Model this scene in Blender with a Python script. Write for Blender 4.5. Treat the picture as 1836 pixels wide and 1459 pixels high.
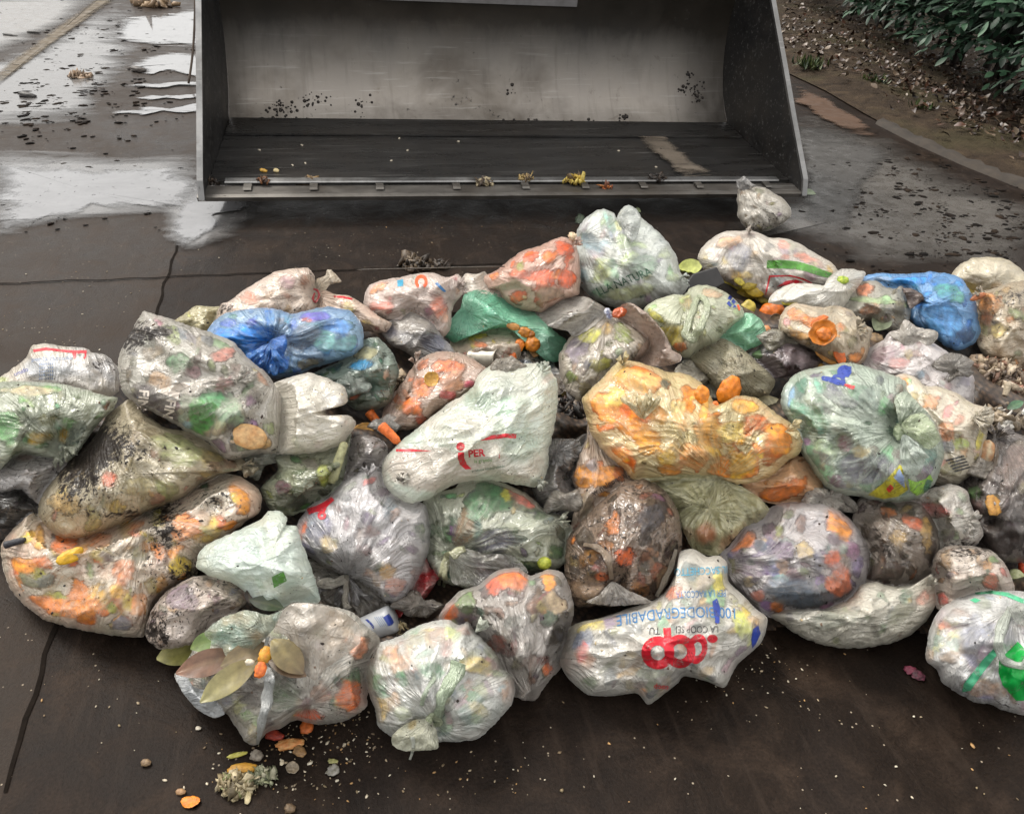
import bpy, bmesh, math, random
import numpy as np
from mathutils import Vector, Matrix, Euler
from mathutils.bvhtree import BVHTree
from mathutils.geometry import tessellate_polygon
for o in list(bpy.data.objects): bpy.data.objects.remove(o)
S = bpy.context.scene
# ------------------------------------------------------------------ camera, world, sun, exposure
F, CX, CY, CAMH = 1400.0, 918.0, 729.5, 1.5          # focal length and centre in photo pixels, eye height in metres
YAW, PITCH, ROLL = 0.2540, 0.6037, 0.0670
fw = np.array([math.sin(YAW)*math.cos(PITCH), math.cos(YAW)*math.cos(PITCH), -math.sin(PITCH)])
r_ = np.array([math.cos(YAW), -math.sin(YAW), 0.0]); u_ = np.cross(r_, fw)
RT = math.cos(ROLL)*r_ + math.sin(ROLL)*u_; UP = -math.sin(ROLL)*r_ + math.cos(ROLL)*u_
CAM = np.array([0.0, 0.0, CAMH])
cd = bpy.data.cameras.new('camera'); cam = bpy.data.objects.new('camera', cd); S.collection.objects.link(cam)
cd.sensor_width = 36.0; cd.lens = 36.0*F/1836.0; cd.clip_start = .05; cd.clip_end = 300
cam.matrix_world = Matrix(((RT[0], UP[0], -fw[0], 0), (RT[1], UP[1], -fw[1], 0), (RT[2], UP[2], -fw[2], CAMH), (0, 0, 0, 1)))
S.camera = cam
W = bpy.data.worlds.new('World'); S.world = W; W.use_nodes = True
SUN_EL, SUN_AZ = math.radians(52), math.radians(-35)   # azimuth clockwise from +Y: behind the bucket, to the left
wn = W.node_tree; sky = wn.nodes.new('ShaderNodeTexSky'); sky.sky_type = 'NISHITA'; sky.sun_disc = False
sky.sun_elevation = SUN_EL; sky.sun_rotation = SUN_AZ; sky.dust_density = 4.0; sky.air_density = 1.0; sky.ozone_density = 1.0
hs = wn.nodes.new('ShaderNodeHueSaturation'); hs.inputs['Saturation'].default_value = .12   # overcast: nearly grey sky
bg = wn.nodes['Background']; bg.inputs['Strength'].default_value = .10
wn.links.new(sky.outputs[0], hs.inputs['Color'])
tc = wn.nodes.new('ShaderNodeTexCoord'); sp_ = wn.nodes.new('ShaderNodeSeparateXYZ'); wn.links.new(tc.outputs['Generated'], sp_.inputs[0])
cr_ = wn.nodes.new('ShaderNodeValToRGB'); cr_.color_ramp.elements[0].position = 0.0; cr_.color_ramp.elements[0].color = (.42, .415, .40, 1); cr_.color_ramp.elements[1].position = .9; cr_.color_ramp.elements[1].color = (1.0, .975, .935, 1)
wn.links.new(sp_.outputs[2], cr_.inputs[0])                # cloud deck: brightest overhead
sc_ = wn.nodes.new('ShaderNodeVectorMath'); sc_.operation = 'SCALE'; sc_.inputs['Scale'].default_value = 11.0; wn.links.new(cr_.outputs[0], sc_.inputs[0])
mx_ = wn.nodes.new('ShaderNodeMix'); mx_.data_type = 'RGBA'; mx_.inputs[0].default_value = .6
wn.links.new(hs.outputs[0], mx_.inputs[6]); wn.links.new(sc_.outputs[0], mx_.inputs[7]); wn.links.new(mx_.outputs[2], bg.inputs['Color'])
sl = bpy.data.lights.new('sun', 'SUN'); sl.energy = 1.4; sl.angle = math.radians(22); sl.color = (1.0, .94, .85)
so = bpy.data.objects.new('sun', sl); S.collection.objects.link(so)
so.rotation_euler = Vector((math.sin(SUN_AZ)*math.cos(SUN_EL), math.cos(SUN_AZ)*math.cos(SUN_EL), math.sin(SUN_EL))).to_track_quat('Z', 'Y').to_euler()
S.view_settings.view_transform = 'Standard'; S.view_settings.look = 'None'; S.view_settings.gamma = 1.0
S.view_settings.exposure = 1.1
S.cycles.max_bounces = 5; S.cycles.transparent_max_bounces = 12

# ------------------------------------------------------------------ helpers
def ray(px, py):
    px = np.asarray(px, float); py = np.asarray(py, float)
    return fw + ((px-CX)/F)[..., None]*RT - ((py-CY)/F)[..., None]*UP
def at(px, py, depth): return CAM + ray(px, py)*np.asarray(depth, float)[..., None]
def on_z(px, py, z=0.0):
    d = ray(px, py); return CAM + d*((z-CAMH)/d[..., 2])[..., None]
def depth_on_z(px, py, z=0.0): return (z-CAMH)/ray(px, py)[..., 2]
def to_px(P):
    q = np.asarray(P)-CAM; d = q@fw
    return CX+F*(q@RT)/d, CY-F*(q@UP)/d, d
def lin(h):
    h = h.lstrip('#'); c = np.array([int(h[i:i+2], 16)/255 for i in (0, 2, 4)])
    return np.where(c < .04045, c/12.92, ((c+.055)/1.055)**2.4)
def smooth(a, b, x):
    t = np.clip((x-a)/(b-a), 0, 1); return t*t*(3-2*t)
_perm = np.random.RandomState(7).permutation(1024)
_ang = np.random.RandomState(8).rand(1024)*2*np.pi
def noise2(x, y, seed=0):
    x = np.asarray(x, float); y = np.asarray(y, float)
    xi = np.floor(x).astype(int); yi = np.floor(y).astype(int); xf = x-xi; yf = y-yi
    def g(ix, iy, dx, dy):
        a = _ang[_perm[(ix+_perm[(iy+seed*131) & 1023]) & 1023]]; return np.cos(a)*dx+np.sin(a)*dy
    u = xf**3*(xf*(xf*6-15)+10); v = yf**3*(yf*(yf*6-15)+10)
    a = g(xi, yi, xf, yf)*(1-u)+g(xi+1, yi, xf-1, yf)*u
    b = g(xi, yi+1, xf, yf-1)*(1-u)+g(xi+1, yi+1, xf-1, yf-1)*u
    return (a*(1-v)+b*v)*1.5
def fbm(x, y, seed=0, o=3):
    s = 0; a = 1; t = 0
    for k in range(o): s = s+a*noise2(x*2**k, y*2**k, seed+k); t += a; a *= .5
    return s/t
COL = S.collection
def mesh_obj(name, V, Fc, mats, parent=None, loc=None, smooth_=True, cols=None, dirt=None, midx=None, fold=None, rim=None, clear=None):
    V = np.asarray(V, float)
    loc = np.zeros(3) if loc is None else np.asarray(loc, float)
    me = bpy.data.meshes.new(name); me.from_pydata((V-loc).tolist(), [], [list(map(int, f)) for f in Fc])
    for m in (mats if isinstance(mats, (list, tuple)) else [mats]): me.materials.append(m)
    if smooth_: me.polygons.foreach_set('use_smooth', [True]*len(me.polygons))
    if midx is not None: me.polygons.foreach_set('material_index', list(midx))
    if cols is not None:
        a = me.color_attributes.new('Col', 'FLOAT_COLOR', 'POINT')
        c = np.ones((len(V), 4)); c[:, :3] = cols; a.data.foreach_set('color', c.ravel())
    if dirt is not None:
        a = me.attributes.new('Dirt', 'FLOAT', 'POINT'); a.data.foreach_set('value', np.asarray(dirt, float))
    if fold is not None:
        a = me.attributes.new('Fold', 'FLOAT_VECTOR', 'POINT'); a.data.foreach_set('vector', np.asarray(fold, float).ravel())
    if rim is not None:
        a = me.attributes.new('Rim', 'FLOAT', 'POINT'); a.data.foreach_set('value', np.asarray(rim, float))
    if clear is not None:
        a = me.attributes.new('Clear', 'FLOAT', 'POINT'); a.data.foreach_set('value', np.asarray(clear, float))
    me.update()
    o = bpy.data.objects.new(name, me); COL.objects.link(o)
    if parent is None: o.location = loc
    else: o.parent = parent
    return o
def tag(o, label, cat, group=None):
    o['label'] = label; o['category'] = cat
    if group: o['group'] = group
    return o
def kind(o, k): o['kind'] = k; return o
def empty(name, loc):
    o = bpy.data.objects.new(name, None); COL.objects.link(o); o.location = loc; o.empty_display_size = .1; return o

# ------------------------------------------------------------------ materials
class N:
    def __init__(s, name):
        s.m = bpy.data.materials.new(name); s.m.use_nodes = True; s.t = s.m.node_tree; s.p = s.t.nodes['Principled BSDF']; s.out = s.t.nodes['Material Output']
    def n(s, ty, **k):
        x = s.t.nodes.new(ty)
        for a, b in k.items():
            if a.startswith('_'): setattr(x, a[1:], b)
            else: x.inputs[a.replace('__', ' ')].default_value = b
        return x
    def l(s, a, b): s.t.links.new(a, b)
    def set(s, **k):
        for a, b in k.items(): s.p.inputs[a.replace('__', ' ')].default_value = b
    def coords(s, geo=False, scale=(1, 1, 1), rot=(0, 0, 0)):
        c = s.n('ShaderNodeNewGeometry').outputs['Position'] if geo else s.n('ShaderNodeTexCoord').outputs['Object']
        mp = s.n('ShaderNodeMapping', Scale=scale, Rotation=rot); s.l(c, mp.inputs['Vector']); return mp.outputs[0]
    def noise(s, vec, scale, detail=4, rough=.55, dist=0, ty='FBM'):
        x = s.n('ShaderNodeTexNoise', _noise_type=ty); x.inputs['Scale'].default_value = scale; x.inputs['Detail'].default_value = detail
        x.inputs['Roughness'].default_value = rough; x.inputs['Distortion'].default_value = dist; s.l(vec, x.inputs['Vector']); return x.outputs['Fac']
    def vor(s, vec, scale, feature='F1'):
        x = s.n('ShaderNodeTexVoronoi', _feature=feature); x.inputs['Scale'].default_value = scale; s.l(vec, x.inputs['Vector']); return x
    def ramp(s, fac, stops):
        x = s.n('ShaderNodeValToRGB'); e = x.color_ramp.elements
        while len(e) < len(stops): e.new(.5)
        for i, (p, c) in enumerate(stops):
            e[i].position = p; e[i].color = (*c, 1) if hasattr(c, '__len__') else (c, c, c, 1)
        s.l(fac, x.inputs[0]); return x.outputs[0]
    def math(s, op, a, b=None, clamp=False):
        x = s.n('ShaderNodeMath', _operation=op, _use_clamp=clamp)
        for i, v in enumerate((a, b)):
            if v is None: continue
            if hasattr(v, 'is_output'): s.l(v, x.inputs[i])
            else: x.inputs[i].default_value = v
        return x.outputs[0]
    def mix(s, fac, a, b, blend='MIX'):
        x = s.n('ShaderNodeMix', _data_type='RGBA', _blend_type=blend)
        for i, v in ((0, fac), (6, a), (7, b)):
            if hasattr(v, 'is_output'): s.l(v, x.inputs[i])
            else: x.inputs[i].default_value = v if i == 0 else (*v, 1)
        return x.outputs[2]
    def bump(s, h, strength=.3, dist=.01):
        x = s.n('ShaderNodeBump', Strength=strength, Distance=dist); s.l(h, x.inputs['Height']); s.l(x.outputs[0], s.p.inputs['Normal']); return x
def film_material(name, alpha=None, coat=.7, crough=.16):
    """milky plastic film: contents and film colour from the Col attribute, folds that run along the Fold attribute, a crinkled glossy outer layer"""
    n = N(name); at_ = n.n('ShaderNodeAttribute', _attribute_name='Col'); dt = n.n('ShaderNodeAttribute', _attribute_name='Dirt'); fo = n.n('ShaderNodeAttribute', _attribute_name='Fold'); ed = n.n('ShaderNodeAttribute', _attribute_name='Rim')
    v = n.coords(geo=True); fv = fo.outputs['Vector']
    def ridge(vec, scale, detail, k, dist=.0):
        q = n.noise(vec, scale, detail, .55, dist); q = n.math('ABSOLUTE', n.math('SUBTRACT', q, .5)); q = n.math('SUBTRACT', 1.0, n.math('MULTIPLY', q, k), True); return n.math('POWER', q, 2.0)
    r1 = ridge(fv, 1.0, 2, 7.0, .25); r2 = ridge(fv, 2.6, 2, 6.0, .4); r3 = ridge(v, 20, 2, 8.0, .8); r4 = ridge(v, 55, 2, 6.0, .6)
    amt = n.noise(v, 9, 3, .6)
    mott = n.noise(v, 42, 5, .65, .5)
    c = n.mix(1.0, at_.outputs['Color'], n.ramp(mott, [(.25, .80), (.5, .98), (.75, 1.08)]), 'MULTIPLY')
    cr = n.math('ADD', n.math('MULTIPLY', r1, .55), n.math('MULTIPLY', r2, .30)); cr = n.math('ADD', cr, n.math('MULTIPLY', r3, .30)); cr = n.math('ADD', cr, n.math('MULTIPLY', r4, .12))
    wl = n.math('MULTIPLY', cr, n.ramp(amt, [(.35, .06), (.65, .48)]))
    lightc = n.mix(.30, at_.outputs['Color'], (.80, .79, .76))
    c = n.mix(wl, c, lightc)
    d = dt.outputs['Fac']
    sp = n.noise(v, 165, 2, .5); sp2 = n.noise(v, 62, 3, .65, .5); smear = n.noise(v, 16, 5, .7, .8)
    m1 = n.math('GREATER_THAN', n.math('ADD', sp, n.math('MULTIPLY', d, .22)), .765)
    m2 = n.math('MULTIPLY', n.math('SUBTRACT', n.math('ADD', sp2, n.math('MULTIPLY', d, .36)), .74), 9.0, True)
    m3 = n.math('MULTIPLY', n.math('MULTIPLY', n.math('SUBTRACT', n.math('ADD', smear, n.math('MULTIPLY', d, .34)), .66), 3.0, True), .75)
    c = n.mix(m3, c, (.13, .095, .07)); dk = n.math('MAXIMUM', m1, m2); c = n.mix(dk, c, (.028, .021, .017))
    n.l(c, n.p.inputs['Base Color']); n.set(Roughness=.40, Specular__IOR__Level=.5)
    hgt = n.math('ADD', n.math('MULTIPLY', r1, .7), n.math('MULTIPLY', r2, .35)); hgt = n.math('ADD', hgt, n.math('MULTIPLY', r3, .30)); hgt = n.math('ADD', hgt, n.math('MULTIPLY', r4, .16))
    b2 = n.n('ShaderNodeBump', Strength=.7, Distance=.0065); n.l(hgt, b2.inputs['Height']); n.l(b2.outputs[0], n.p.inputs['Coat Normal']); n.l(b2.outputs[0], n.p.inputs['Normal'])
    n.p.inputs['Coat IOR'].default_value = 1.9
    n.l(n.math('MULTIPLY', n.math('SUBTRACT', 1.0, n.math('MAXIMUM', dk, m3)), coat), n.p.inputs['Coat Weight'])
    n.l(n.math('ADD', n.math('MULTIPLY', mott, .22), crough-.10), n.p.inputs['Coat Roughness'])
    # how much of the film can be seen through: clear where it clings to the contents, milky where it stands off, denser along folds
    cl = n.n('ShaderNodeAttribute', _attribute_name='Clear').outputs['Fac']
    al = n.math('ADD', n.math('SUBTRACT', 1.0, n.math('MULTIPLY', cl, n.math('ADD', .72, n.math('MULTIPLY', amt, .5)))), n.math('MULTIPLY', cr, .42), True)
    if alpha is not None: al = n.math('ADD', n.math('MULTIPLY', cr, .5), alpha, True)
    al = n.math('SUBTRACT', al, n.math('MULTIPLY', ed.outputs['Fac'], n.math('MULTIPLY', amt, .55)), True)
    al = n.math('MAXIMUM', al, n.math('MAXIMUM', dk, n.math('MULTIPLY', m3, .9)))
    tl = n.n('ShaderNodeBsdfTranslucent'); n.l(c, tl.inputs['Color']); n.l(b2.outputs[0], tl.inputs['Normal'])
    s1 = n.n('ShaderNodeMixShader'); s1.inputs[0].default_value = .34; n.l(n.p.outputs[0], s1.inputs[1]); n.l(tl.outputs[0], s1.inputs[2])
    tr = n.n('ShaderNodeBsdfTransparent'); s2 = n.n('ShaderNodeMixShader'); n.l(al, s2.inputs[0]); n.l(tr.outputs[0], s2.inputs[1]); n.l(s1.outputs[0], s2.inputs[2])
    n.l(s2.outputs[0], n.out.inputs['Surface'])
    return n.m
FILM = film_material('bag_film', None, .75, .16); FILM_GLOSSY = film_material('bag_film_glossy', None, 1.0, .105); FILM_MATTE = film_material('bag_film_matte', None, .2, .4)
FILM_THIN = film_material('bag_film_thin', .5, .8, .15)
def plain(name, c, rough=.6, c2=None, scale=30, bump=.3, bscale=60, spec=.5, metal=0, vcol=False):
    n = N(name); v = n.coords()
    if vcol:
        a = n.n('ShaderNodeAttribute', _attribute_name='Col').outputs['Color']
        col = n.mix(1.0, a, n.ramp(n.noise(v, scale, 4, .6), [(.25, .55), (.5, .95), (.75, 1.25)]), 'MULTIPLY')
    else:
        col = n.ramp(n.noise(v, scale, 5, .62, .4), [(.3, c), (.7, c2 if c2 is not None else tuple(x*.6 for x in c))])
    n.l(col, n.p.inputs['Base Color']); n.set(Roughness=rough, Metallic=metal, Specular__IOR__Level=spec)
    if bump: n.bump(n.noise(v, bscale, 4, .6), bump, .004)
    return n.m
INNER = plain('bag_contents', (1, 1, 1), .55, scale=55, bump=.5, bscale=110, vcol=True)
SCRAP = plain('food_scrap', (1, 1, 1), .5, scale=90, bump=.6, bscale=140, vcol=True)
MUDM = plain('mud', (1, 1, 1), .85, scale=60, bump=.6, bscale=120, vcol=True, spec=.1)
PEEL = plain('citrus_rind', (1, 1, 1), .38, scale=60, bump=.35, bscale=420, vcol=True)
LEAFM = plain('dry_leaf', (1, 1, 1), .42, scale=40, bump=.2, bscale=90, vcol=True)
def ink(name, h):
    n = N(name); v = n.coords(geo=True); q = n.noise(v, 45, 3, .6, .4); n.l(n.ramp(q, [(.3, tuple(lin(h)*.8)), (.7, tuple(lin(h)*1.15))]), n.p.inputs['Base Color']); n.set(Roughness=.4)
    k = n.math('SUBTRACT', 1.0, n.math('MULTIPLY', n.math('ABSOLUTE', n.math('SUBTRACT', n.noise(v, 22, 2, .55, .8), .5)), 14.0), True)   # cracks where the film is creased
    w = n.math('MULTIPLY', n.math('SUBTRACT', n.noise(v, 120, 3, .7), .62), 6.0, True)
    n.l(n.math('SUBTRACT', .96, n.math('ADD', n.math('MULTIPLY', n.math('POWER', k, 3.0), .55), n.math('MULTIPLY', w, .4)), True), n.p.inputs['Alpha']); n.bump(q, .15, .004); return n.m
INK_RED = ink('red_ink', '#c01c2c'); INK_BLUE = ink('blue_ink', '#3a74a8'); INK_NAVY = ink('navy_ink', '#2a3f92'); INK_BLACK = ink('black_ink', '#2c2c30')
INK_GREEN = ink('green_ink', '#4d8a30'); INK_DKGREEN = ink('dark_green_ink', '#34604a'); INK_WHITE = ink('white_ink', '#c9bfb4'); INK_YELLOW = ink('yellow_ink', '#a9a22c'); INK_EMER = ink('emerald_ink', '#0fa043'); INK_PALEB = ink('pale_blue_ink', '#7f92b4'); INK_SKY = ink('sky_ink', '#3f97b8'); INK_MINT = ink('mint_ink', '#4fae83'); INK_ORANGE = ink('orange_ink', '#d9582c')
INK_LIME = ink('lime_ink', '#7ba83a')
# ------------------------------------------------------------------ ground, wet patches, joints, verge
JX = float(on_z(85., 1170.)[0])                         # the long slab joint runs along the yard at this X
def ground_material():
    n = N('yard_surface'); v = n.coords(geo=True)
    big = n.noise(v, 1.3, 5, .6, .6); mid = n.noise(v, 7, 6, .68, .5); fine = n.noise(v, 150, 4, .7)
    c = n.ramp(mid, [(.28, (.0062, .0041, .0030)), (.5, (.0140, .0092, .0065)), (.74, (.035, .023, .016))])
    c = n.mix(n.ramp(big, [(.38, 0), (.66, .6)]), c, (.018, .014, .0125))
    c = n.mix(1.0, c, n.ramp(fine, [(.25, .55), (.5, 1.0), (.78, 1.5)]), 'MULTIPLY')
    # drag streaks along the yard
    vs = n.coords(geo=True, scale=(9, 1.1, 1), rot=(0, 0, -.35)); st = n.noise(vs, 3, 4, .6, .6)
    c = n.mix(n.ramp(st, [(.55, 0), (.8, .5)]), c, (.046, .033, .025))
    # the older slabs left of the joint are paler concrete
    sx = n.n('ShaderNodeSeparateXYZ'); n.l(n.n('ShaderNodeNewGeometry').outputs['Position'], sx.inputs[0])
    left = n.math('MULTIPLY', n.math('LESS_THAN', sx.outputs[0], JX), n.ramp(big, [(.3, .12), (.6, .4)]))
    c = n.mix(left, c, (.052, .039, .030), 'MIX')
    gr = n.n('ShaderNodeTexVoronoi', _feature='F1'); gr.inputs['Scale'].default_value = 46; n.l(v, gr.inputs['Vector'])
    bit = n.math('MULTIPLY', n.math('LESS_THAN', gr.outputs['Distance'], .10), n.math('GREATER_THAN', n.noise(v, 9, 2), .56))
    c = n.mix(bit, c, (.24, .20, .15))
    n.l(c, n.p.inputs['Base Color'])
    n.l(n.ramp(n.math('ADD', n.math('MULTIPLY', big, .6), n.math('MULTIPLY', mid, .4)), [(.36, .24), (.62, .62)]), n.p.inputs['Roughness'])
    n.set(Specular__IOR__Level=.07)
    n.bump(n.math('ADD', n.math('MULTIPLY', fine, .5), n.math('MULTIPLY', mid, 1.6)), .5, .008)
    return n.m
YARD = ground_material()
g = 90.0
kind(mesh_obj('ground', [(-g, -g, 0), (g, -g, 0), (g, g, 0), (-g, g, 0)], [(0, 1, 2, 3)], YARD, smooth_=False), 'structure')

def polar(poly, rings, nang=None, center=None, rexp=1.5, jag=0, seed=0):
    """fill a closed outline (photo-plane units) with rings of points; returns uv, ring fraction, faces"""
    P = np.asarray(poly, float); n = len(P)
    # closed centripetal-ish spline resampled by arc length
    t = np.linspace(0, n, n*14, endpoint=False); i = t.astype(int); f = (t-i)[:, None]
    p0, p1, p2, p3 = P[(i-1) % n], P[i % n], P[(i+1) % n], P[(i+2) % n]
    k = .32
    m1 = k*(p2-p0); m2 = k*(p3-p1)
    C = (2*f**3-3*f**2+1)*p1+(f**3-2*f**2+f)*m1+(-2*f**3+3*f**2)*p2+(f**3-f**2)*m2
    L = np.r_[0, np.cumsum(np.linalg.norm(np.roll(C, -1, 0)-C, axis=1))]
    if nang is None: nang = int(np.clip(L[-1]/4.0, 40, 300))
    s = np.linspace(0, L[-1], nang, endpoint=False); Cc = np.vstack([C, C[:1]])
    B = np.c_[np.interp(s, L, Cc[:, 0]), np.interp(s, L, Cc[:, 1])]
    if jag:
        T_ = np.roll(B, -1, 0)-np.roll(B, 1, 0); T_ /= np.linalg.norm(T_, axis=1)[:, None]+1e-9
        nn = np.c_[T_[:, 1], -T_[:, 0]]; q = fbm(B[:, 0]/14+seed*3.1, B[:, 1]/14, seed, 3)+.5*noise2(B[:, 0]/5, B[:, 1]/5, seed+9)
        B = B+nn*(q*jag)[:, None]
    if center is None:
        A = B; a = A[:, 0]*np.roll(A[:, 1], -1)-np.roll(A[:, 0], -1)*A[:, 1]; ar = a.sum()/2
        center = ((A+np.roll(A, -1, 0))*a[:, None]).sum(0)/(6*ar)
    c = np.asarray(center, float)
    rr = 1-(1-np.linspace(0, 1, rings+1)[1:])**rexp
    UV = [c[None]]+[c+(B-c)*r for r in rr]
    R = np.r_[0, np.repeat(rr, nang)]
    UV = np.vstack(UV); Fc = [(0, 1+(j+1) % nang, 1+j) for j in range(nang)]
    for k_ in range(rings-1):
        a = 1+k_*nang; b = a+nang
        Fc += [(a+j, a+(j+1) % nang, b+(j+1) % nang, b+j) for j in range(nang)]
    return UV, R, Fc, nang, c, B
REG = {'P': (0, 0, 1), '1': (0, 0, 2.918), '2': (340, 0, 3.2786), '3': (900, 0, 3.2786), '4': (1380, 0, 3.4737), '5': (0, 540, 3.9913), '6': (300, 460, 3.9913),
       '7': (620, 400, 3.9913), '8': (940, 360, 3.9913), '9': (1220, 380, 4.5588), '10': (1480, 440, 4.5588), '11': (0, 780, 3.6479), '12': (400, 740, 3.8405),
       '13': (680, 620, 3.1725), '14': (980, 620, 3.648), '15': (1380, 620, 3.647), '16': (240, 1000, 3.1792), '17': (640, 980, 3.4739), '18': (980, 880, 3.6478), '19': (1280, 880, 3.3022)}
def pp(reg, pts):
    ox, oy, s = REG[reg]; return np.asarray(pts, float)/s+(ox, oy)

def wet_material(name, col, rough, spec, edge_noise, thr, ns=6.0, soft=5.0, stretch=.28):
    n = N(name); v = n.coords(geo=True); a = n.n('ShaderNodeAttribute', _attribute_name='Dirt').outputs['Fac']   # 1 in the middle, 0 at the edge
    vs = n.coords(geo=True, scale=(stretch, 1.0, 1), rot=(0, 0, .20)); q = n.noise(vs, ns, 6, .68, .6)
    m = n.math('ADD', a, n.math('MULTIPLY', n.math('SUBTRACT', q, .5), edge_noise))
    m = n.math('MULTIPLY', n.math('SUBTRACT', m, thr), soft, True); hol = n.noise(v, 23, 5, .7, .5); m = n.math('MULTIPLY', m, n.math('MULTIPLY', n.math('SUBTRACT', n.math('ADD', .70, n.math('MULTIPLY', a, .2)), hol), 9.0, True))
    # mud crumbs standing out of the water
    cl = n.noise(vs, 34, 4, .7); m = n.math('MULTIPLY', m, n.math('LESS_THAN', cl, .66))
    n.l(m, n.p.inputs['Alpha']); n.l(n.ramp(q, [(.3, tuple(x*.7 for x in col)), (.7, col)]), n.p.inputs['Base Color'])
    n.l(n.ramp(n.noise(v, 14, 4, .6), [(.3, rough*.5), (.75, rough*1.7)]), n.p.inputs['Roughness']); n.set(Specular__IOR__Level=spec, IOR=1.45)
    n.bump(n.noise(vs, 18, 3, .6), .08, .004)
    return n.m
WET_BRIGHT = wet_material('puddle_water', (.20, .20, .205), .06, 1.0, .9, .16, 11, 6.0)
WET_STILL = wet_material('still_puddle', (.18, .18, .186), .07, 1.0, .85, .10, 7, 4.5, .75)
WET_DIM = wet_material('wet_film', (.10, .095, .092), .20, 1.0, .9, .06, 5, 3.0)
WET_GREY = wet_material('wet_slurry', (.105, .096, .088), .27, 1.0, .7, .04, 3, 2.5)
def wet(name, poly, mat, z, reg='P'):
    UV, R, Fc, *_ = polar(pp(reg, poly), 10, rexp=1.0, jag=1.2, seed=int(poly[0][0]) % 50)
    V = on_z(UV[:, 0], UV[:, 1], z); return kind(mesh_obj(name, V, Fc, mat, dirt=1-R), 'structure')
wet('puddle', [(-60, 860), (0, 850), (280, 840), (450, 868), (700, 862), (950, 860), (1030, 890), (1100, 960), (1100, 1090), (1000, 1090), (880, 1100), (750, 1082), (600, 1100), (490, 1088), (370, 1140), (200, 1165), (50, 1205), (-60, 1200)], WET_STILL, .008, '1')
wet('puddle', [(900, 1120), (960, 1040), (1080, 1000), (1330, 1020), (1290, 1090), (1130, 1120), (1160, 1190), (1060, 1240), (960, 1290), (900, 1260), (880, 1190)], WET_STILL, .012, '1')
wet('wet_pavement', [(-120, 800), (300, 785), (700, 805), (1060, 800), (1120, 950), (1060, 1100), (700, 1140), (300, 1190), (-120, 1250)], WET_DIM, .005, '1')
wet('wet_pavement', [(840, 1060), (1000, 960), (1250, 970), (1400, 1040), (1330, 1180), (1120, 1290), (950, 1330), (850, 1230)], WET_DIM, .0065, '1')
wet('puddle', [(500, 600), (580, 578), (660, 582), (760, 556), (900, 566), (1080, 532), (1095, 580), (960, 592), (850, 580), (740, 604), (620, 596)], WET_BRIGHT, .008, '1')
wet('puddle', [(690, 512), (760, 498), (900, 500), (1080, 486), (1090, 505), (950, 522), (860, 512), (760, 526)], WET_BRIGHT, .008, '1')
wet('puddle', [(640, 446), (720, 436), (800, 440), (930, 424), (1080, 428), (1090, 446), (960, 444), (830, 460), (720, 452)], WET_BRIGHT, .012, '1')
wet('puddle', [(620, 360), (720, 300), (900, 262), (1090, 285), (1090, 420), (880, 372), (760, 400), (690, 352)], WET_BRIGHT, .008, '1')
wet('puddle', [(700, 70), (880, 60), (1090, 30), (1095, 150), (1090, 262), (900, 250), (720, 245), (600, 235), (560, 170), (600, 100)], WET_BRIGHT, .008, '1')
wet('wet_pavement', [(-300, 380), (0, 300), (260, 200), (500, 60), (640, 20), (760, 200), (640, 420), (560, 480), (520, 600), (300, 650), (0, 690), (-300, 720)], WET_DIM, .004, '1')
wet('wet_pavement', [(-300, 50), (100, -60), (560, -80), (560, -20), (300, 150), (0, 290), (-300, 360)], WET_GREY, .007, '1')
wet('wet_pavement', [(1405, 240), (1440, 195), (1530, 215), (1600, 250), (1690, 300), (1840, 350), (1900, 420), (1840, 500), (1700, 480), (1560, 480), (1480, 440), (1400, 420), (1300, 440), (1270, 410), (1330, 380), (1440, 350)], WET_GREY, .004)
wet('wet_pavement', [(1418, 225), (1500, 225), (1600, 270), (1560, 330), (1520, 420), (1440, 400), (1440, 330)], WET_DIM, .008)
# slab joints and the pale dried strip along the yard
def strip(name, a, b, w, mat, z):
    A = on_z(np.array([a[0], b[0]]), np.array([a[1], b[1]]), z); d = A[1]-A[0]; d /= np.linalg.norm(d); n = np.array([-d[1], d[0], 0])
    k = 60; V = []
    for i in range(k+1):
        p = A[0]+(A[1]-A[0])*i/k; q = w*(1+.35*noise2(np.array(i*.7), np.array(a[0]*.1)))
        off = n*.012*float(noise2(np.array(i*.4), np.array(3.3)))
        V += [p-n*q/2+off, p+n*q/2+off]
    return kind(mesh_obj(name, V, [(2*i, 2*i+1, 2*i+3, 2*i+2) for i in range(k)], mat), 'structure')
JOINT = plain('joint_dirt', (.006, .0045, .0035), .9, (.012, .0088, .0068), 40, .5, spec=.05)
PALE = plain('dried_mud', (.17, .145, .115), .75, (.10, .085, .07), 12, .3)
strip('slab_joint', (5, 1420), (345, 352), .009, JOINT, .0025)
strip('slab_joint', (-200, 516), (900, 472), .009, JOINT, .0045)
PALE2 = wet_material('dried_dust', (.15, .125, .095), .8, .2, 1.1, .12, 8, 2.0)
wet('pale_strip', [(-70, 178), (0, 122), (90, 55), (170, -2), (250, -62), (285, -62), (200, 5), (110, 70), (0, 152), (-70, 205)], PALE2, .0105)
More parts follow.
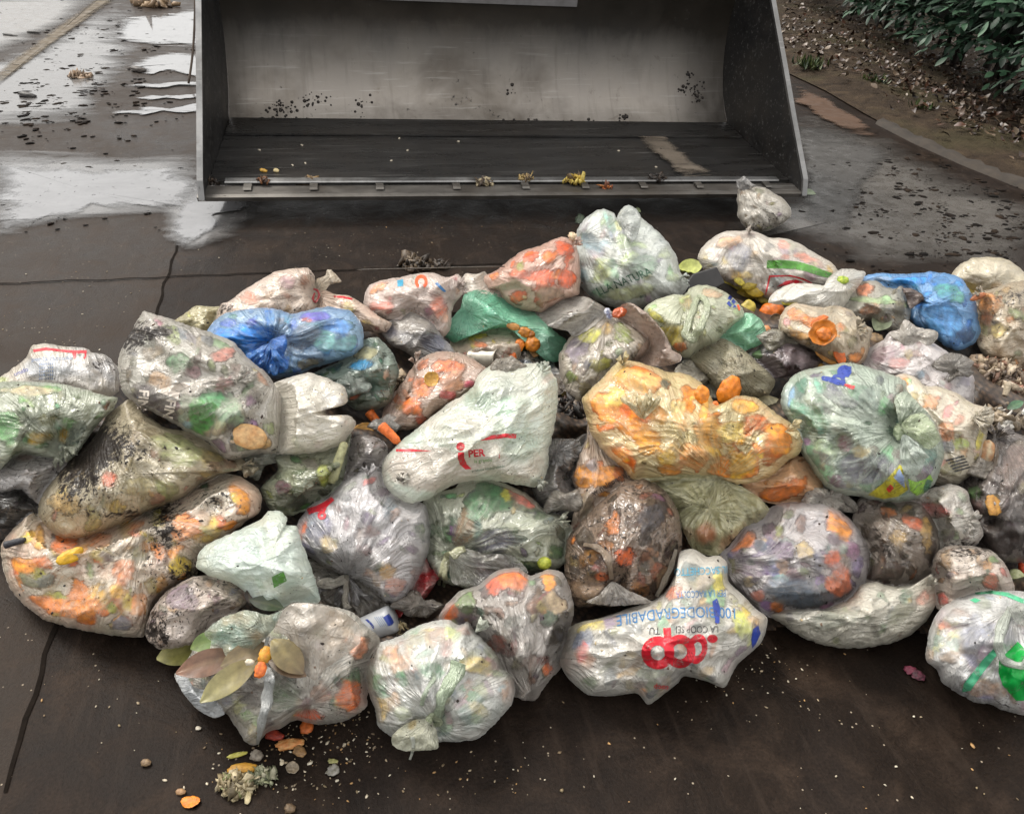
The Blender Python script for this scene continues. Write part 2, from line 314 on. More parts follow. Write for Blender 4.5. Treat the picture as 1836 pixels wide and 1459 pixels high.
# verge: soil, kerb edge, leaf litter
edge_px = np.array([(1402, 128), (1480, 165), (1560, 212), (1640, 252), (1730, 290), (1836, 332), (1960, 380), (2150, 450)], float)
E0 = on_z(edge_px[:, 0], edge_px[:, 1], 0.0)
SOIL = N('verge_soil'); v = SOIL.coords(geo=True)
c = SOIL.ramp(SOIL.noise(v, 6, 6, .7, .5), [(.3, (.018, .012, .008)), (.52, (.045, .031, .020)), (.75, (.085, .060, .036))])
c = SOIL.mix(SOIL.ramp(SOIL.noise(v, 1.1, 3), [(.52, 0), (.66, .5)]), c, (.055, .050, .022))
SOIL.l(c, SOIL.p.inputs['Base Color']); SOIL.set(Roughness=.9, Specular__IOR__Level=.15); SOIL.bump(SOIL.noise(v, 45, 5, .7), .9, .03); SOIL = SOIL.m
far = np.array([[7.5, 30, 0]]); first = E0[0]+(E0[0]-E0[1])*4
line = np.vstack([first, E0, [14, 2.2, 0]])
nl = 60; tt = np.linspace(0, len(line)-1, nl); LX = np.interp(tt, range(len(line)), line[:, 0]); LY = np.interp(tt, range(len(line)), line[:, 1])
V = []; nr = 26
for i in range(nl):
    for j in range(nr):
        q = j/(nr-1)*14
        x, y = LX[i]+q*.80, LY[i]+q*.6
        V.append((x, y, .05*smooth(0, .25, q)+.05*float(noise2(np.array(x*1.3), np.array(y*1.3)))*smooth(.1, .6, q)+.01))
kind(mesh_obj('verge_soil', V, [(i*nr+j, i*nr+j+1, (i+1)*nr+j+1, (i+1)*nr+j) for i in range(nl-1) for j in range(nr-1)], SOIL), 'structure')
VER = np.array(V)
KERB = plain('kerb_mud', (.036, .026, .0175), .85, (.016, .0115, .008), 9, .5, 40)
kp = np.array([(1570, 222), (1640, 258), (1730, 298), (1836, 340), (1960, 388), (2150, 460)], float); K = on_z(kp[:, 0], kp[:, 1], 0)
V = []; Fc = []; ks = 50; t2 = np.linspace(0, len(K)-1, ks)
for i, t in enumerate(t2):
    p = np.array([np.interp(t, range(len(K)), K[:, d]) for d in range(3)]); w = .15*(1+.7*float(noise2(np.array(i*.5), np.array(1.))))
    n = np.array([.8, .6, 0]); hgt = .022+.016*float(noise2(np.array(i*.3), np.array(5.)))
    V += [p-n*.01, p+n*.015+[0, 0, hgt], p+n*w+[0, 0, hgt], p+n*(w+.05)]
    if i: a = 4*(i-1); Fc += [(a+j, a+j+1, a+j+5, a+j+4) for j in range(3)]
kind(mesh_obj('kerb', V, Fc, KERB), 'structure')
MUD = plain('red_mud', (.12, .066, .038), .7, (.07, .042, .027), 7, .4, 30)
UV, R, Fc, *_ = polar([(1402, 135), (1470, 165), (1560, 218), (1600, 248), (1590, 262), (1520, 245), (1440, 200), (1410, 175)], 6)
MUD = wet_material('red_mud_film', (.085, .05, .032), .8, .3, 1.2, .3, 5)
kind(mesh_obj('dried_mud_edge', on_z(UV[:, 0], UV[:, 1], .016), Fc, MUD, dirt=1-R), 'structure')

rnd = random.Random(5)
def leaf_geo(L, w, curl, fold, nseg=5):
    V = []; Fc = []
    for i in range(nseg+1):
        t = i/nseg; x = L*(t-.5); hw = w*.5*math.sin(math.pi*(.04+.94*t))**.8
        z = curl*L*(4*(t-.5)**2)
        V += [(x, -hw, z+fold*hw), (x, 0, z), (x, hw, z+fold*hw)]
        if i: a = 3*(i-1); Fc += [(a, a+1, a+4, a+3), (a+1, a+2, a+5, a+4)]
    return np.array(V), Fc
def scatter(name, items, mat, **kw):
    """many tiny pieces in one mesh: items are (verts, faces, matrix, colour)"""
    V = []; Fc = []; C = []; b = 0
    for v_, f_, M, c_ in items:
        q = np.asarray(v_)@np.array(M)[:3, :3].T+np.array(M)[:3, 3]; V.append(q); Fc += [tuple(b+i for i in f) for f in f_]; C.append(np.tile(c_, (len(q), 1))); b += len(q)
    return mesh_obj(name, np.vstack(V), Fc, mat, cols=np.vstack(C), **kw)
def rotm(rx, ry, rz, loc, s=1): return Matrix.Translation(Vector(loc)) @ Euler((rx, ry, rz)).to_matrix().to_4x4() @ Matrix.Scale(s, 4)
# leaf litter: thousands of fallen leaves, one mass
its = []
for k in range(5200):
    px = rnd.uniform(1400, 1900); py = rnd.uniform(-40, 340)
    p = on_z(np.array(px), np.array(py), .07); i = np.argmin(((VER[:, :2]-p[:2])**2).sum(1)); q = VER[i]
    d = np.min(((np.c_[LX, LY]-p[:2])**2).sum(1))**.5
    if (p[0]-np.interp(p[1], LY[::-1], LX[::-1])) < .12 or rnd.random() > smooth(.1, .9, np.array(d))*1.1 or (py > 260 and rnd.random() < .75): continue
    L = rnd.uniform(.03, .085); v_, f_ = leaf_geo(L, L*rnd.uniform(.45, .7), rnd.uniform(-.2, .5), rnd.uniform(-.3, .6), 3)
    c_ = lin(rnd.choice(['#3a281e', '#4a3527', '#281d17', '#574536', '#211814', '#655545', '#38271d', '#6e5f4e', '#462c1e']))*rnd.uniform(.6, 1.1)
    its.append((v_, f_, rotm(rnd.uniform(-.6, .6), rnd.uniform(-.6, .6), rnd.uniform(0, 6.3), (p[0], p[1], max(q[2], .03)+rnd.uniform(.01, .05))), c_))
kind(scatter('leaf_litter', its, LEAFM), 'stuff')
# weeds on the verge
for label, (wx, wy), nb, hh in [('bright green tuft of weeds beside the bucket on the leafy verge', (1450, 122), 70, .15), ('small green tuft of weeds in the leaf litter below the hedge', (1566, 150), 60, .11), ('low sprig of weeds at the muddy kerb end', (1655, 195), 45, .09)]:
    p = on_z(np.array(float(wx)), np.array(float(wy)), .05); its = []
    for k in range(nb):
        v_, f_ = leaf_geo(rnd.uniform(.6, 1)*hh, rnd.uniform(.012, .03), rnd.uniform(.1, .4), .4, 4); v_ = v_+[hh*.4, 0, 0]
        its.append((v_, f_, rotm(0, -rnd.uniform(.3, 1.4), rnd.uniform(0, 6.3), (p[0]+rnd.gauss(0, hh*.42), p[1]+rnd.gauss(0, hh*.42), .04)), lin(rnd.choice(['#3a4a28', '#4c5a2c', '#2c3a22', '#5a6434']))*rnd.uniform(.6, 1.1)))
    o = scatter('weed_tuft', its, LEAFM, loc=(p[0], p[1], .04)); tag(o, label, 'weeds', 'weed tufts on the verge')
# laurel hedge
hp = np.array([(1395, -30), (1500, 22), (1580, 62), (1660, 105), (1740, 150), (1836, 198), (1980, 260)], float); HB = on_z(hp[:, 0], hp[:, 1], 0.05)
base = HB[3]; hedge = empty('laurel_hedge', base)
tag(hedge, 'dark green laurel hedge with glossy leaves above the leaf-strewn verge', 'hedge')
hdir = HB[-1]-HB[0]; hl = np.linalg.norm(hdir); hdir /= hl; hn = np.array([hdir[1], -hdir[0], 0]); hn = hn if hn@(CAM-HB[3]) > 0 else -hn
LG = plain('laurel_leaf', (1, 1, 1), .46, scale=14, bump=.15, bscale=60, vcol=True, spec=.28)
its = []
def hb(t): return np.array([np.interp(t*(len(HB)-1), range(len(HB)), HB[:, d]) for d in range(3)])
for k in range(1500):                                     # sprays: a twig with leaves set along it
    t = rnd.random(); p = hb(t); dep = rnd.random()**1.6
    hgt = .25+2.2*rnd.random()**.9
    low = .18*noise2(np.array(t*9), np.array(2.))
    root = p+hn*(.42-.75*dep+.15*float(low))*(min(1, .35+hgt*.9))+np.array([0, 0, hgt])
    az = math.atan2(hn[1], hn[0])+rnd.gauss(0, .8); tilt = rnd.uniform(-.35, .5)
    dirv = np.array([math.cos(az)*math.cos(tilt), math.sin(az)*math.cos(tilt), -math.sin(tilt)])
    nlv = rnd.randint(5, 8)
    for j in range(nlv):
        s = j/nlv; L = rnd.uniform(.085, .145); v_, f_ = leaf_geo(L, L*rnd.uniform(.36, .46), rnd.uniform(-.12, .05), rnd.uniform(-.1, .35), 4); v_ = v_+[L*.5, 0, 0]
        side = 1 if j % 2 else -1
        lz = az+side*rnd.uniform(.5, 1.0)
        its.append((v_, f_, rotm(rnd.gauss(0, .35), tilt+rnd.uniform(.0, .55), lz, root+dirv*(s*.3)), lin(rnd.choice(['#2c4434', '#34503c', '#243a2c', '#3f5c46', '#4a6850', '#1e3024']))*rnd.uniform(.55, 1.05)))
scatter('foliage', its, LG, parent=hedge, loc=base)
V = []; Fc = []; BARK = plain('laurel_stem', (.03, .022, .016), .8, (.015, .011, .009), 30, .5)
def tube(path, rad, ns=7, cap=True):
    path = np.asarray(path, float); V = []; Fc = []
    rad = np.broadcast_to(np.asarray(rad, float), (len(path),))
    for i, p in enumerate(path):
        d = path[min(i+1, len(path)-1)]-path[max(i-1, 0)]; d = d/(np.linalg.norm(d)+1e-9)
        a = np.cross(d, [0, 0, 1.]); a = a/np.linalg.norm(a) if np.linalg.norm(a) > 1e-3 else np.array([1., 0, 0]); b = np.cross(d, a)
        V += [p+rad[i]*(math.cos(2*math.pi*k/ns)*a+math.sin(2*math.pi*k/ns)*b) for k in range(ns)]
        if i: q = ns*(i-1); Fc += [(q+k, q+(k+1) % ns, q+ns+(k+1) % ns, q+ns+k) for k in range(ns)]
    if cap: Fc += [tuple(range(ns))[::-1], tuple(range(len(V)-ns, len(V)))]
    return V, Fc
for k in range(46):
    p = hb(rnd.random())-hn*rnd.uniform(.1, .45); v_, f_ = tube([p+[0, 0, -.05], p+[rnd.gauss(0, .05), rnd.gauss(0, .05), .7], p+[rnd.gauss(0, .2), rnd.gauss(0, .2), 2.2]], [.03, .024, .012]); b = len(V); V += v_; Fc += [tuple(b+i for i in f) for f in f_]
mesh_obj('stems', V, Fc, BARK, parent=hedge, loc=base)
# dense dark inside of the hedge, a thick irregular body
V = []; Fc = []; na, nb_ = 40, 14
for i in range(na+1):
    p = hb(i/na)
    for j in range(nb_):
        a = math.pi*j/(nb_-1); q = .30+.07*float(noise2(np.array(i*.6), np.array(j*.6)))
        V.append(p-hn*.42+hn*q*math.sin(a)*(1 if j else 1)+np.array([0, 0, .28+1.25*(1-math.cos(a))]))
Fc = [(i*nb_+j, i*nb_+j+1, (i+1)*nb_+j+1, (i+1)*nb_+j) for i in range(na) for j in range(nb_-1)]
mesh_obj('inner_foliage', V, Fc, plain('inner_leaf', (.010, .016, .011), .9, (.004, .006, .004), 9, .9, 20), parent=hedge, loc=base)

# ------------------------------------------------------------------ loader bucket
BY = -.043; BL = np.array([-.6002, 3.8404, 0.0]); BWD = 3.1277
bx_ = np.array([math.cos(BY), math.sin(BY), 0]); by_ = np.array([-math.sin(BY), math.cos(BY), 0])
def BP(x, y, z): return BL+bx_*x+by_*y+np.array([0, 0, z])
bucket = empty('loader_bucket', BP(BWD/2, .5, 0)); tag(bucket, 'wide worn steel wheel loader bucket standing open behind the bag pile', 'loader bucket')
blo = np.array(bucket.location)
def steel(name, c1, c2, metal, r1, r2, streak=(1, 1, 1), dirt=.5, worn=False):  # worn: paints the light falling off towards the top into the colour
    n = N(name); v = n.coords(); vs = n.coords(scale=streak)
    a = n.noise(vs, 5, 6, .65, .4); b = n.noise(v, 2.2, 4, .6, .3)
    c = n.ramp(a, [(.3, c1), (.7, c2)])
    c = n.mix(n.ramp(b, [(.48, 0), (.72, dirt)]), c, (.055, .043, .032))
    dr = n.noise(n.coords(scale=(16, 1, 1.2)), 1.6, 4, .65, .3); c = n.mix(n.ramp(dr, [(.54, 0), (.74, .28)]), c, (.07, .058, .046))      # runs and drag marks
    sc_ = n.noise(n.coords(scale=(1.5, 40, 40)), 1.5, 3, .6); c = n.mix(n.ramp(sc_, [(.60, 0), (.72, .25)]), c, (.5, .49, .47))
    rust = n.noise(v, 11, 6, .72, .6); c = n.mix(n.ramp(rust, [(.62, 0), (.74, .45)]), c, (.06, .038, .024))
    sp = n.noise(v, 26, 5, .7); reg_ = n.noise(v, 2.6, 2); m = n.math('MULTIPLY', n.math('SUBTRACT', n.math('ADD', sp, n.math('MULTIPLY', reg_, .3)), .815), 14, True)
    c = n.mix(m, c, (.012, .010, .009))
    mt = n.math('MULTIPLY', n.math('SUBTRACT', 1, m), metal)
    if worn:                                               # dim top and bright reflecting band put into the colour by height
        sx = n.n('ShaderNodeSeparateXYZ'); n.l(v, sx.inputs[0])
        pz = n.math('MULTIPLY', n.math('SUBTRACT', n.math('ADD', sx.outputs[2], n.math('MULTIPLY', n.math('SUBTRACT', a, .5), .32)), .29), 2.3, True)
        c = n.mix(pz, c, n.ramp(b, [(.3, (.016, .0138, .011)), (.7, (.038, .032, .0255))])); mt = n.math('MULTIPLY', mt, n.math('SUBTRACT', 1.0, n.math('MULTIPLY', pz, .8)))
    n.l(c, n.p.inputs['Base Color']); n.l(mt, n.p.inputs['Metallic'])
    n.l(n.math('ADD', n.ramp(a, [(.3, r1), (.7, r2)]), n.math('MULTIPLY', m, .4)), n.p.inputs['Roughness'])
    n.bump(n.math('ADD', n.math('MULTIPLY', a, .4), n.math('MULTIPLY', m, 1.5)), .25, .008); return n.m
ST_BACK = steel('shade_toned_steel', (.185, .168, .148), (.315, .29, .265), .9, .26, .42, (1, 1, .5), .62, True)
ST_FLOOR = steel('wet_dark_steel', (.026, .026, .027), (.066, .064, .062), .5, .2, .42, (.5, 3, 1), .3)
ST_SIDE = steel('painted_side_steel', (.008, .008, .0085), (.020, .019, .019), .15, .5, .7, (1, 1, 2), .2)
ST_EDGE = steel('bare_edge_steel', (.14, .14, .14), (.30, .30, .30), .8, .3, .5, (1, 1, 1), .35)
ST_LIP = steel('worn_lip_steel', (.075, .07, .064), (.15, .14, .128), .6, .36, .55, (1, 2, 1), .75)
prof = [(.16, .150), (.45, .167), (.62, .178), (.80, .190), (1.065, .2054)]
back = [(1.065, .2055)]
for k in range(1, 19):                                     # the rolled lower back, then the straight back and the top roll
    a = math.radians(34+(114-34)*min(1, k/11)); R_ = .40 if k < 8 else .52
    y, z = back[-1]; s = .082 if k < 9 else .10
    back.append((y+s*math.cos(a)*1.05, z+s*math.sin(a)))
def sheet(name, pr, x0, x1, mat, nx=60, th=.018, parent=bucket):
    """a bent plate of real thickness following a profile in the bucket's y-z plane"""
    pr = np.array(pr); t = np.gradient(pr, axis=0); t /= np.linalg.norm(t, axis=1)[:, None]; nn = np.c_[-t[:, 1], t[:, 0]]
    low = pr-nn*th; k = len(pr); V = []; Fc = []
    for i in range(nx+1):
        x = x0+(x1-x0)*i/nx
        V += [BP(x, *q) for q in pr]+[BP(x, *q) for q in low]
    w = 2*k
    for i in range(nx):
        a, b = i*w, (i+1)*w
        Fc += [(a+j, a+j+1, b+j+1, b+j) for j in range(k-1)]+[(a+k+j, b+k+j, b+k+j+1, a+k+j+1) for j in range(k-1)]
        Fc += [(a, b, b+k, a+k), (a+k-1, a+2*k-1, b+2*k-1, b+k-1)]
    for i in (0, nx): a = i*w; Fc += [(a+j, a+j+1, a+k+j+1, a+k+j) for j in range(k-1)]
    return mesh_obj(name, V, Fc, mat, parent=parent, loc=blo, smooth_=False)
floor_ = sheet('floor_plate', prof, .02, BWD-.02, ST_FLOOR, 24, .02)
wear = sheet('wear_plate', [(.80, .2035), (.815, .2045), (1.05, .2185), (1.06, .2195)], .03, BWD-.03, ST_FLOOR, 12, .010)
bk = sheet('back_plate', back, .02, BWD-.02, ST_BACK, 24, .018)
for p in bk.data.polygons: p.use_smooth = len(p.vertices) == 4 and True
try: bk.data.set_sharp_from_angle(angle=math.radians(40))
except Exception: pass
sheet('cutting_edge', [(-.005, .128), (.02, .135), (.11, .142), (.12, .143)], -.015, BWD+.015, ST_LIP, 40, .022)
sheet('edge_strip', [(.118, .157), (.125, .162), (.165, .166), (.172, .162)], .10, BWD-.10, ST_EDGE, 40, .014)
for k in range(9):                                        # bolt blocks along the cutting edge
    x = .20+(BWD-.40)*k/8+rnd.uniform(-.05, .05); V = []; Fc = []
    for i in range(4):
        q = [(.05, .1445), (.115, .149), (.108, .157), (.062, .152)][i]; V.append(BP(x-.019, *q))
    for i in range(4):
        q = [(.05, .1445), (.115, .149), (.108, .157), (.062, .152)][i]; V.append(BP(x+.019, *q))
    mesh_obj('bolt_block', V, [(0, 1, 2, 3), (7, 6, 5, 4), (0, 4, 5, 1), (1, 5, 6, 2), (2, 6, 7, 3), (3, 7, 4, 0)], ST_LIP, parent=bucket, loc=blo, smooth_=False)
front = [(-.012, .118), (.02, .20), (.30, .455), (.52, .665), (.80, .925), (1.10, 1.20)]
outl = front+[(y+.02, z+.02) for y, z in back[::-1] if z < 1.18]+[(1.08, .18), (.5, .145), (.1, .116)]
for x0, x1 in ((-.004, .018), (BWD-.018, BWD+.004)):
    V = [BP(x0, *q) for q in outl]+[BP(x1, *q) for q in outl]; k = len(outl)
    tri = tessellate_polygon([[Vector((y, z, 0)) for y, z in outl]])
    Fc = [t for t in tri]+[tuple(k+i for i in t[::-1]) for t in tri]+[(i, (i+1) % k, k+(i+1) % k, k+i) for i in range(k)]
    sp = mesh_obj('side_plate', V, Fc, ST_SIDE, parent=bucket, loc=blo, smooth_=False)
    V = []; Fc = []                                        # the worn bright rim along the side cutter
    for i, (y, z) in enumerate(front):
        for dx, dy, dz in ((x0-.003, -.006, .003), (x1+.003, -.006, .003), (x1+.003, .008, -.008), (x0-.003, .008, -.008)): V.append(BP(dx, y+dy, z+dz))
        if i: a = 4*(i-1); Fc += [(a+j, a+(j+1) % 4, a+4+(j+1) % 4, a+4+j) for j in range(4)]
    Fc += [(3, 2, 1, 0), tuple(len(V)-4+j for j in range(4))]
    mesh_obj('side_rim', V, Fc, ST_EDGE, parent=sp, loc=blo, smooth_=False)
UV = [(1120, 226), (1180, 226), (1215, 262), (1260, 295), (1300, 328), (1225, 328), (1195, 300), (1160, 272), (1135, 258)]
P_, R, Fc, *_ = polar(UV, 8, rexp=1.0); V = []
for x_i, y_i in P_:
    d = ray(np.array(x_i), np.array(y_i)); n_ = np.array([0, -.0525, 1.0]); p0 = BP(0, .16, .1585); nw = bx_*0+by_*(-.0612)+np.array([0, 0, 1.0]); V.append(CAM+d*((p0-CAM)@nw)/(d@nw)+np.array([0, 0, .004]))
mesh_obj('mud_smear', V, Fc, wet_material('tan_smear', (.20, .165, .13), .5, .3, 1.3, .25, 14, 2.5), parent=bucket, loc=blo, dirt=1-R)
# plate bolted to the upper back
yb = float(np.interp(.95, [q[1] for q in back], [q[0] for q in back]))
def back_y(z): return float(np.interp(z, [q[1] for q in back], [q[0] for q in back]))
pl_x0 = None
for px, nm in ((655., 'a'), (1036., 'b')):
    d = ray(np.array(px), np.array(7.0)); best = None
    for s in np.linspace(3.5, 6.5, 600):
        p = CAM+d*s; loc_ = p-BL; y = loc_@by_; z = p[2]
        if y > back_y(z)-.03 and best is None: best = (loc_@bx_, z)
    if nm == 'a': pxa = best
    else: pxb = best
z0 = (pxa[1]+pxb[1])/2; pr = [(back_y(z)-.012, z) for z in np.linspace(z0, z0+.22, 6)]
sheet('upper_plate', pr, pxa[0], pxb[0], plain('plate_grey', (.20, .195, .20), .5, (.14, .135, .135), 12, .2), 8, .010)
# ------------------------------------------------------------------ bags of food waste
GS = 3                                                   # occlusion grid, photo pixels per cell
GW, GH, GX0, GY0 = 800, 600, -260, -60
MAXD = np.zeros((GH, GW))                                # depth of the nearest bags already laid, for tucking the next ones behind
def grid_idx(px, py): return np.clip(np.floor((np.asarray(py, float)-GY0)/GS).astype(int), 0, GH-1), np.clip(np.floor((np.asarray(px, float)-GX0)/GS).astype(int), 0, GW-1)
def inside(poly, X, Y):
    c = np.zeros(X.shape, bool); j = len(poly)-1
    for i in range(len(poly)):
        xi, yi = poly[i]; xj, yj = poly[j]
        hit = ((yi > Y) != (yj > Y)) & (X < (xj-xi)*(Y-yi)/(yj-yi+1e-12)+xi); c ^= hit; j = i
    return c
FRONT = np.array([(-300, 1000), (0, 1010), (90, 1120), (260, 1160), (330, 1290), (500, 1320), (740, 1350), (900, 1290), (980, 1250), (1170, 1260), (1320, 1200), (1450, 1165), (1640, 1165), (1700, 1250), (1836, 1290), (2100, 1300)], float)
def heap_z(x, yb):
    s = np.interp(x, FRONT[:, 0], FRONT[:, 1])-yb
    return .095+.20*(1-math.exp(-max(s, 0)/190.0))
BAGS = {}; BVH = []
def profile_noise(th, rng, freqs):
    s = 0
    for f, a in freqs:
        n_ = max(4, int(f*6.283)); tab = rng.rand(n_); t = (th/(2*np.pi) % 1)*n_; i = t.astype(int) % n_; q = t-np.floor(t); q = q*q*(3-2*q)
        s = s+a*(tab[i]*(1-q)+tab[(i+1) % n_]*q)
    return s
def crease(u, v, rng, cell, stretch=1.0, ang=0.0):
    """ridged crumple: distance-squared to scattered centres leaves sharp ridges between concave facets"""
    c, s = math.cos(ang), math.sin(ang); a = (u*c+v*s)/cell/stretch; b = (-u*s+v*c)/cell
    a = a+.35*noise2(a*.9, b*.9, 3); b = b+.35*noise2(a*.9+7, b*.9, 4)
    ai, bi = np.floor(a).astype(int), np.floor(b).astype(int); best = np.full(a.shape, 9.0); sec = np.full(a.shape, 9.0); off = rng.randint(1000)
    for di in (-1, 0, 1):
        for dj in (-1, 0, 1):
            h = _perm[(ai+di+_perm[(bi+dj+off) & 1023]) & 1023]
            px = ai+di+.1+.8*(_perm[(h+17) & 1023]/1023.); py = bi+dj+.1+.8*(_perm[(h+91) & 1023]/1023.)
            d = (px-a)**2+(py-b)**2; n_ = d < best; sec = np.where(n_, best, np.minimum(sec, d)); best = np.where(n_, d, best)
    return best, np.sqrt(sec)-np.sqrt(best)              # height, distance to the nearest ridge
def cells_colour(u, v, rng, cell, pal, wts, soft=.35):
    """soft patches of contents showing through the film"""
    off = rng.randint(1000); a = u/cell; b = v/cell; a = a+.5*noise2(a*1.3, b*1.3, off % 50)+.2*noise2(a*4, b*4, 5); b = b+.5*noise2(a*1.3+3, b*1.3, off % 37)
    ai, bi = np.floor(a).astype(int), np.floor(b).astype(int); acc = 0; wsum = 0
    cw = np.cumsum(wts)/np.sum(wts); pal = np.array(pal)
    for di in (-1, 0, 1):
        for dj in (-1, 0, 1):
            h = _perm[(ai+di+_perm[(bi+dj+off) & 1023]) & 1023]
            px = ai+di+.1+.8*(_perm[(h+17) & 1023]/1023.); py = bi+dj+.1+.8*(_perm[(h+91) & 1023]/1023.)
            d = (px-a)**2+(py-b)**2; w = np.exp(-d/(soft**2)); k = np.searchsorted(cw, _perm[(h+203) & 1023]/1023.9)
            acc = acc+w[:, None]*pal[k]; wsum = wsum+w
    return acc/(wsum[:, None]+1e-9)
def make_surface(poly, D, tilt, T, rng, knots=(), crump=1.0, pleat=1.0, cell=34, stretch=1.6, ang=0.0, flat=False, jag=2.0, lumps=(), sheet_bend=0.0, tuck=True, rings=None, hook=None):
    uv, R, Fc, na, c, B = polar(poly, rings or int(np.clip(np.sqrt(np.ptp(poly[:, 0])*np.ptp(poly[:, 1]))/2/3.4, 9, 46)), jag=jag, seed=rng.randint(99), rexp=1.45)
    u, v = uv[:, 0], uv[:, 1]; sc = D/F                    # metres per photo pixel here
    size = math.sqrt(np.ptp(B[:, 0])*np.ptp(B[:, 1]))
    rim = np.sqrt(np.clip(1-R**2.5, 0, 1)); damp = np.clip(1-R**7, 0, 1)
    dome = T*rim
    h = np.zeros(len(u)); white = np.zeros(len(u))
    # lumps of contents
    lump = .30*fbm(u/(size*.30), v/(size*.30), rng.randint(60), 2)+.07*noise2(u/(size*.10), v/(size*.10), rng.randint(60))
    h += T*lump*damp*(0 if flat else 1)
    for lx, ly, lr, lh in lumps: h += lh*sc*lr*np.exp(-(((u-lx)**2+(v-ly)**2)/lr**2)**1.5)
    # folds running to the knots
    fall = np.zeros(len(u))
    for kx, ky, kr, ks in knots:
        d = np.hypot(u-kx, v-ky); th = np.arctan2(v-ky, u-kx); th = th+.25*noise2(d/60, th*2, 11)
        q = profile_noise(th, rng, ((5.5, .5), (11, .35), (23, .2))); rdg = 1-np.abs(2*np.clip(q/1.05, 0, 1)-1); rdg = rdg**2.2
        f = np.exp(-(d/kr)**1.3)*smooth(0, 8, d)
        h += pleat*ks*(rdg-.45)*f*np.minimum(d, kr*.8)*(.13 if not flat else .22)*sc
        h -= ks*T*(.55 if not flat else .1)*np.exp(-(d/(kr*.38))**2)
        white += f*ks*np.clip(rdg-.35, 0, 1)*1.0; fall = np.maximum(fall, f)
    # crumpled film at two sizes
    for cl, am in ((cell*1.7, .62), (cell*.75, .30)):
        hgt, edge = crease(u, v, rng, cl, stretch, ang)
        am_ = crump*am*(.45+.8*smooth(-.5, .6, fbm(u/80, v/80, rng.randint(60), 2)))
        h += (hgt-.35)*cl*sc*.31*am_*(1-.55*fall); white += np.exp(-(edge/.07)**2)*.34*am_
    nf = int((7+size*size/3600)*(1 if not flat else .6))
    for k in range(nf):
        i0 = rng.randint(len(u)); fx0, fy0 = c+(uv[i0]-c)*.85
        if knots and rng.rand() < .75: kx, ky, kr, ks = knots[rng.randint(len(knots))]; aa = math.atan2(fy0-ky, fx0-kx)+rng.normal()*.12
        else: aa = ang+rng.normal()*.7
        Ln = size*rng.uniform(.16, .55); wd = rng.uniform(3.5, 12); du, dv = u-fx0, v-fy0; lo = du*math.cos(aa)+dv*math.sin(aa); la = -du*math.sin(aa)+dv*math.cos(aa)+10*noise2(lo/45+k, u*0+k*.7, 31)
        la = np.where(la > 0, la, -la*.55); f = np.exp(-la/wd)*np.clip(1-(lo/Ln)**2, 0, 1)
        h += f*wd*sc*rng.uniform(.5, 1.35)*min(crump, 1.4); white += f*.28*rng.uniform(.3, 1)
    if flat: h += .16*size*sc*fbm(u/(size*.35), v/(size*.35), rng.randint(50), 2)*smooth(0, .5, R)
    h += crump*.010*sc*size*fbm(u/11, v/11, rng.randint(60), 2)*.5
    h *= (.25+.75*damp) if not flat else 1
    if knots:
        kx, ky, kr, ks = knots[0]; d = np.hypot(u-kx, v-ky); th = np.arctan2(v-ky, u-kx)+.18*noise2(u/70, v/70, 13); K = 2.6+rng.rand()*1.6
        fold = np.c_[K*np.cos(th), K*np.sin(th), d/max(size, 60)*1.5+rng.rand()*40]
    else:
        ca, sa = math.cos(ang), math.sin(ang); wu, wv = u+14*noise2(u/60, v/60, 21), v+14*noise2(u/60, v/60, 22)
        fold = np.c_[(wu*ca+wv*sa)/(cell*3.2), (-wu*sa+wv*ca)/(cell*.95), np.full(len(u), rng.rand()*40)]
    Dv = D+tilt*(c[1]-v)*sc
    if sheet_bend: Dv = Dv+sheet_bend*sc*(R**2)*size*.2
    dep = Dv-dome-h
    if tuck:                                               # squeezed behind whatever lies in front of it
        fx = np.clip((u-GX0)/GS-.5, 0, GW-2); fy = np.clip((v-GY0)/GS-.5, 0, GH-2); ix, iy = fx.astype(int), fy.astype(int); fx, fy = fx-ix, fy-iy
        m00, m10, m01, m11 = SOFTD[iy, ix], SOFTD[iy, ix+1], SOFTD[iy+1, ix], SOFTD[iy+1, ix+1]
        q = (m00*(1-fx)+m10*fx)*(1-fy)+(m01*(1-fx)+m11*fx)*fy; dep = np.maximum(dep, np.where(np.minimum(np.minimum(m00, m10), np.minimum(m01, m11)) > 0, q+.010, 0))
    if hook is not None: dep = hook(u, v, dep)
    front = at(u, v, dep)
    # back: same rim, bulging away
    if flat: bu, bR = u, R; bdep = dep+.0035
    else:
        keep = np.r_[0, np.concatenate([np.arange(1+k*na, 1+(k+1)*na) for k in range(0, (len(u)-1)//na, 3)])]
        nk = (len(keep)-1)//na
        last = (len(u)-1)//na-1
        if keep[-1] != len(u)-1: keep = np.r_[keep, np.arange(1+last*na, 1+(last+1)*na)]; nk += 1
        bu, bR = u[keep], R[keep]; bdep = np.maximum(Dv[keep]+.8*T*rim[keep]*(1+.3*lump[keep]), dep[keep]+.004)
        uvb = uv[keep]; back_ = at(uvb[:, 0], uvb[:, 1], bdep)
        bF = [(0, 1+j, 1+(j+1) % na) for j in range(na)]
        for k_ in range(nk-1):
            a = 1+k_*na; b = a+na; bF += [(a+j, b+j, b+(j+1) % na, a+(j+1) % na) for j in range(na)]
    n0 = len(front)
    if flat:
        back_ = at(u, v, bdep); bF = [tuple(f[::-1]) for f in Fc]; last_b = (len(u)-1)//na-1
    else: last_b = nk-1
    rimF = n0+1+last_b*na; rf = 1+((n0-1)//na-1)*na
    faces = list(Fc)+[tuple(n0+i for i in f) for f in bF]+[(rf+j, rimF+j, rimF+(j+1) % na, rf+(j+1) % na) for j in range(na)]
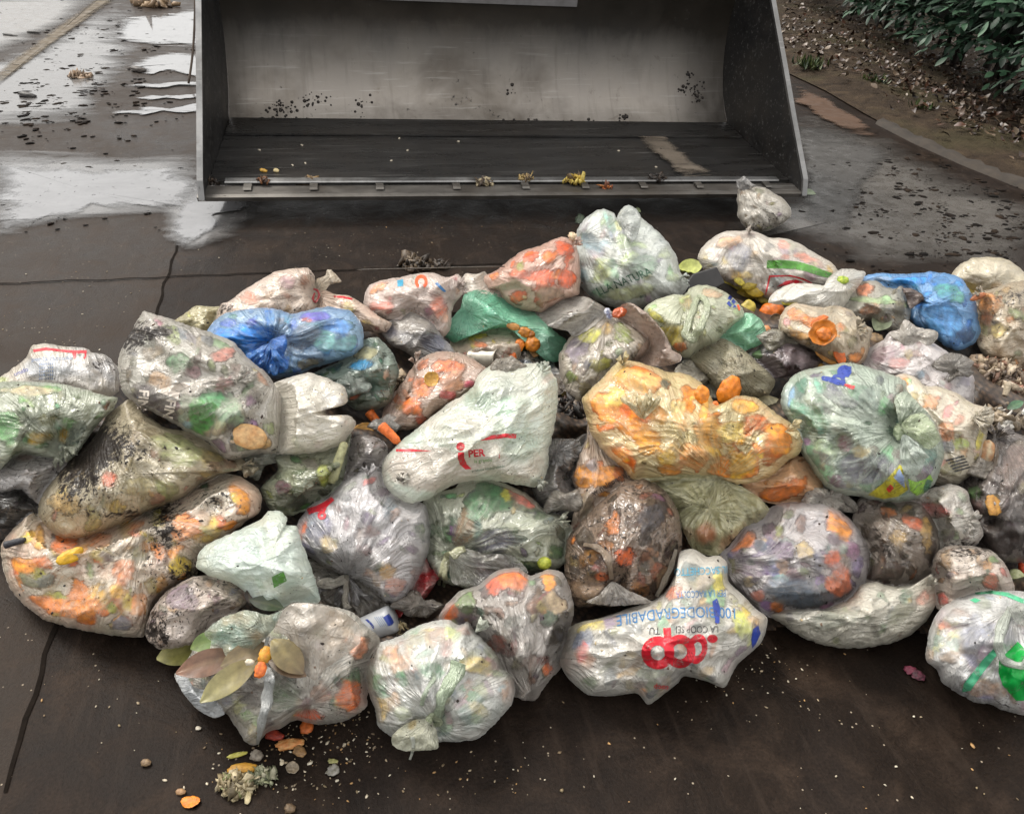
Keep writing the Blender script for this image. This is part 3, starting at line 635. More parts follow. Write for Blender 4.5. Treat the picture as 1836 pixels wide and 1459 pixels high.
    V = np.vstack([front, back_]); V[:, 2] = np.maximum(V[:, 2], .006+.004*np.abs(np.sin(np.arange(len(V)))))
    uvall = np.vstack([uv, uv if flat else uvb]); wall = np.r_[white, white if flat else white[keep]]; Rall = np.r_[R, bR]
    global FOLD, RIM, KEEPDEP
    KEEPDEP = (uv, R, Fc, na, dep, None if flat else keep, Dv)
    FOLD = np.vstack([fold, fold if flat else fold[keep]]); RIM = smooth(.80, 1.0, Rall)*(.8 if not flat else .35)
    return V, faces, uvall, wall, Rall, B, n0, c
def colours(uv, white, R, rng, film, pal, veil, cell, blobs, edge=.25, soft=.32):
    u, v = uv[:, 0], uv[:, 1]; film = lin(film) if isinstance(film, str) else film
    if pal:
        ps = [lin(p) for p, w in pal]; ws = [w for p, w in pal]
        c1 = cells_colour(u, v, rng, cell, ps, ws, soft); c2 = cells_colour(u, v, rng, cell*.42, ps, ws, soft*.8)
        c3 = cells_colour(u, v, rng, cell*.22, ps, ws, soft*.7); base = c1*.50+c2*.32+c3*.18
        mb_ = base.mean(0); base = np.clip(mb_+(base-mb_)*1.55, .01, 1)
    else: base = np.tile(film, (len(u), 1))
    ve = veil-.10+.26*fbm(u/70, v/70, rng.randint(60), 3)+.10*noise2(u/16, v/16, rng.randint(60))
    for bl in blobs:
        x, y, rx, ry, an, hx, a = bl[:7]; sh = bl[7] if len(bl) > 7 else .35
        ca, sa = math.cos(math.radians(an)), math.sin(math.radians(an)); du, dv = u-x, v-y
        q = np.hypot((du*ca+dv*sa)/rx, (-du*sa+dv*ca)/ry)+.14*noise2(u/14, v/14, rng.randint(60))
        m = (a*(1-smooth(1-sh, 1+sh, q)))[:, None]
        base = base*(1-m)+(lin(hx) if isinstance(hx, str) else hx)*m; ve = ve*(1-.9*m[:, 0])
    ve = np.clip(ve+edge*smooth(.78, 1.0, R)+np.clip(white, 0, 1)*.55, 0, .97)[:, None]
    return base*.86*(1-ve)+film*ve
def contents_mesh(b, items_, pal, rng, T, D, nexp=0):
    """the waste inside a bag: packed pieces just under the film, one lumpy mesh with each piece in its own colour"""
    uv, R, Fc, na, dep, keep, Dv = KEEPDEP; u, v = uv[:, 0], uv[:, 1]; sc = D/F; h = np.full(len(u), -1.0); col = np.zeros((len(u), 3)); ps = [lin(p) for p, w in pal]; ws = np.array([w for p, w in pal], float); ws /= ws.sum()
    base = cells_colour(u, v, rng, 22, [p*.6 for p in ps], list(ws), .3); col[:] = base; gap0 = .017; h[:] = 0
    for ii, it in enumerate(items_):
        big = ii >= len(items_)-nexp
        x, y, rx, ry, an, hx, al = it[:7]; cc = lin(hx) if isinstance(hx, str) else np.array(hx); cc = np.clip((cc-.5*cc.min())*1.6, .004, .88); ca, sa = math.cos(math.radians(an)), math.sin(math.radians(an)); du, dv = u-x, v-y
        q = np.hypot((du*ca+dv*sa)/rx, (-du*sa+dv*ca)/ry)+.34*noise2(u/(rx*.95)+x, v/(rx*.95)+y, 5)+.16*noise2(u/(rx*.35)+y, v/(rx*.35)+x, 6)
        cap = np.where(q < 1, (.0145+.006*np.sqrt(np.clip(1-q*q, 0, 1)) if big else .004+.0135*np.sqrt(np.clip(1-q*q, 0, 1))*rng.uniform(.75, 1.05)), -1); m = cap > h
        h = np.where(m, cap, h); tone = (.80+.34*noise2(u/9, v/9, 8)+.2*noise2((u*ca+v*sa)/24+x, (-u*sa+v*ca)/5, 9))[:, None]; wm = (m*(1-smooth(.55, 1.02, q)**2))[:, None]; col = col*(1-wm)+cc*tone*wm
    inner = np.maximum(dep+gap0-h*1.0, dep+.0016); inner = inner+.035*smooth(.86, 1.0, R)**2*min(1, T/.08)
    clear = 1-smooth(.003, .014, inner-dep)
    front = at(u, v, inner); k0 = np.arange(len(u)); front[:, 2] = np.maximum(front[:, 2], .012)
    ins = R < .965
    fc = [f for f in Fc if all(ins[i] for i in f)]
    used = np.zeros(len(u), bool); used[[i for f in fc for i in f]] = True; idx = -np.ones(len(u), int); idx[used] = np.arange(used.sum())
    mesh_obj('contents', front[used], [tuple(idx[i] for i in f) for f in fc], INNER, parent=b.o, loc=b.loc, cols=np.clip(col[used], .005, .9))
    return clear
def expand(poly, d):
    T_ = np.roll(poly, -1, 0)-np.roll(poly, 1, 0); T_ = T_/(np.linalg.norm(T_, axis=1)[:, None]+1e-9); nn = np.c_[T_[:, 1], -T_[:, 0]]
    ar = (poly[:, 0]*np.roll(poly[:, 1], -1)-np.roll(poly[:, 0], -1)*poly[:, 1]).sum()
    return poly+nn*d*(1 if ar > 0 else -1)
class Bag: pass
SOFTD = np.zeros((GH, GW))
def mark(B, D, tilt, c, extra=0.0):
    """remember where this bag lies, with a slope around it so that the next bags sink away towards it"""
    Q = expand(B, 3.0); y, x = np.mgrid[0:GH, 0:GW]; X = GX0+(x+.5)*GS; Y = GY0+(y+.5)*GS; pad = 26
    x0, x1, y0, y1 = Q[:, 0].min()-pad, Q[:, 0].max()+pad, Q[:, 1].min()-pad, Q[:, 1].max()+pad
    a, b = grid_idx(np.array([x0, x1]), np.array([y0, y1])); s = np.s_[a[0]:a[1]+1, b[0]:b[1]+1]; Xs, Ys = X[s], Y[s]
    m = inside(Q, Xs, Ys); d = D+tilt*(c[1]-Ys)*D/F+extra; MAXD[s] = np.where(m, np.maximum(MAXD[s], d), MAXD[s])
    q = Q[::2]; p1 = np.roll(q, -1, 0); best = np.full(Xs.shape, 1e9)
    for (ax, ay), (bx, by) in zip(q, p1):
        ex, ey = bx-ax, by-ay; t = np.clip(((Xs-ax)*ex+(Ys-ay)*ey)/(ex*ex+ey*ey+1e-9), 0, 1); best = np.minimum(best, (Xs-ax-t*ex)**2+(Ys-ay-t*ey)**2)
    r = np.sqrt(best); sc = D/F; soft = np.where(m, d, np.where(r < pad, d-1.7*r*sc, 0)); SOFTD[s] = np.maximum(SOFTD[s], soft)
class Bag: pass
def bag(key, label, reg, poly, film='#cfcac2', pal=(), veil=.4, cell=60, blobs=(), dirt=.3, knots=(), zc=None, T=None, tilt=.42, crump=1.0, pleat=1.0, wr=34, st=1.6, an=0.0, mat=None, ground=False, jag=2.0, name='waste_bag', cat='waste bag', group='food waste bags in the heap', edge=.25, lumps=(), dirtblobs=(), dd=0.0, soft=.32, items=1.0):
    rng = np.random.RandomState(sum(ord(ch)*(i+3) for i, ch in enumerate(key)) % 100000)
    P = pp(reg, poly); P = P if ground else expand(P, 3.5); K = [(*pp(reg, [(k[0], k[1])])[0], k[2]/REG[reg][2], k[3]) for k in knots]
    bl = [(*pp(reg, [(b[0], b[1])])[0], b[2]/REG[reg][2], b[3]/REG[reg][2], *b[4:]) for b in blobs]
    db = [(*pp(reg, [(b[0], b[1])])[0], b[2]/REG[reg][2], b[3]/REG[reg][2], b[4]) for b in dirtblobs]
    lm = [(*pp(reg, [(b[0], b[1])])[0], b[2]/REG[reg][2], b[3]) for b in lumps]
    a = P[:, 0]*np.roll(P[:, 1], -1)-np.roll(P[:, 0], -1)*P[:, 1]; area = abs(a.sum()/2)
    cen = ((P+np.roll(P, -1, 0))*a[:, None]).sum(0)/(3*a.sum())
    z = zc if zc is not None else heap_z(cen[0], P[:, 1].max())
    D = float(depth_on_z(cen[0:1], cen[1:2], z)[0])+dd
    y, x = np.mgrid[0:GH, 0:GW]; ya, xa = grid_idx(P[:, 0].min(), P[:, 1].min()); yb_, xb = grid_idx(P[:, 0].max(), P[:, 1].max()); s = np.s_[ya:yb_+1, xa:xb+1]
    Xs, Ys, Ms = GX0+(x[s]+.5)*GS, GY0+(y[s]+.5)*GS, MAXD[s]; ov = inside(P, Xs, Ys) & (Ms > 0)
    if ov.sum() > 6 and not ground:                        # lies behind its neighbours: settle a little further back
        need = (Ms+.012-(D+tilt*(cen[1]-Ys)*D/F))[ov]; D += min(.22, max(0.0, float(np.percentile(need, 72))))
    if T is None: T = .40*math.sqrt(area)*D/F
    if pal and items:                                    # pieces of waste pressing against the film
        x0, x1, y0, y1 = P[:, 0].min(), P[:, 0].max(), P[:, 1].min(), P[:, 1].max(); sz = math.sqrt(area); ws = np.array([w for _, w in pal], float); ws /= ws.sum()
        for k in range(int(items*(10+area/(560 if items >= .75 else 1500)))):
            X, Y = rng.uniform(x0, x1), rng.uniform(y0, y1)
            if not inside(P, np.array([X]), np.array([Y]))[0]: continue
            rx = rng.uniform(.045, .125)*min(sz, 230); ry = rx*rng.uniform(.28, .95); hx = pal[rng.choice(len(pal), p=ws)][0]
            cc = np.clip(lin(hx)*rng.uniform(.5, 1.25)*(1+.12*rng.randn(3)), .008, .9)
            bl.insert(0, (X, Y, rx, ry, rng.uniform(0, 180), cc, rng.uniform(.35, .8), rng.uniform(.12, .45))); lm.append((X, Y, max(rx, ry), rng.uniform(.04, .15)*(1 if k % 3 == 0 else 0)))
    for it in range(3 if ground else 1):
        r2 = np.random.RandomState(rng.randint(1) + sum(map(ord, key)))
        V, Fc, uv, wh, R, B, n0, c = make_surface(P, D, tilt, T, r2, K, crump, pleat, wr, st, an, jag=jag, lumps=lm)
        if ground and it < 2:
            rimv = at(B[:, 0], B[:, 1], D+tilt*(c[1]-B[:, 1])*D/F); z = z-(rimv[:, 2].min()-.015)*.9; z = max(z, .05)
            D = float(depth_on_z(cen[0:1], cen[1:2], z)[0])
    cols = colours(uv, wh, R, rng, film, pal, veil, cell, bl, edge, soft)
    dv = dirt+.25*fbm(uv[:, 0]/60, uv[:, 1]/60, rng.randint(50), 2)
    for x, y, rx, ry, am in db: dv = dv+am*np.exp(-(((uv[:, 0]-x)/rx)**2+((uv[:, 1]-y)/ry)**2))
    base = V[:, :].mean(0); base[2] = max(V[:, 2].min(), .0)
    full = pal and items >= .75
    if full: f_ = lin(film) if isinstance(film, str) else film; cols = cols*.36+np.clip(f_*1.36, 0, .88)*.64
    else: cols = np.clip(cols*1.28, 0, .88)
    o = mesh_obj(name, V, Fc, mat or FILM, loc=base, cols=cols, dirt=dv, fold=FOLD, rim=RIM); tag(o, label, cat, group)
    if full:
        tmp = Bag(); tmp.o = o; tmp.loc = base; cl = contents_mesh(tmp, bl, pal, rng, T, D, len(blobs))*(1.32-veil*.78)*(1-.35*np.clip(wh[:len(R)][:len(KEEPDEP[0])], 0, 1))
        cv = np.r_[cl, np.zeros(len(V)-len(cl))]; at__ = o.data.attributes.new('Clear', 'FLOAT', 'POINT'); at__.data.foreach_set('value', np.clip(cv, 0, 1))
    mark(B, D, tilt, c)
    b = Bag(); b.o = o; b.loc = base; b.bvh = BVHTree.FromPolygons(V.tolist(), [tuple(map(int, f)) for f in Fc]); b.D = D; b.T = T; b.rng = rng; b.film = film; b.tilt = tilt; b.c = c; b.mat = mat or FILM; b.reg = reg
    BAGS[key] = b; BVH.append(b); return b
def hit_depth(b, px, py):
    d = ray(np.array(float(px)), np.array(float(py))); L = float(np.linalg.norm(d)); h = b.bvh.ray_cast(Vector(CAM), Vector(d/L))
    return (h[3]/L, h[1]) if h[0] is not None else (None, None)
def nearest(px, py, only=None):
    best = None
    for b in ([only] if only else BVH):
        t, n = hit_depth(b, px, py)
        if t is not None and (best is None or t < best[0]): best = (t, n, b)
    if best is None: best = (float(depth_on_z(np.array([px]), np.array([py]), 0.002)[0]), Vector((0, 0, 1)), None)
    return best
def flap(b, name, reg, poly, knots=(), film=None, pal=(), veil=.6, lift=.012, blobs=(), dirt=.2, crump=.8, pleat=1.2, mat=None, wr=22, st=1.8, an=0.0, jag=1.5, label=None, T=.006, cell=40, bend=0.0, tuck=False, clearness=1.0):
    """a loose piece of the bag's own film (ear, neck, handle): a thin sheet with body lying over the bag"""
    rng = np.random.RandomState(abs(hash_str(name+str(poly[0]))) % 9999)
    P = pp(reg, poly); K = [(*pp(reg, [(k[0], k[1])])[0], k[2]/REG[reg][2], k[3]) for k in knots]
    bl = [(*pp(reg, [(q[0], q[1])])[0], q[2]/REG[reg][2], q[3]/REG[reg][2], *q[4:]) for q in blobs]
    cen = P.mean(0)
    base_d = b.D-b.T*.35
    def hook(u, v, dep):
        out = dep.copy()
        for i in range(len(u)):
            t, n = hit_depth(b, u[i], v[i])
            if t is not None: out[i] = min(dep[i], t-lift*.6)
        # soften the step where the sheet leaves the bag
        return out
    h0 = [hit_depth(b, *p)[0] for p in np.vstack([P*.5+cen*.5, cen])]; h0 = [q for q in h0 if q is not None]
    D = (min(h0)-lift) if h0 else base_d
    V, Fc, uv, wh, R, B, n0, c = make_surface(P, D, .15, T, rng, K, crump, pleat, wr, st, an, flat=True, jag=jag, tuck=tuck, hook=hook, rings=12, sheet_bend=bend)
    cols = colours(uv, wh, R, rng, film or b.film, pal, veil, cell, bl, .2)
    o = mesh_obj(name, V, Fc, mat or b.mat, parent=b.o, loc=b.loc, cols=cols, dirt=dirt+.2*fbm(uv[:, 0]/40, uv[:, 1]/40, 3, 2), fold=FOLD, rim=RIM)
    clr = (.62 if mat is not INK_RED else 0)*(1-np.clip(wh, 0, 1))*clearness; q_ = o.data.attributes.new('Clear', 'FLOAT', 'POINT'); q_.data.foreach_set('value', np.clip(clr, 0, 1))
    if label: o['label'] = label
    mark(B, D, .15, c) if tuck else None
    fb = Bag(); fb.bvh = BVHTree.FromPolygons(V.tolist(), [tuple(map(int, f)) for f in Fc]); fb.o = o; fb.loc = b.loc; fb.D = D; BVH.append(fb); return fb
def ears(b, reg, x, y, dirs, ln, film=None, wid=.55, label=None, lift=.012, name='loose_film'):
    """ragged ends of film flaring out beyond a knot"""
    s = REG[reg][2]
    for k, a in enumerate(dirs):
        r = np.random.RandomState(hash_str(f'{reg}{x}{y}{k}') % 9999); A = math.radians(a); L = ln*r.uniform(.75, 1.2); P_ = []
        for t, w in ((0, -.05), (.35, -.22), (.7, -.42), (.95, -.55), (1.05, -.28), (.92, 0.0), (1.08, .24), (.96, .52), (.66, .40), (.3, .2), (0, .05)):
            q = t*L*(1+.10*r.randn()); v = w*L*wid*(1+.15*r.randn()); P_.append((x+q*math.cos(A)-v*math.sin(A), y+q*math.sin(A)+v*math.cos(A)))
        flap(b, name, reg, P_, knots=[(x, y, L*1.1, 1.3)], film=film, veil=.85, lift=lift+.004*k, crump=1.0, T=.008)
def hash_str(s):
    h = 0
    for ch in s: h = (h*31+ord(ch)) & 0x7fffffff
    return h
def band(b, name, reg, path, width, film=None, lift=.012, mat=None, dirt=.15, over=None):
    """a strap of film: loop handles and twisted tails"""
    P = pp(reg, path); w = width if hasattr(width, '__len__') else [width]*len(P)
    t = np.linspace(0, len(P)-1, 14*len(P)); i = np.clip(t.astype(int), 0, len(P)-2); f = (t-i)[:, None]
    p0, p1, p2, p3 = P[np.maximum(i-1, 0)], P[i], P[i+1], P[np.minimum(i+2, len(P)-1)]
    C = .5*((2*p1)+(-p0+p2)*f+(2*p0-5*p1+4*p2-p3)*f**2+(-p0+3*p1-3*p2+p3)*f**3); ww = np.interp(t, range(len(P)), w)/REG[reg][2]
    dn = np.gradient(C, axis=0); dn /= np.linalg.norm(dn, axis=1)[:, None]+1e-9; nn = np.c_[-dn[:, 1], dn[:, 0]]
    ds = []
    for q in C: h = nearest(*q) if over is None else nearest(q[0], q[1], over); ds.append(h[0])
    ds = np.array(ds); ds = np.minimum(ds, b.D+.05); k = np.ones(9)/9; ds = np.convolve(np.pad(ds, 4, 'edge'), k, 'valid')-lift
    V = []; Fc = []; m = 8; rng = np.random.RandomState(abs(hash_str(name+str(path[0]))) % 9999); fold = rng.rand(m)*6
    for a in range(len(C)):
        for j in range(m):
            th = 2*math.pi*j/m; off = math.cos(th)*ww[a]*.5; dz = math.sin(th)*ww[a]*.22*b.D/F*(1+.5*math.sin(fold[j]+a*.12))
            off *= 1+.15*math.sin(a*.35+fold[j])
            V.append(at(np.array(C[a, 0]+nn[a, 0]*off), np.array(C[a, 1]+nn[a, 1]*off), np.array(ds[a]-dz)))
        if a: q = m*(a-1); Fc += [(q+j, q+(j+1) % m, q+m+(j+1) % m, q+m+j) for j in range(m)]
    Fc += [tuple(range(m))[::-1], tuple(range(len(V)-m, len(V)))]
    V = np.array(V); V[:, 2] = np.maximum(V[:, 2], .004); n_ = len(V); f_ = lin(film or b.film)
    cols = f_*(1+.12*noise2(np.arange(n_)*.09, np.arange(n_)*.013))[:, None]
    return mesh_obj(name, V, Fc, mat or b.mat, parent=b.o, loc=b.loc, cols=cols, dirt=np.full(n_, dirt), fold=np.c_[np.arange(n_)//m*.06, np.arange(n_)%m*.9, np.full(n_, fold[0])], rim=np.zeros(n_))
# ---- printing on the film
def project(b, name, V2, tris, mat, lift=.0014, sub=2.6, fallback=True):
    bm = bmesh.new(); vs = [bm.verts.new((x, y, 0)) for x, y in V2]
    for t in tris:
        try: bm.faces.new([vs[i] for i in t])
        except ValueError: pass
    for k in range(6):
        ed = [e for e in bm.edges if e.calc_length() > sub]
        if not ed: break
        bmesh.ops.subdivide_edges(bm, edges=ed, cuts=1, use_grid_fill=False); bmesh.ops.triangulate(bm, faces=[f for f in bm.faces if len(f.verts) > 3])
    bm.verts.ensure_lookup_table(); out = []; last = b.D
    for v in bm.verts:
        t, n = hit_depth(b, v.co.x, v.co.y)
        if t is None: t = last
        last = t; out.append(at(np.array(v.co.x), np.array(v.co.y), np.array(t-lift)))
    Fc = [[v.index for v in f.verts] for f in bm.faces]; bm.free()
    o = mesh_obj(name, out, Fc, mat, parent=b.o, loc=b.loc); return o
def text(b, s, x, y, h, ang, mat, sx=1.0, name='printed_text', bold=0.0, shear=0.0, arc=0.0, spacing=1.0, lift=.0014):
    cu = bpy.data.curves.new('lettering', 'FONT'); cu.body = s; cu.size = 1.0; cu.offset = bold; cu.resolution_u = 3; cu.space_character = spacing; cu.align_x = 'CENTER'; cu.align_y = 'CENTER'
    ob = bpy.data.objects.new('lettering', cu); COL.objects.link(ob); dg = bpy.context.evaluated_depsgraph_get(); me = bpy.data.meshes.new_from_object(ob.evaluated_get(dg))
    bpy.data.objects.remove(ob); bpy.data.curves.remove(cu)
    co = np.array([v.co[:2] for v in me.vertices]); tr = [tuple(p.vertices) for p in me.polygons]; bpy.data.meshes.remove(me)
    q = co*h/.69; q[:, 0] = q[:, 0]*sx+shear*q[:, 1]; q[:, 1] += arc*(q[:, 0]**2); a = math.radians(ang)
    X = x+q[:, 0]*math.cos(a)+q[:, 1]*math.sin(a); Y = y-(-q[:, 0]*math.sin(a)+q[:, 1]*math.cos(a))
    return project(b, name, np.c_[X, Y], tr, mat, lift=lift)
def ringshape(cx, cy, ro, ri, a0=0, a1=360, n=40, sy=1.0, rot=0, six=None):
    V = []; T_ = []; c, s = math.cos(math.radians(rot)), math.sin(math.radians(rot)); six = six or 1.0
    for i in range(n+1):
        a = math.radians(a0+(a1-a0)*i/n)
        for r, kx in ((ro, 1.0), (ri, six)):
            x, y = r*math.cos(a)*kx, r*math.sin(a)*sy; V.append((cx+x*c-y*s, cy+x*s+y*c))
        if i: T_ += [(2*i-2, 2*i-1, 2*i+1), (2*i-2, 2*i+1, 2*i)]
    return V, T_
def polyshape(P):
    P = [(float(x), float(y)) for x, y in P]; return P, [tuple(t) for t in tessellate_polygon([[Vector((x, y, 0)) for x, y in P]])]
def shapes(b, name, lst, mat, reg=None, lift=.0016):
    V = []; T_ = []
    for v, t in lst: k = len(V); V += list(map(tuple, v)); T_ += [tuple(k+i for i in q) for q in t]
    if reg: V = pp(reg, V)
    return project(b, name, V, T_, mat, lift=lift)
# ------------------------------------------------------------------ the heap, nearest bags first
OR, SAL, GRN, DKG, BRN, DRK, GRY, CRM, YEL, PUR = '#d8742c', '#c98468', '#7d9068', '#4d6a4f', '#74604e', '#40383a', '#8f8b86', '#cfc4a6', '#bda74c', '#7c6c7c'
# --- front row
b = bag('frontwhite', 'white and mint knotted bag, foremost of the heap at centre on bare ground', '17', [(58, 780), (95, 680), (140, 600), (250, 560), (380, 492), (470, 462), (575, 455), (640, 488), (692, 463), (742, 540), (800, 590), (880, 680), (915, 760), (972, 810), (985, 900), (960, 985), (870, 1090), (760, 1190), (640, 1212), (510, 1215), (400, 1225), (290, 1215), (195, 1170), (130, 1110), (108, 1000), (72, 900)],
  film='#dde0d2', pal=[('#d7d2bd', 3), ('#8fb796', 1.6), ('#d8c39f', 1.2), ('#c7ceca', 1.5), ('#cfa98e', .5)], veil=.78, cell=44, dirt=.12, knots=[(470, 1090, 330, 1.1)], ground=True, crump=1.25, wr=27, T=.115, blobs=[(450, 770, 90, 60, 20, '#6f9f7c', .6), (210, 660, 60, 50, 0, '#b98a66', .5), (760, 740, 110, 60, 10, '#d6c27e', .5), (150, 890, 40, 60, 0, '#6f9277', .5), (150, 1010, 50, 90, 10, '#d2bc84', .6)])
flap(b, 'neck', '17', [(470, 1085), (380, 1070), (290, 1110), (215, 1180), (225, 1240), (300, 1272), (395, 1268), (500, 1258), (508, 1200)], knots=[(475, 1080, 40, 1)], film='#dcdcc6', lift=.02, blobs=[(345, 1100, 25, 45, 20, '#cda93a', .8)])
band(b, 'handle', '17', [(330, 1325), (350, 1250), (345, 1180)], [14, 20, 30], film='#dfe2d6')
band(b, 'handle', '17', [(640, 720), (600, 820), (530, 930), (500, 1060), (505, 1095)], [100, 95, 80, 60, 30], film='#c9d8bc', lift=.016)
band(b, 'handle', '17', [(400, 990), (430, 900), (480, 820), (470, 780)], [26, 30, 26, 14], film='#cfdcc6')
band(b, 'knot', '17', [(440, 1090), (475, 1050), (515, 1090), (480, 1110)], [40, 50, 46, 30], film='#c6cfae', lift=.02)
ears(b, '17', 740, 530, (300, 330), 90, film='#dbe0d2')
b = bag('stripe', 'white bag with a broad green stripe and tied handles at the right front', '19', [(1255, 950), (1272, 850), (1300, 760), (1350, 690), (1440, 635), (1560, 600), (1700, 588), (1850, 600), (2010, 680), (2100, 800), (2140, 950), (2100, 1100), (2000, 1240), (1850, 1325), (1720, 1300), (1640, 1262), (1550, 1250), (1440, 1192), (1350, 1130), (1320, 1055), (1262, 1010)],
  film='#dcdbd3', pal=[('#c9c6c2', 3), ('#a9adb8', 1.5), ('#d3c2ae', 1.5), ('#c5a697', .5)], veil=.80, cell=75, dirt=.10, knots=[(1780, 690, 200, .8)], ground=True, crump=.9, T=.15, blobs=[(1550, 850, 130, 120, 0, '#a3a6b4', .55), (1270, 970, 30, 45, 0, '#cf962f', .8), (1360, 790, 45, 30, 0, '#c58065', .5), (1600, 1170, 130, 60, 10, '#c6a78d', .5)], dirtblobs=[(1700, 1270, 200, 60, .5), (1400, 1180, 90, 30, .3)])
shapes(b, 'green_print', [polyshape([(1690, 1000), (1740, 950), (1800, 890), (1836, 930), (1880, 1000), (1900, 1100), (1870, 1240), (1790, 1240), (1710, 1150), (1685, 1070)])], INK_EMER, '19')
shapes(b, 'green_stripe', [polyshape([(1480, 1140), (1470, 1190), (1520, 1180), (1590, 1080), (1690, 950), (1660, 930), (1590, 1000), (1520, 1090)])], INK_MINT, '19')
shapes(b, 'green_stripe', [polyshape([(1545, 600), (1640, 588), (1740, 600), (1836, 640), (1836, 668), (1730, 622), (1640, 606), (1550, 612)]), polyshape([(1515, 645), (1545, 632), (1580, 645), (1550, 662)])], INK_MINT, '19')
band(b, 'handle', '19', [(1760, 690), (1700, 820), (1690, 930), (1730, 1010), (1836, 1030), (1880, 960)], [50, 70, 60, 45, 50, 60], film='#d7ddd2', lift=.018)
flap(b, 'knot', '19', [(1740, 690), (1800, 660), (1880, 680), (1900, 760), (1840, 800), (1780, 770)], knots=[(1780, 690, 60, 1)], film='#dfe2da', lift=.02)

b = bag('coop', 'clear whitish bag printed with big red upside-down logo at the front', '18', [(88, 1085), (128, 970), (150, 895), (210, 860), (350, 828), (540, 765), (700, 715), (790, 640), (850, 520), (872, 400), (960, 378), (1050, 428), (1130, 422), (1182, 470), (1190, 590), (1290, 685), (1370, 772), (1445, 835), (1405, 990), (1250, 1130), (1165, 1282), (1050, 1245), (905, 1208), (850, 1262), (668, 1395), (592, 1322), (430, 1340), (270, 1330), (150, 1232), (95, 1150)],
  film='#cbc8c0', pal=[('#bdb6ac', 3), ('#a5a19b', 2), ('#c8b08c', 1), ('#a8abb3', 1)], veil=.66, cell=70, dirt=.15, ground=True, crump=.85, wr=34, an=.15, st=2.2, T=.12, tilt=.5, knots=[(-40, 1080, 260, .7)], jag=1.0,
  blobs=[(825, 660, 75, 55, 0, '#cf8a74', .75), (230, 1060, 40, 80, 20, '#d07a78', .7), (1130, 600, 50, 80, 0, '#d9c46a', .6), (1280, 870, 60, 150, -20, '#b8bd62', .55), (1310, 770, 40, 60, 0, '#b9a54a', .5), (700, 1190, 150, 40, 0, '#9aa092', .4)])
rg = [ringshape(728, 1057, 108, 49), ringshape(872, 1048, 102, 47, sy=1.08), ringshape(985, 1032, 66, 31, sy=1.5, rot=12), polyshape([(762, 895), (812, 892), (826, 1060), (776, 1060)])]
shapes(b, 'printed_logo', rg+[ringshape(1085, 965, 34, 3, sy=.8)], INK_RED, '18')
text(b, 'coop', *pp('18', [(750, 1285)])[0], 9, 184, INK_RED, bold=.02)
text(b, 'LA COOP SEI', *pp('18', [(985, 902)])[0], 12.5, 180, INK_BLACK, sx=.74, name='printed_text')
text(b, 'TU.', *pp('18', [(700, 912)])[0], 12.5, 180, INK_BLACK, sx=.85, name='printed_text')
text(b, '100 BIODEGRADABILE', *pp('18', [(850, 792)])[0], 19.0, 176.5, INK_BLUE, sx=.80, name='printed_text', arc=0.0007)
text(b, 'IL SACCHETTO', *pp('18', [(1010, 520)])[0], 13, 177, INK_SKY, sx=.75)
text(b, 'PER LA RACCOLTA', *pp('18', [(1010, 670)])[0], 12, 178, INK_BLUE, sx=.6)
shapes(b, 'blue_print', [polyshape([(1085, 720), (1115, 700), (1135, 760), (1130, 860), (1105, 870)])], INK_NAVY, '18')
shapes(b, 'blue_print', [polyshape([(1340, 970), (1350, 900), (1385, 880), (1400, 930), (1370, 1000), (1345, 1030)])], INK_NAVY, '18')
b = bag('leafbag', 'torn greyish bag spilling brown magnolia leaves at the left front', '16', [(230, 660), (275, 640), (335, 520), (405, 420), (500, 340), (640, 295), (760, 325), (850, 285), (905, 252), (1020, 255), (1150, 280), (1250, 310), (1312, 372), (1390, 440), (1405, 500), (1350, 560), (1335, 680), (1322, 850), (1200, 930), (1050, 950), (920, 925), (850, 965), (760, 992), (700, 1062), (640, 1050), (580, 960), (520, 882), (450, 912), (350, 850), (270, 752)],
  film='#c3beb5', pal=[('#a59f98', 2), ('#8b8f84', 2), ('#b7a894', 2), ('#7f8379', 1)], veil=.5, cell=55, dirt=.25, ground=True, crump=1.35, wr=25, T=.115, zc=.10, knots=[(985, 830, 240, 1.0)], edge=.15,
  blobs=[(1240, 790, 110, 90, -25, '#e0662a', .9), (1000, 900, 90, 40, 0, '#d8592c', .9), (1270, 500, 75, 85, 0, '#d99a80', .6), (560, 640, 260, 110, 12, '#2c2a22', .92), (850, 780, 110, 110, 0, '#5b6a54', .8), (540, 430, 110, 60, 10, '#74937b', .6), (680, 780, 90, 110, 0, '#7c7876', .6)])
flap(b, 'torn_flap', '16', [(400, 425), (500, 340), (640, 297), (770, 325), (845, 300), (800, 400), (740, 465), (660, 540), (590, 590), (530, 570), (500, 510), (440, 470)], film='#b3beb0', pal=[('#7f9b86', 2), ('#c7b58a', 1)], veil=.5, knots=[(770, 450, 70, .8)], lift=.022, crump=1.4, blobs=[(700, 440, 40, 25, 0, '#cf9c50', .6)])
flap(b, 'torn_flap', '16', [(795, 420), (850, 300), (910, 255), (1040, 262), (1180, 300), (1280, 380), (1290, 480), (1180, 570), (1080, 640), (1040, 700), (980, 660), (930, 520), (860, 440)], film='#cfc6ba', pal=[('#c3b09a', 2), ('#b9b2a8', 2)], veil=.5, knots=[(985, 830, 200, 1)], lift=.018, crump=1.2)
band(b, 'torn_strip', '16', [(760, 450), (750, 560), (770, 680), (760, 800), (730, 930), (705, 1062)], [24, 22, 60, 66, 50, 16], film='#c4c6c4', lift=.03)
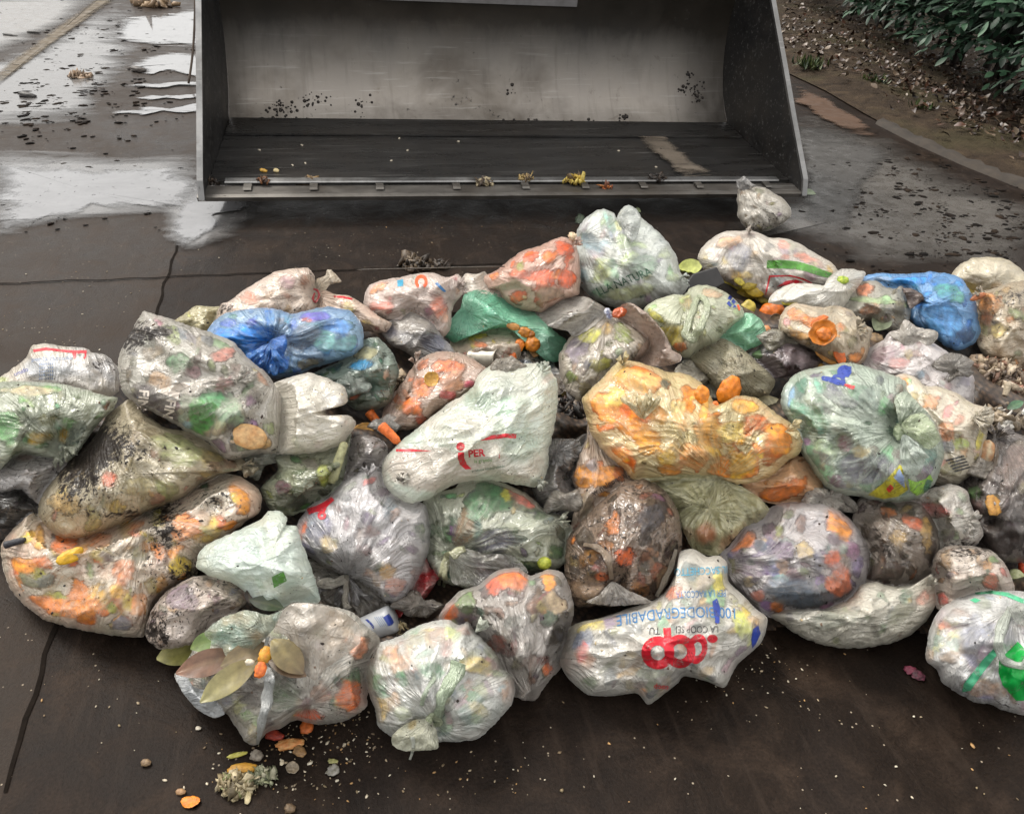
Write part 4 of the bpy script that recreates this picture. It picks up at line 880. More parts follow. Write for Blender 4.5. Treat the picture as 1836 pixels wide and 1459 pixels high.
flap(b, 'torn_flap', '16', [(235, 665), (285, 650), (330, 730), (420, 760), (520, 880), (450, 910), (350, 850), (270, 752)], film='#c9cdd0', veil=.8, lift=.012, crump=1.2)

b = bag('finbag', 'large soiled clear bag holding a black lettered carton and green bottle, upper left', '6', [(-340, 770), (-322, 680), (-280, 600), (-235, 520), (-190, 440), (-165, 405), (-90, 428), (20, 460), (160, 510), (320, 560), (480, 632), (560, 730), (690, 835), (740, 900), (800, 1000), (800, 1200), (770, 1390), (640, 1400), (440, 1440), (300, 1318), (130, 1232), (0, 1152), (-180, 1060), (-310, 960)],
  film='#bcb6ac', pal=[('#a9a298', 3), ('#968f86', 2), ('#9ba392', 1.5)], veil=.28, cell=66, dirt=.32, zc=.33, T=.12, crump=1.25, wr=34, st=1.8, an=.3, knots=[(760, 860, 320, .9)], dirtblobs=[(-250, 560, 130, 110, .7), (-60, 540, 150, 70, .5)],
  blobs=[(-30, 540, 90, 34, 5, '#2b2420', .92, .2), (-150, 1010, 140, 90, 25, '#3a3236', .95, .12), (-10, 1100, 140, 90, 28, '#3b3338', .95, .12), (260, 1130, 120, 170, 10, '#3f7a3c', .92, .2), (320, 1010, 90, 60, 0, '#7fa886', .7), (450, 1120, 110, 120, 0, '#9db09c', .6), (620, 1320, 130, 70, 10, '#c2a27a', .85, .2), (400, 700, 100, 50, -10, '#c49a92', .6), (-60, 890, 110, 60, 20, '#9a8570', .7)], lumps=[(260, 1120, 120, .25)])
text(b, 'FIN', *pp('5', [(1022, 705)])[0], 17.0, 97, INK_WHITE, bold=.03, sx=1.0)
text(b, 'FIN', *pp('5', [(1210, 770)])[0], 17.0, 102, INK_WHITE, bold=.03, sx=.95)
shapes(b, 'white_label', [polyshape([(-170, 950), (-70, 905), (100, 905), (80, 1000), (40, 1110), (-120, 1060)][::-1]) if False else polyshape([(1120, 640), (1320, 575), (1385, 590), (1290, 640), (1275, 700), (1130, 650)])], INK_WHITE, '5')
text(b, 'i', *pp('5', [(990, 690)])[0], 6.0, 100, INK_PALEB)
ears(b, '6', 500, 900, (300, 340), 150)
b = bag('greenleft', 'translucent green bag with starburst knot at the left edge', '5', [(-260, 900), (-180, 680), (0, 592), (150, 586), (400, 600), (600, 642), (760, 690), (832, 702), (802, 762), (702, 862), (602, 992), (522, 1100), (430, 1112), (330, 1102), (180, 1082), (80, 1110), (0, 1190), (-150, 1160)],
  film='#bcc0ae', pal=[('#7f9a74', 3), ('#9aa88a', 2), ('#8c8a6c', 1), ('#6e7a68', 1)], veil=.42, cell=60, dirt=.12, zc=.25, T=.11, pleat=1.4, crump=.7, knots=[(440, 1040, 420, 1.3)], mat=FILM_GLOSSY, blobs=[(300, 970, 110, 50, -15, '#b3953c', .85), (455, 960, 40, 60, 20, '#9a7c22', .8), (60, 900, 120, 120, 0, '#5f8a5c', .6), (540, 950, 60, 110, 30, '#6c736e', .6), (350, 850, 80, 60, 0, '#6d6a4c', .5), (200, 640, 200, 40, 0, '#c6b9a2', .5)])
band(b, 'knot', '5', [(500, 1090), (470, 1060), (440, 1040), (420, 1060)], [20, 30, 44, 30], film='#b9c2ae', lift=.012)
ears(b, '5', 440, 1040, (60, 100, 20), 110)
b = bag('tornwhite', 'crumpled white bag torn open at its right end, upper left of the heap', '6', [(610, 1180), (660, 1020), (740, 930), (860, 880), (1020, 846), (1150, 890), (1255, 942), (1282, 1030), (1225, 1060), (1140, 1075), (1120, 1120), (1150, 1165), (1220, 1170), (1300, 1150), (1335, 1190), (1300, 1260), (1240, 1330), (1100, 1380), (900, 1400), (760, 1392), (660, 1340)],
  items=.25, film='#d0cbc0', pal=[('#c3bdb0', 3), ('#c9c4b4', 2), ('#b3b2a2', 1)], veil=.6, cell=60, dirt=.15, zc=.35, T=.09, crump=1.3, wr=34, st=2, an=-.2, edge=.05, blobs=[(1160, 1110, 60, 36, 10, '#3a322a', .9, .2), (1180, 1020, 90, 30, 20, '#d6d6d8', .7)], dd=-.05)
flap(b, 'torn_flap', '6', [(440, 1400), (560, 1380), (700, 1392), (820, 1400), (790, 1470), (700, 1500), (650, 1600), (560, 1560), (500, 1500)], film='#a8a79a', pal=[('#8f9484', 1)], veil=.5, lift=.0, mat=FILM_THIN)
b = bag('muddy', 'large mud-smeared yellowish bag on top of the oranges at left', '11', [(262, 470), (300, 372), (420, 230), (550, 110), (640, 0), (720, -130), (850, -220), (950, -120), (1080, -40), (1250, 0), (1400, 90), (1580, 170), (1605, 210), (1450, 242), (1300, 312), (1180, 402), (1000, 472), (850, 542), (700, 602), (520, 662), (400, 652), (320, 600), (265, 530)],
  film='#b3a88e', pal=[('#a59a7a', 3), ('#8f8a74', 2), ('#9c8a6e', 1.5)], veil=.42, cell=80, dirt=.28, zc=.25, T=.11, crump=.7, pleat=1.1, wr=44, an=-.35, st=2.2, knots=[(700, -60, 380, .8)], blobs=[(710, 290, 65, 60, 0, '#cf6a58', .9, .2), (900, 330, 130, 60, -10, '#bdb79c', .5), (1180, 100, 200, 100, 20, '#98a07c', .6), (430, 450, 110, 70, 0, '#a8926e', .5), (760, 470, 70, 50, 0, '#a8954e', .6)], dirtblobs=[(520, 220, 170, 230, .95), (680, 40, 130, 140, .8), (900, 90, 160, 90, .4), (850, 520, 300, 30, .5)])
ears(b, '11', 1580, 200, (20, 60, 340), 90)
b = bag('mint', 'pale mint paper-like bag with small green square, left of the lavender bag', '12', [(-170, 1050), (-150, 960), (-80, 900), (0, 868), (100, 822), (270, 742), (312, 690), (380, 686), (428, 732), (425, 782), (500, 792), (530, 900), (570, 1000), (620, 1150), (655, 1290), (560, 1340), (400, 1350), (300, 1340), (200, 1280), (150, 1210), (50, 1150), (-90, 1110)],
  items=.25, film='#c6cfc6', pal=[('#b9c6c2', 3), ('#c9c9b6', 2), ('#a9bbb4', 1)], veil=.55, cell=80, dirt=.1, crump=1.2, wr=46, st=1.3, zc=.19, T=.07, edge=.1, blobs=[(500, 1250, 120, 60, -20, '#b3a692', .5)])
shapes(b, 'printed_square', [polyshape([(335, 1130), (415, 1090), (440, 1155), (350, 1205)])], INK_GREEN, '12')
b = bag('pinkdirty', 'small pinkish soiled bag above the torn bag of leaves', '16', [(75, 420), (110, 305), (190, 200), (330, 120), (440, 108), (550, 130), (645, 192), (655, 215), (620, 262), (560, 320), (500, 400), (430, 440), (330, 480), (250, 500), (150, 510), (95, 470)],
  film='#c2b5aa', pal=[('#a2958f', 3), ('#8d8288', 2), ('#b9a494', 2)], veil=.42, cell=48, dirt=.45, crump=1.3, zc=.155, knots=[(650, 205, 120, .8), (90, 430, 120, .7)], dirtblobs=[(120, 420, 90, 120, .5)], blobs=[(270, 210, 100, 90, 20, '#857b84', .7)])
b = bag('orangesleft', 'long clear bag of oranges with knotted pleats at the far left front', '11', [(5, 740), (40, 665), (110, 590), (220, 505), (330, 560), (440, 600), (560, 620), (700, 580), (850, 510), (1000, 450), (1180, 380), (1330, 300), (1460, 250), (1570, 270), (1690, 350), (1715, 430), (1690, 510), (1600, 570), (1480, 670), (1400, 740), (1310, 830), (1280, 930), (1180, 975), (1070, 1050), (1010, 1130), (985, 1250), (930, 1318), (740, 1308), (500, 1268), (300, 1208), (180, 1130), (70, 1010), (22, 880)],
  film='#cfc6b6', pal=[('#d9742c', 3.5), ('#b3a060', 2), ('#c98a3c', 1.5), ('#8d8a80', 1.5), ('#d8a02c', 1)], veil=.30, cell=70, dirt=.22, ground=True, crump=.7, pleat=1.25, T=.12, tilt=.5, knots=[(960, 480, 420, 1.2), (1400, 480, 200, .7)],
  blobs=[(570, 1130, 110, 90, -10, '#e0791f', .95, .2), (520, 1020, 75, 80, 0, '#dd7a3c', .8), (810, 890, 80, 90, 0, '#d98660', .8), (160, 850, 120, 50, 10, '#dd8440', .75), (420, 720, 90, 70, 0, '#d96b2a', .85), (640, 680, 100, 60, 0, '#d0946c', .7), (900, 1110, 60, 90, 0, '#cf8f5c', .7), (260, 1120, 150, 80, 10, '#c47a4a', .7), (1200, 610, 90, 110, 30, '#d98a5a', .85), (1600, 380, 90, 130, 0, '#d88322', .9), (1520, 600, 60, 40, 0, '#d37a2e', .8), (1180, 850, 90, 70, 0, '#b9a13a', .7), (800, 1230, 90, 60, 0, '#9c9aa0', .6), (90, 1000, 60, 80, 0, '#b58a62', .5)], lumps=[(570, 1110, 110, .35), (810, 890, 90, .25), (420, 720, 80, .25)], dirtblobs=[(1080, 560, 130, 260, .75), (1230, 900, 150, 60, .6), (1420, 420, 150, 90, .5)])

b = bag('iper', 'white and mint bag with red swoosh and red lettering, centre of the heap', '13', [(25, 680), (60, 620), (130, 552), (280, 432), (390, 342), (480, 290), (540, 240), (575, 170), (640, 120), (760, 112), (900, 108), (962, 140), (1002, 210), (1006, 310), (992, 420), (962, 560), (952, 680), (922, 760), (880, 796), (760, 772), (620, 752), (480, 762), (370, 802), (270, 862), (170, 882), (88, 842), (38, 780)],
  items=.5, film='#d3d6cb', pal=[('#c0cdbf', 3), ('#a9c0ae', 1.5), ('#d0cabb', 2)], veil=.5, cell=70, dirt=.2, zc=.29, T=.12, crump=1.15, wr=30, st=1.5, an=-.5, edge=.1,
  blobs=[(300, 700, 280, 130, 5, '#bfb3a8', .95, .15), (700, 640, 230, 110, 12, '#c2b8ac', .9, .15), (580, 320, 90, 60, 0, '#55795f', .75), (800, 560, 110, 110, 20, '#7e9c88', .6), (540, 450, 120, 60, -10, '#cbb9ae', .7), (700, 480, 80, 40, 10, '#5f8a6c', .6)])
shapes(b, 'red_swoosh', [polyshape([(95, 586), (180, 586), (300, 597), (180, 602), (95, 600)])], INK_RED, '13')
shapes(b, 'red_swoosh', [polyshape([(570, 540), (640, 508), (720, 498), (780, 500), (778, 526), (720, 522), (650, 532)])], INK_RED, '13')
shapes(b, 'printed_logo', [ringshape(462, 572, 24, 2), polyshape([(448, 606), (482, 604), (484, 640), (500, 675), (525, 700), (490, 702), (460, 676), (446, 640)])], INK_RED, '13')
text(b, 'PER', *pp('13', [(552, 612)])[0], 12.5, -5, INK_RED, bold=.035, sx=1.02)
text(b, 'la grande', *pp('13', [(590, 652)])[0], 6.5, -6, INK_GREEN, sx=.95)
text(b, 'prodotto biodegradabile', *pp('13', [(620, 698)])[0], 4.2, -9, INK_DKGREEN, sx=1.0)
shapes(b, 'printed_logo', [ringshape(683, 628, 21, 14)], INK_RED, '13'); text(b, 'i', *pp('13', [(683, 628)])[0], 7, 0, INK_RED, bold=.03)
ears(b, '13', 930, 150, (290, 330, 250), 60, film='#d6dccf')
ears(b, '13', 900, 760, (30, 70), 60)
b = bag('lavender', 'clear lavender grey bag tied with a knot at its foot, left of centre', '12', [(502, 850), (538, 740), (620, 640), (740, 578), (830, 490), (950, 420), (1040, 405), (1092, 430), (1160, 500), (1300, 600), (1385, 650), (1412, 800), (1402, 950), (1335, 1130), (1272, 1230), (1200, 1298), (1130, 1290), (1050, 1228), (950, 1150), (850, 1112), (700, 1042), (600, 982), (522, 930)],
  film='#bfbcbd', pal=[('#a7a4ab', 3), ('#b3aaa2', 2), ('#8f9098', 1.5), ('#b79f90', 1)], veil=.62, cell=75, dirt=.18, crump=.95, wr=40, an=1.3, st=2, zc=.20, T=.11, knots=[(850, 1110, 330, .95)], blobs=[(640, 820, 60, 90, 0, '#6e7180', .65), (545, 800, 26, 90, 15, '#c97a5c', .8), (1130, 1090, 60, 60, 0, '#d2b078', .7), (1180, 1190, 80, 60, 0, '#c99c8c', .6), (940, 850, 40, 70, 0, '#8a7a72', .5), (730, 910, 70, 60, 0, '#c7b690', .5)])
shapes(b, 'red_print', [polyshape([(575, 660), (640, 640), (700, 610), (745, 578), (765, 600), (720, 640), (700, 680), (640, 680), (590, 700)]), ringshape(680, 705, 30, 10)], INK_RED, '12')
flap(b, 'neck', '12', [(850, 1105), (960, 1160), (1090, 1250), (1170, 1330), (1120, 1390), (1000, 1420), (900, 1400), (830, 1350), (740, 1320), (660, 1270), (610, 1130), (590, 1000), (720, 1050)], knots=[(850, 1110, 260, 1.2)], film='#a7a096', pal=[('#8d857c', 2), ('#6e665e', 1)], veil=.45, lift=.0, mat=FILM_THIN, tuck=True, crump=.5)
band(b, 'knot', '12', [(850, 1120), (770, 1160), (690, 1165), (680, 1190), (760, 1190), (850, 1150)], [26, 50, 60, 40, 40, 30], film='#c9c2b6', lift=.02)
band(b, 'knot', '12', [(850, 1115), (845, 1200), (840, 1300), (860, 1350)], [30, 40, 44, 60], film='#bdb5a8', lift=.02)
ears(b, '12', 1000, 440, (250, 300), 90)
ears(b, '12', 850, 1110, (60, 100, 140), 190)
b = bag('clearorange', 'grey clear bag with orange peel inside behind the foremost white bag', '17', [(520, 440), (560, 372), (640, 290), (760, 250), (820, 200), (880, 155), (1000, 140), (1080, 190), (1200, 152), (1270, 170), (1312, 250), (1340, 400), (1312, 530), (1282, 640), (1260, 750), (1182, 830), (1100, 948), (1000, 930), (900, 880), (780, 800), (640, 640), (560, 540)],
  film='#a8a29c', pal=[('#8b8682', 3), ('#76706c', 2), ('#8a7462', 1.5), ('#99857a', 1)], veil=.34, cell=62, dirt=.2, zc=.13, T=.10, crump=1.2, wr=30, an=.9, knots=[(1080, 960, 150, .6)], blobs=[(960, 210, 110, 70, 0, '#d67a52', .9, .2), (860, 250, 60, 60, 0, '#c9705c', .8), (580, 410, 60, 60, 0, '#d86a3c', .85), (680, 340, 70, 90, 0, '#7a8a6a', .7), (1190, 210, 45, 90, -15, '#cf8a4a', .6), (1190, 770, 45, 40, 0, '#d06a3a', .6), (870, 600, 60, 60, 0, '#7a4a40', .6), (1230, 350, 80, 60, 40, '#c9bba8', .5)], lumps=[(960, 210, 100, .25)])

b = bag('grounds', 'clear bag full of dark coffee grounds with an orange disc, centre of the heap', '18', [(132, 560), (135, 400), (150, 310), (250, 190), (350, 90), (450, 0), (520, -45), (640, -65), (760, 0), (840, 120), (872, 250), (872, 380), (850, 480), (765, 620), (720, 690), (560, 730), (440, 745), (330, 740), (200, 740), (160, 690)],
  film='#8c7866', pal=[('#3a2c26', 3), ('#332a28', 3), ('#6b5142', 2), ('#5d5350', 1.5), ('#8a5b38', 1)], veil=.24, cell=30, dirt=.5, zc=.21, T=.115, crump=1.1, wr=22, knots=[(440, 600, 200, .9)], soft=.22, mat=FILM_GLOSSY, blobs=[(515, 430, 72, 68, 0, '#dd5a24', .95, .12), (430, 220, 60, 80, 20, '#a8601f', .8), (370, 560, 60, 30, 0, '#d8622e', .8), (690, 170, 100, 100, 20, '#34363c', .85), (160, 320, 30, 30, 0, '#cf7a3a', .7), (250, 640, 140, 80, 0, '#8a7a6c', .6), (780, 560, 60, 110, 20, '#a5927e', .6)])
band(b, 'knot', '18', [(240, 350), (330, 370), (400, 440), (425, 580)], [20, 40, 50, 24], film='#a8937c', lift=.01)
flap(b, 'neck', '18', [(430, 590), (520, 640), (690, 725), (560, 745), (400, 750), (260, 725), (340, 680)], knots=[(430, 590, 110, 1.2)], film='#b9b2a8', pal=[('#8a8078', 1)], veil=.6, lift=.02, crump=.6)
band(b, 'handle', '18', [(845, 380), (820, 480), (770, 590), (720, 690)], [20, 36, 40, 24], film='#c2b6a2', lift=.015)
b = bag('lowwhite', 'low white bag squashed under the grey purple bag on the right', '19', [(335, 735), (450, 700), (640, 700), (800, 640), (872, 550), (960, 540), (1060, 562), (1200, 545), (1292, 490), (1308, 560), (1312, 680), (1252, 772), (1150, 860), (1000, 912), (800, 932), (620, 902), (480, 842), (395, 782)],
  film='#cfcbbe', pal=[('#b9b6a6', 3), ('#9a9c92', 2), ('#c3ae98', 1.5)], veil=.66, cell=60, dirt=.15, ground=True, T=.10, crump=1.1, wr=30, an=-.2, blobs=[(700, 760, 200, 70, -10, '#8e928a', .5), (1100, 730, 100, 60, -30, '#a0a294', .5)])
ears(b, '19', 1260, 560, (300, 340), 70)
b = bag('pinklow', 'pale pink grimy bag behind the green-striped bag on the right', '19', [(1300, 460), (1330, 370), (1400, 332), (1530, 335), (1650, 370), (1722, 450), (1770, 580), (1720, 640), (1560, 680), (1440, 700), (1330, 690), (1308, 600)],
  film='#cdc3b8', pal=[('#bfae9f', 3), ('#c29c8c', 1.5), ('#9d9c8e', 1)], veil=.45, cell=55, dirt=.3, zc=.13, T=.10, crump=1.2, dirtblobs=[(1500, 360, 150, 40, .5)], blobs=[(1640, 530, 60, 50, 0, '#c98a7c', .6), (1360, 640, 40, 40, 0, '#b9706a', .7), (1660, 400, 50, 30, 0, '#7c8a6c', .6)])
b = bag('bigorange', 'big pale orange bag with gathered neck, full of orange peel, centre right', '14', [(245, 350), (290, 298), (400, 192), (470, 112), (560, 110), (700, 150), (800, 182), (900, 192), (1000, 250), (1060, 340), (1110, 400), (1190, 370), (1250, 340), (1370, 352), (1480, 440), (1620, 540), (1662, 620), (1642, 700), (1570, 742), (1480, 832), (1350, 882), (1250, 890), (1130, 862), (1050, 852), (940, 850), (800, 870), (690, 880), (560, 862), (520, 800), (400, 700), (300, 562), (268, 450)],
  film='#dcc896', pal=[('#df7a1c', 4), ('#d8a85c', 2), ('#d2641c', 2), ('#c2a35c', 1), ('#e09a3c', 1.5)], veil=.34, cell=70, dirt=.06, zc=.315, T=.125, pleat=1.5, crump=1.0, wr=40, knots=[(1130, 860, 520, 1.3)], st=1.4, mat=FILM_GLOSSY,
  blobs=[(340, 380, 60, 110, -30, '#dc8440', .85), (670, 650, 80, 100, 25, '#dd8a28', .9, .2), (970, 720, 110, 90, 20, '#de7a20', .92, .2), (1270, 770, 105, 100, 0, '#d59a3c', .85, .15), (1540, 610, 70, 110, 20, '#d97a2c', .85), (1490, 540, 80, 40, 10, '#d88638', .7), (780, 250, 36, 36, 0, '#4c4846', .9, .15), (800, 810, 80, 40, 10, '#de8434', .8), (480, 740, 50, 60, 30, '#d9812e', .8), (600, 220, 150, 80, 10, '#d9ab7c', .7), (450, 340, 90, 70, 0, '#cdb56c', .6), (1290, 400, 100, 50, 10, '#dc9a50', .6), (1200, 560, 120, 90, 0, '#dcc080', .6), (1060, 560, 90, 130, 0, '#dda36a', .7), (850, 400, 60, 60, 0, '#c9b78a', .5)], lumps=[(970, 720, 110, .35), (1270, 780, 110, .3), (670, 640, 90, .3), (340, 400, 80, .2)])
flap(b, 'neck', '14', [(1110, 850), (1200, 890), (1300, 930), (1400, 1000), (1458, 1070), (1400, 1142), (1300, 1182), (1250, 1232), (1130, 1362), (1060, 1372), (950, 1322), (890, 1200), (850, 1100), (760, 970), (620, 880), (700, 860), (900, 840), (1040, 845)], knots=[(1120, 850, 360, 1.5)], film='#e6e2b8', pal=[('#c5c088', 3), ('#c6c59a', 2), ('#a8a46c', 1)], veil=.48, lift=.012, crump=.7, blobs=[(1040, 1230, 70, 70, 0, '#d3713c', .9), (1190, 1290, 70, 50, -30, '#d0884a', .8), (1060, 1310, 30, 26, 0, '#5a6a3c', .8), (920, 1230, 40, 50, 0, '#c07a52', .6), (1160, 960, 90, 90, 10, '#a9a05a', .5)], T=.02, tuck=True)
ears(b, '14', 500, 130, (240, 290), 90, film='#dccd9c')
ears(b, '14', 1560, 560, (330, 20), 100, film='#dccd9c')
ears(b, '14', 640, 480, (235, 265, 295), 160, film='#ddd0a4', lift=.02)
b = bag('purple', 'large round grey purple bag with orange bits and gathered left end, right of centre', '19', [(78, 510), (80, 450), (50, 372), (100, 330), (190, 222), (280, 150), (370, 92), (500, 76), (660, 86), (760, 140), (852, 240), (902, 340), (908, 430), (882, 540), (800, 640), (640, 722), (480, 738), (330, 738), (220, 662), (140, 572)],
  film='#b9b4b4', pal=[('#a39ca4', 3), ('#8d8f96', 2), ('#a89e8c', 1.5), ('#86807f', 1)], veil=.4, cell=62, dirt=.15, zc=.19, T=.135, crump=.8, pleat=1.0, wr=34, st=2.4, an=.15, knots=[(40, 440, 330, 1.0)],
  blobs=[(740, 190, 70, 120, -35, '#d9853f', .92, .2), (160, 290, 100, 60, -20, '#cf8052', .85), (700, 400, 60, 60, 0, '#cf7458', .8), (740, 540, 90, 100, 0, '#c37a60', .75), (410, 350, 95, 60, 10, '#766a7a', .85), (370, 690, 50, 32, 15, '#d1732c', .95), (260, 620, 50, 40, 0, '#a97264', .6), (500, 600, 200, 90, 10, '#7d8690', .6), (540, 350, 60, 60, 0, '#b9a987', .6), (280, 330, 50, 40, 0, '#5a606a', .6)], lumps=[(410, 350, 90, .25), (740, 200, 80, .2), (720, 480, 90, .25)])
ears(b, '19', 78, 470, (205, 165, 240), 80)
b = bag('biggreen', 'large round pale green bag with blue lettering and star knot on the right', '15', [(85, 372), (95, 290), (160, 205), (270, 160), (440, 130), (530, 120), (640, 150), (800, 202), (882, 240), (892, 300), (1010, 430), (1082, 520), (1128, 680), (1112, 780), (1062, 900), (962, 986), (860, 1006), (740, 1006), (600, 976), (480, 956), (380, 920), (290, 800), (222, 700), (190, 600), (145, 500), (105, 430)],
  film='#bcc8b8', pal=[('#8fa292', 3), ('#a3a8a0', 2), ('#7a8a7c', 1.5), ('#80787c', 1), ('#b6a596', .6)], veil=.42, cell=64, dirt=.07, zc=.31, T=.14, pleat=1.2, crump=.8, wr=36, knots=[(850, 555, 420, 1.2), (150, 260, 160, .5)], mat=FILM_GLOSSY,
  blobs=[(490, 640, 60, 70, 0, '#6f4650', .85), (600, 690, 60, 50, 20, '#bdb096', .8), (350, 650, 60, 60, 20, '#a3b09a', .6), (480, 360, 130, 50, 25, '#8c8a8e', .6), (620, 800, 200, 110, 10, '#74717a', .6), (420, 880, 60, 50, 0, '#6e5a66', .6), (300, 480, 80, 90, 0, '#738c78', .5), (120, 330, 40, 80, 20, '#8ba3bd', .7), (840, 410, 30, 60, -15, '#7a7448', .8)], lumps=[(490, 650, 70, .25), (600, 700, 60, .2)])
shapes(b, 'printed_letters', [ringshape(487, 165, 46, 12, sy=.85, rot=-12), polyshape([(452, 150), (470, 130), (535, 135), (535, 175), (515, 205), (455, 195)][::-1]), ringshape(450, 220, 46, 16, sy=.8, rot=10), polyshape([(338, 205), (350, 195), (420, 205), (500, 238), (480, 262), (400, 240), (340, 222)])], INK_NAVY, '15')
shapes(b, 'printed_letters', [polyshape([(484, 255), (500, 247), (558, 262), (552, 282), (525, 280)])], INK_RED, '15')
shapes(b, 'printed_panel', [polyshape([(640, 975), (740, 900), (850, 775), (880, 800), (870, 850), (905, 940), (840, 985), (740, 1000)])], INK_YELLOW, '15')
shapes(b, 'printed_panel', [polyshape([(790, 905), (815, 930), (780, 960), (762, 935)])], INK_RED, '15', lift=.003)
shapes(b, 'printed_panel', [polyshape([(848, 800), (880, 860), (885, 930), (850, 900), (810, 860)])], INK_PALEB, '15', lift=.003)
shapes(b, 'printed_panel', [polyshape([(905, 870), (960, 890), (1020, 870), (1050, 840), (1070, 880), (1010, 960), (960, 980), (920, 950)])], INK_LIME, '15')
shapes(b, 'printed_panel', [polyshape([(1005, 925), (1030, 870), (1062, 880), (1050, 930), (1010, 965)])], INK_DKGREEN, '15', lift=.003)
flap(b, 'knot', '15', [(805, 570), (815, 520), (850, 500), (890, 520), (882, 560), (870, 600), (835, 618)], film='#cddab6', lift=.03, T=.012, veil=.9, crump=.4)
flap(b, 'bow', '15', [(865, 505), (930, 450), (1010, 440), (1080, 520), (1115, 620), (1040, 680), (960, 620), (880, 570)], knots=[(860, 545, 130, 1.3)], film='#c8d4b0', lift=.02, veil=.8, T=.012)
flap(b, 'bow', '15', [(870, 580), (950, 620), (1000, 680), (1050, 730), (1015, 740), (1000, 800), (960, 850), (880, 830), (850, 720)], knots=[(865, 570, 200, 1.3)], film='#bfcabf', lift=.02, veil=.75)
flap(b, 'bow', '15', [(850, 520), (815, 360), (830, 320), (900, 300), (990, 400), (1040, 440), (930, 455), (880, 500)], knots=[(860, 535, 170, 1.2)], film='#c3ceb9', lift=.016, veil=.75)
b = bag('fan', 'dark brown fan-pleated bag knotted at its top left, beside the purple bag', '19', [(840, 110), (870, 55), (950, 28), (1100, 58), (1222, 90), (1300, 200), (1328, 310), (1302, 440), (1222, 540), (1085, 566), (960, 550), (880, 520), (890, 400), (880, 300), (830, 180)],
  film='#93887e', pal=[('#3f352f', 3), ('#5c4d44', 2), ('#8a6e5c', 1.5), ('#4a423e', 1.5), ('#a07a52', .6)], veil=.30, cell=52, dirt=.15, zc=.19, T=.10, pleat=1.6, crump=.35, knots=[(850, 110, 420, 1.5)], mat=FILM_GLOSSY, blobs=[(1180, 190, 90, 40, 30, '#c27358', .6), (1090, 280, 60, 60, 0, '#a89060', .5), (1260, 250, 40, 120, 0, '#b59a6a', .5), (1000, 480, 120, 60, 0, '#4e4440', .6)], edge=.3)
band(b, 'knot', '19', [(845, 115), (800, 60), (740, 20), (690, -5)], [36, 46, 50, 36], film='#a8a096', lift=.015)
band(b, 'knot', '19', [(850, 105), (800, 110), (750, 90), (710, 60)], [36, 40, 44, 40], film='#b7aea2', lift=.012)
b = bag('whitepink', 'whitish bag with pink patch tucked right of the fan-pleated bag', '19', [(1160, 60), (1250, 10), (1400, -30), (1490, 8), (1522, 110), (1585, 250), (1542, 312), (1440, 332), (1330, 332), (1240, 250), (1180, 150)],
  film='#c9c4bb', pal=[('#b9b3aa', 3), ('#c9a39a', 1)], veil=.55, cell=50, dirt=.3, zc=.21, T=.09, crump=1.0, blobs=[(1310, 110, 110, 45, 15, '#d08a86', .8)], dirtblobs=[(1440, 320, 120, 40, .6)])
ears(b, '19', 1500, 180, (330, 20, 60), 80)
b = bag('greenknot', 'clear green bag of vegetables with yellow-green tied knot, below the bag with red swoosh', '13', [(243, 990), (260, 892), (300, 842), (430, 822), (480, 768), (600, 758), (700, 790), (840, 852), (922, 930), (1040, 982), (1090, 1050), (1072, 1200), (1000, 1262), (850, 1282), (700, 1322), (560, 1372), (480, 1362), (390, 1342), (340, 1300), (290, 1220), (258, 1100)],
  film='#b0b3a2', pal=[('#6c7c66', 3), ('#8a8f80', 2), ('#59634f', 2), ('#70627a', .7), ('#a3a27c', 1)], veil=.32, cell=52, dirt=.14, zc=.20, T=.11, pleat=1.3, crump=.7, knots=[(400, 1180, 380, 1.3)], mat=FILM_GLOSSY, blobs=[(830, 860, 120, 60, 25, '#c07c74', .85), (620, 870, 120, 110, 0, '#5f7d64', .6), (680, 1110, 160, 70, -10, '#5e5c68', .6), (600, 1250, 60, 60, 0, '#9a5a58', .6), (480, 1050, 60, 120, 10, '#7f6a58', .5), (720, 850, 30, 50, -15, '#b8b458', .7)])
flap(b, 'neck', '13', [(400, 1180), (480, 1150), (600, 1180), (760, 1190), (850, 1290), (700, 1320), (560, 1372), (480, 1362), (410, 1340)], knots=[(400, 1180, 200, 1.3)], film='#b9b8ac', pal=[('#7d7f78', 2), ('#6f5f68', 1)], veil=.45, lift=.01, crump=.5)
band(b, 'knot', '13', [(490, 1150), (430, 1180), (390, 1210), (370, 1260), (375, 1320), (365, 1372)], [36, 54, 60, 40, 28, 18], film='#c8c8a2', lift=.018)
band(b, 'knot', '13', [(400, 1200), (360, 1260), (345, 1320), (340, 1362)], [40, 30, 22, 14], film='#c8c8a2', lift=.018)
ears(b, '13', 1000, 1000, (330, 10), 80)
b = bag('orangehip', 'orange-filled translucent bag corner below the big orange bag', '14', [(1270, 880), (1400, 850), (1520, 790), (1620, 730), (1700, 745), (1782, 860), (1805, 1020), (1700, 1036), (1560, 1032), (1440, 1012), (1340, 960)],
  film='#cfae8a', pal=[('#d97f3c', 3), ('#cf8a50', 2), ('#c39a6a', 1)], veil=.3, cell=60, dirt=.1, zc=.235, T=.07, crump=.8, st=2.2, an=-.3, blobs=[(1540, 950, 160, 60, -15, '#dc6e28', .8)])

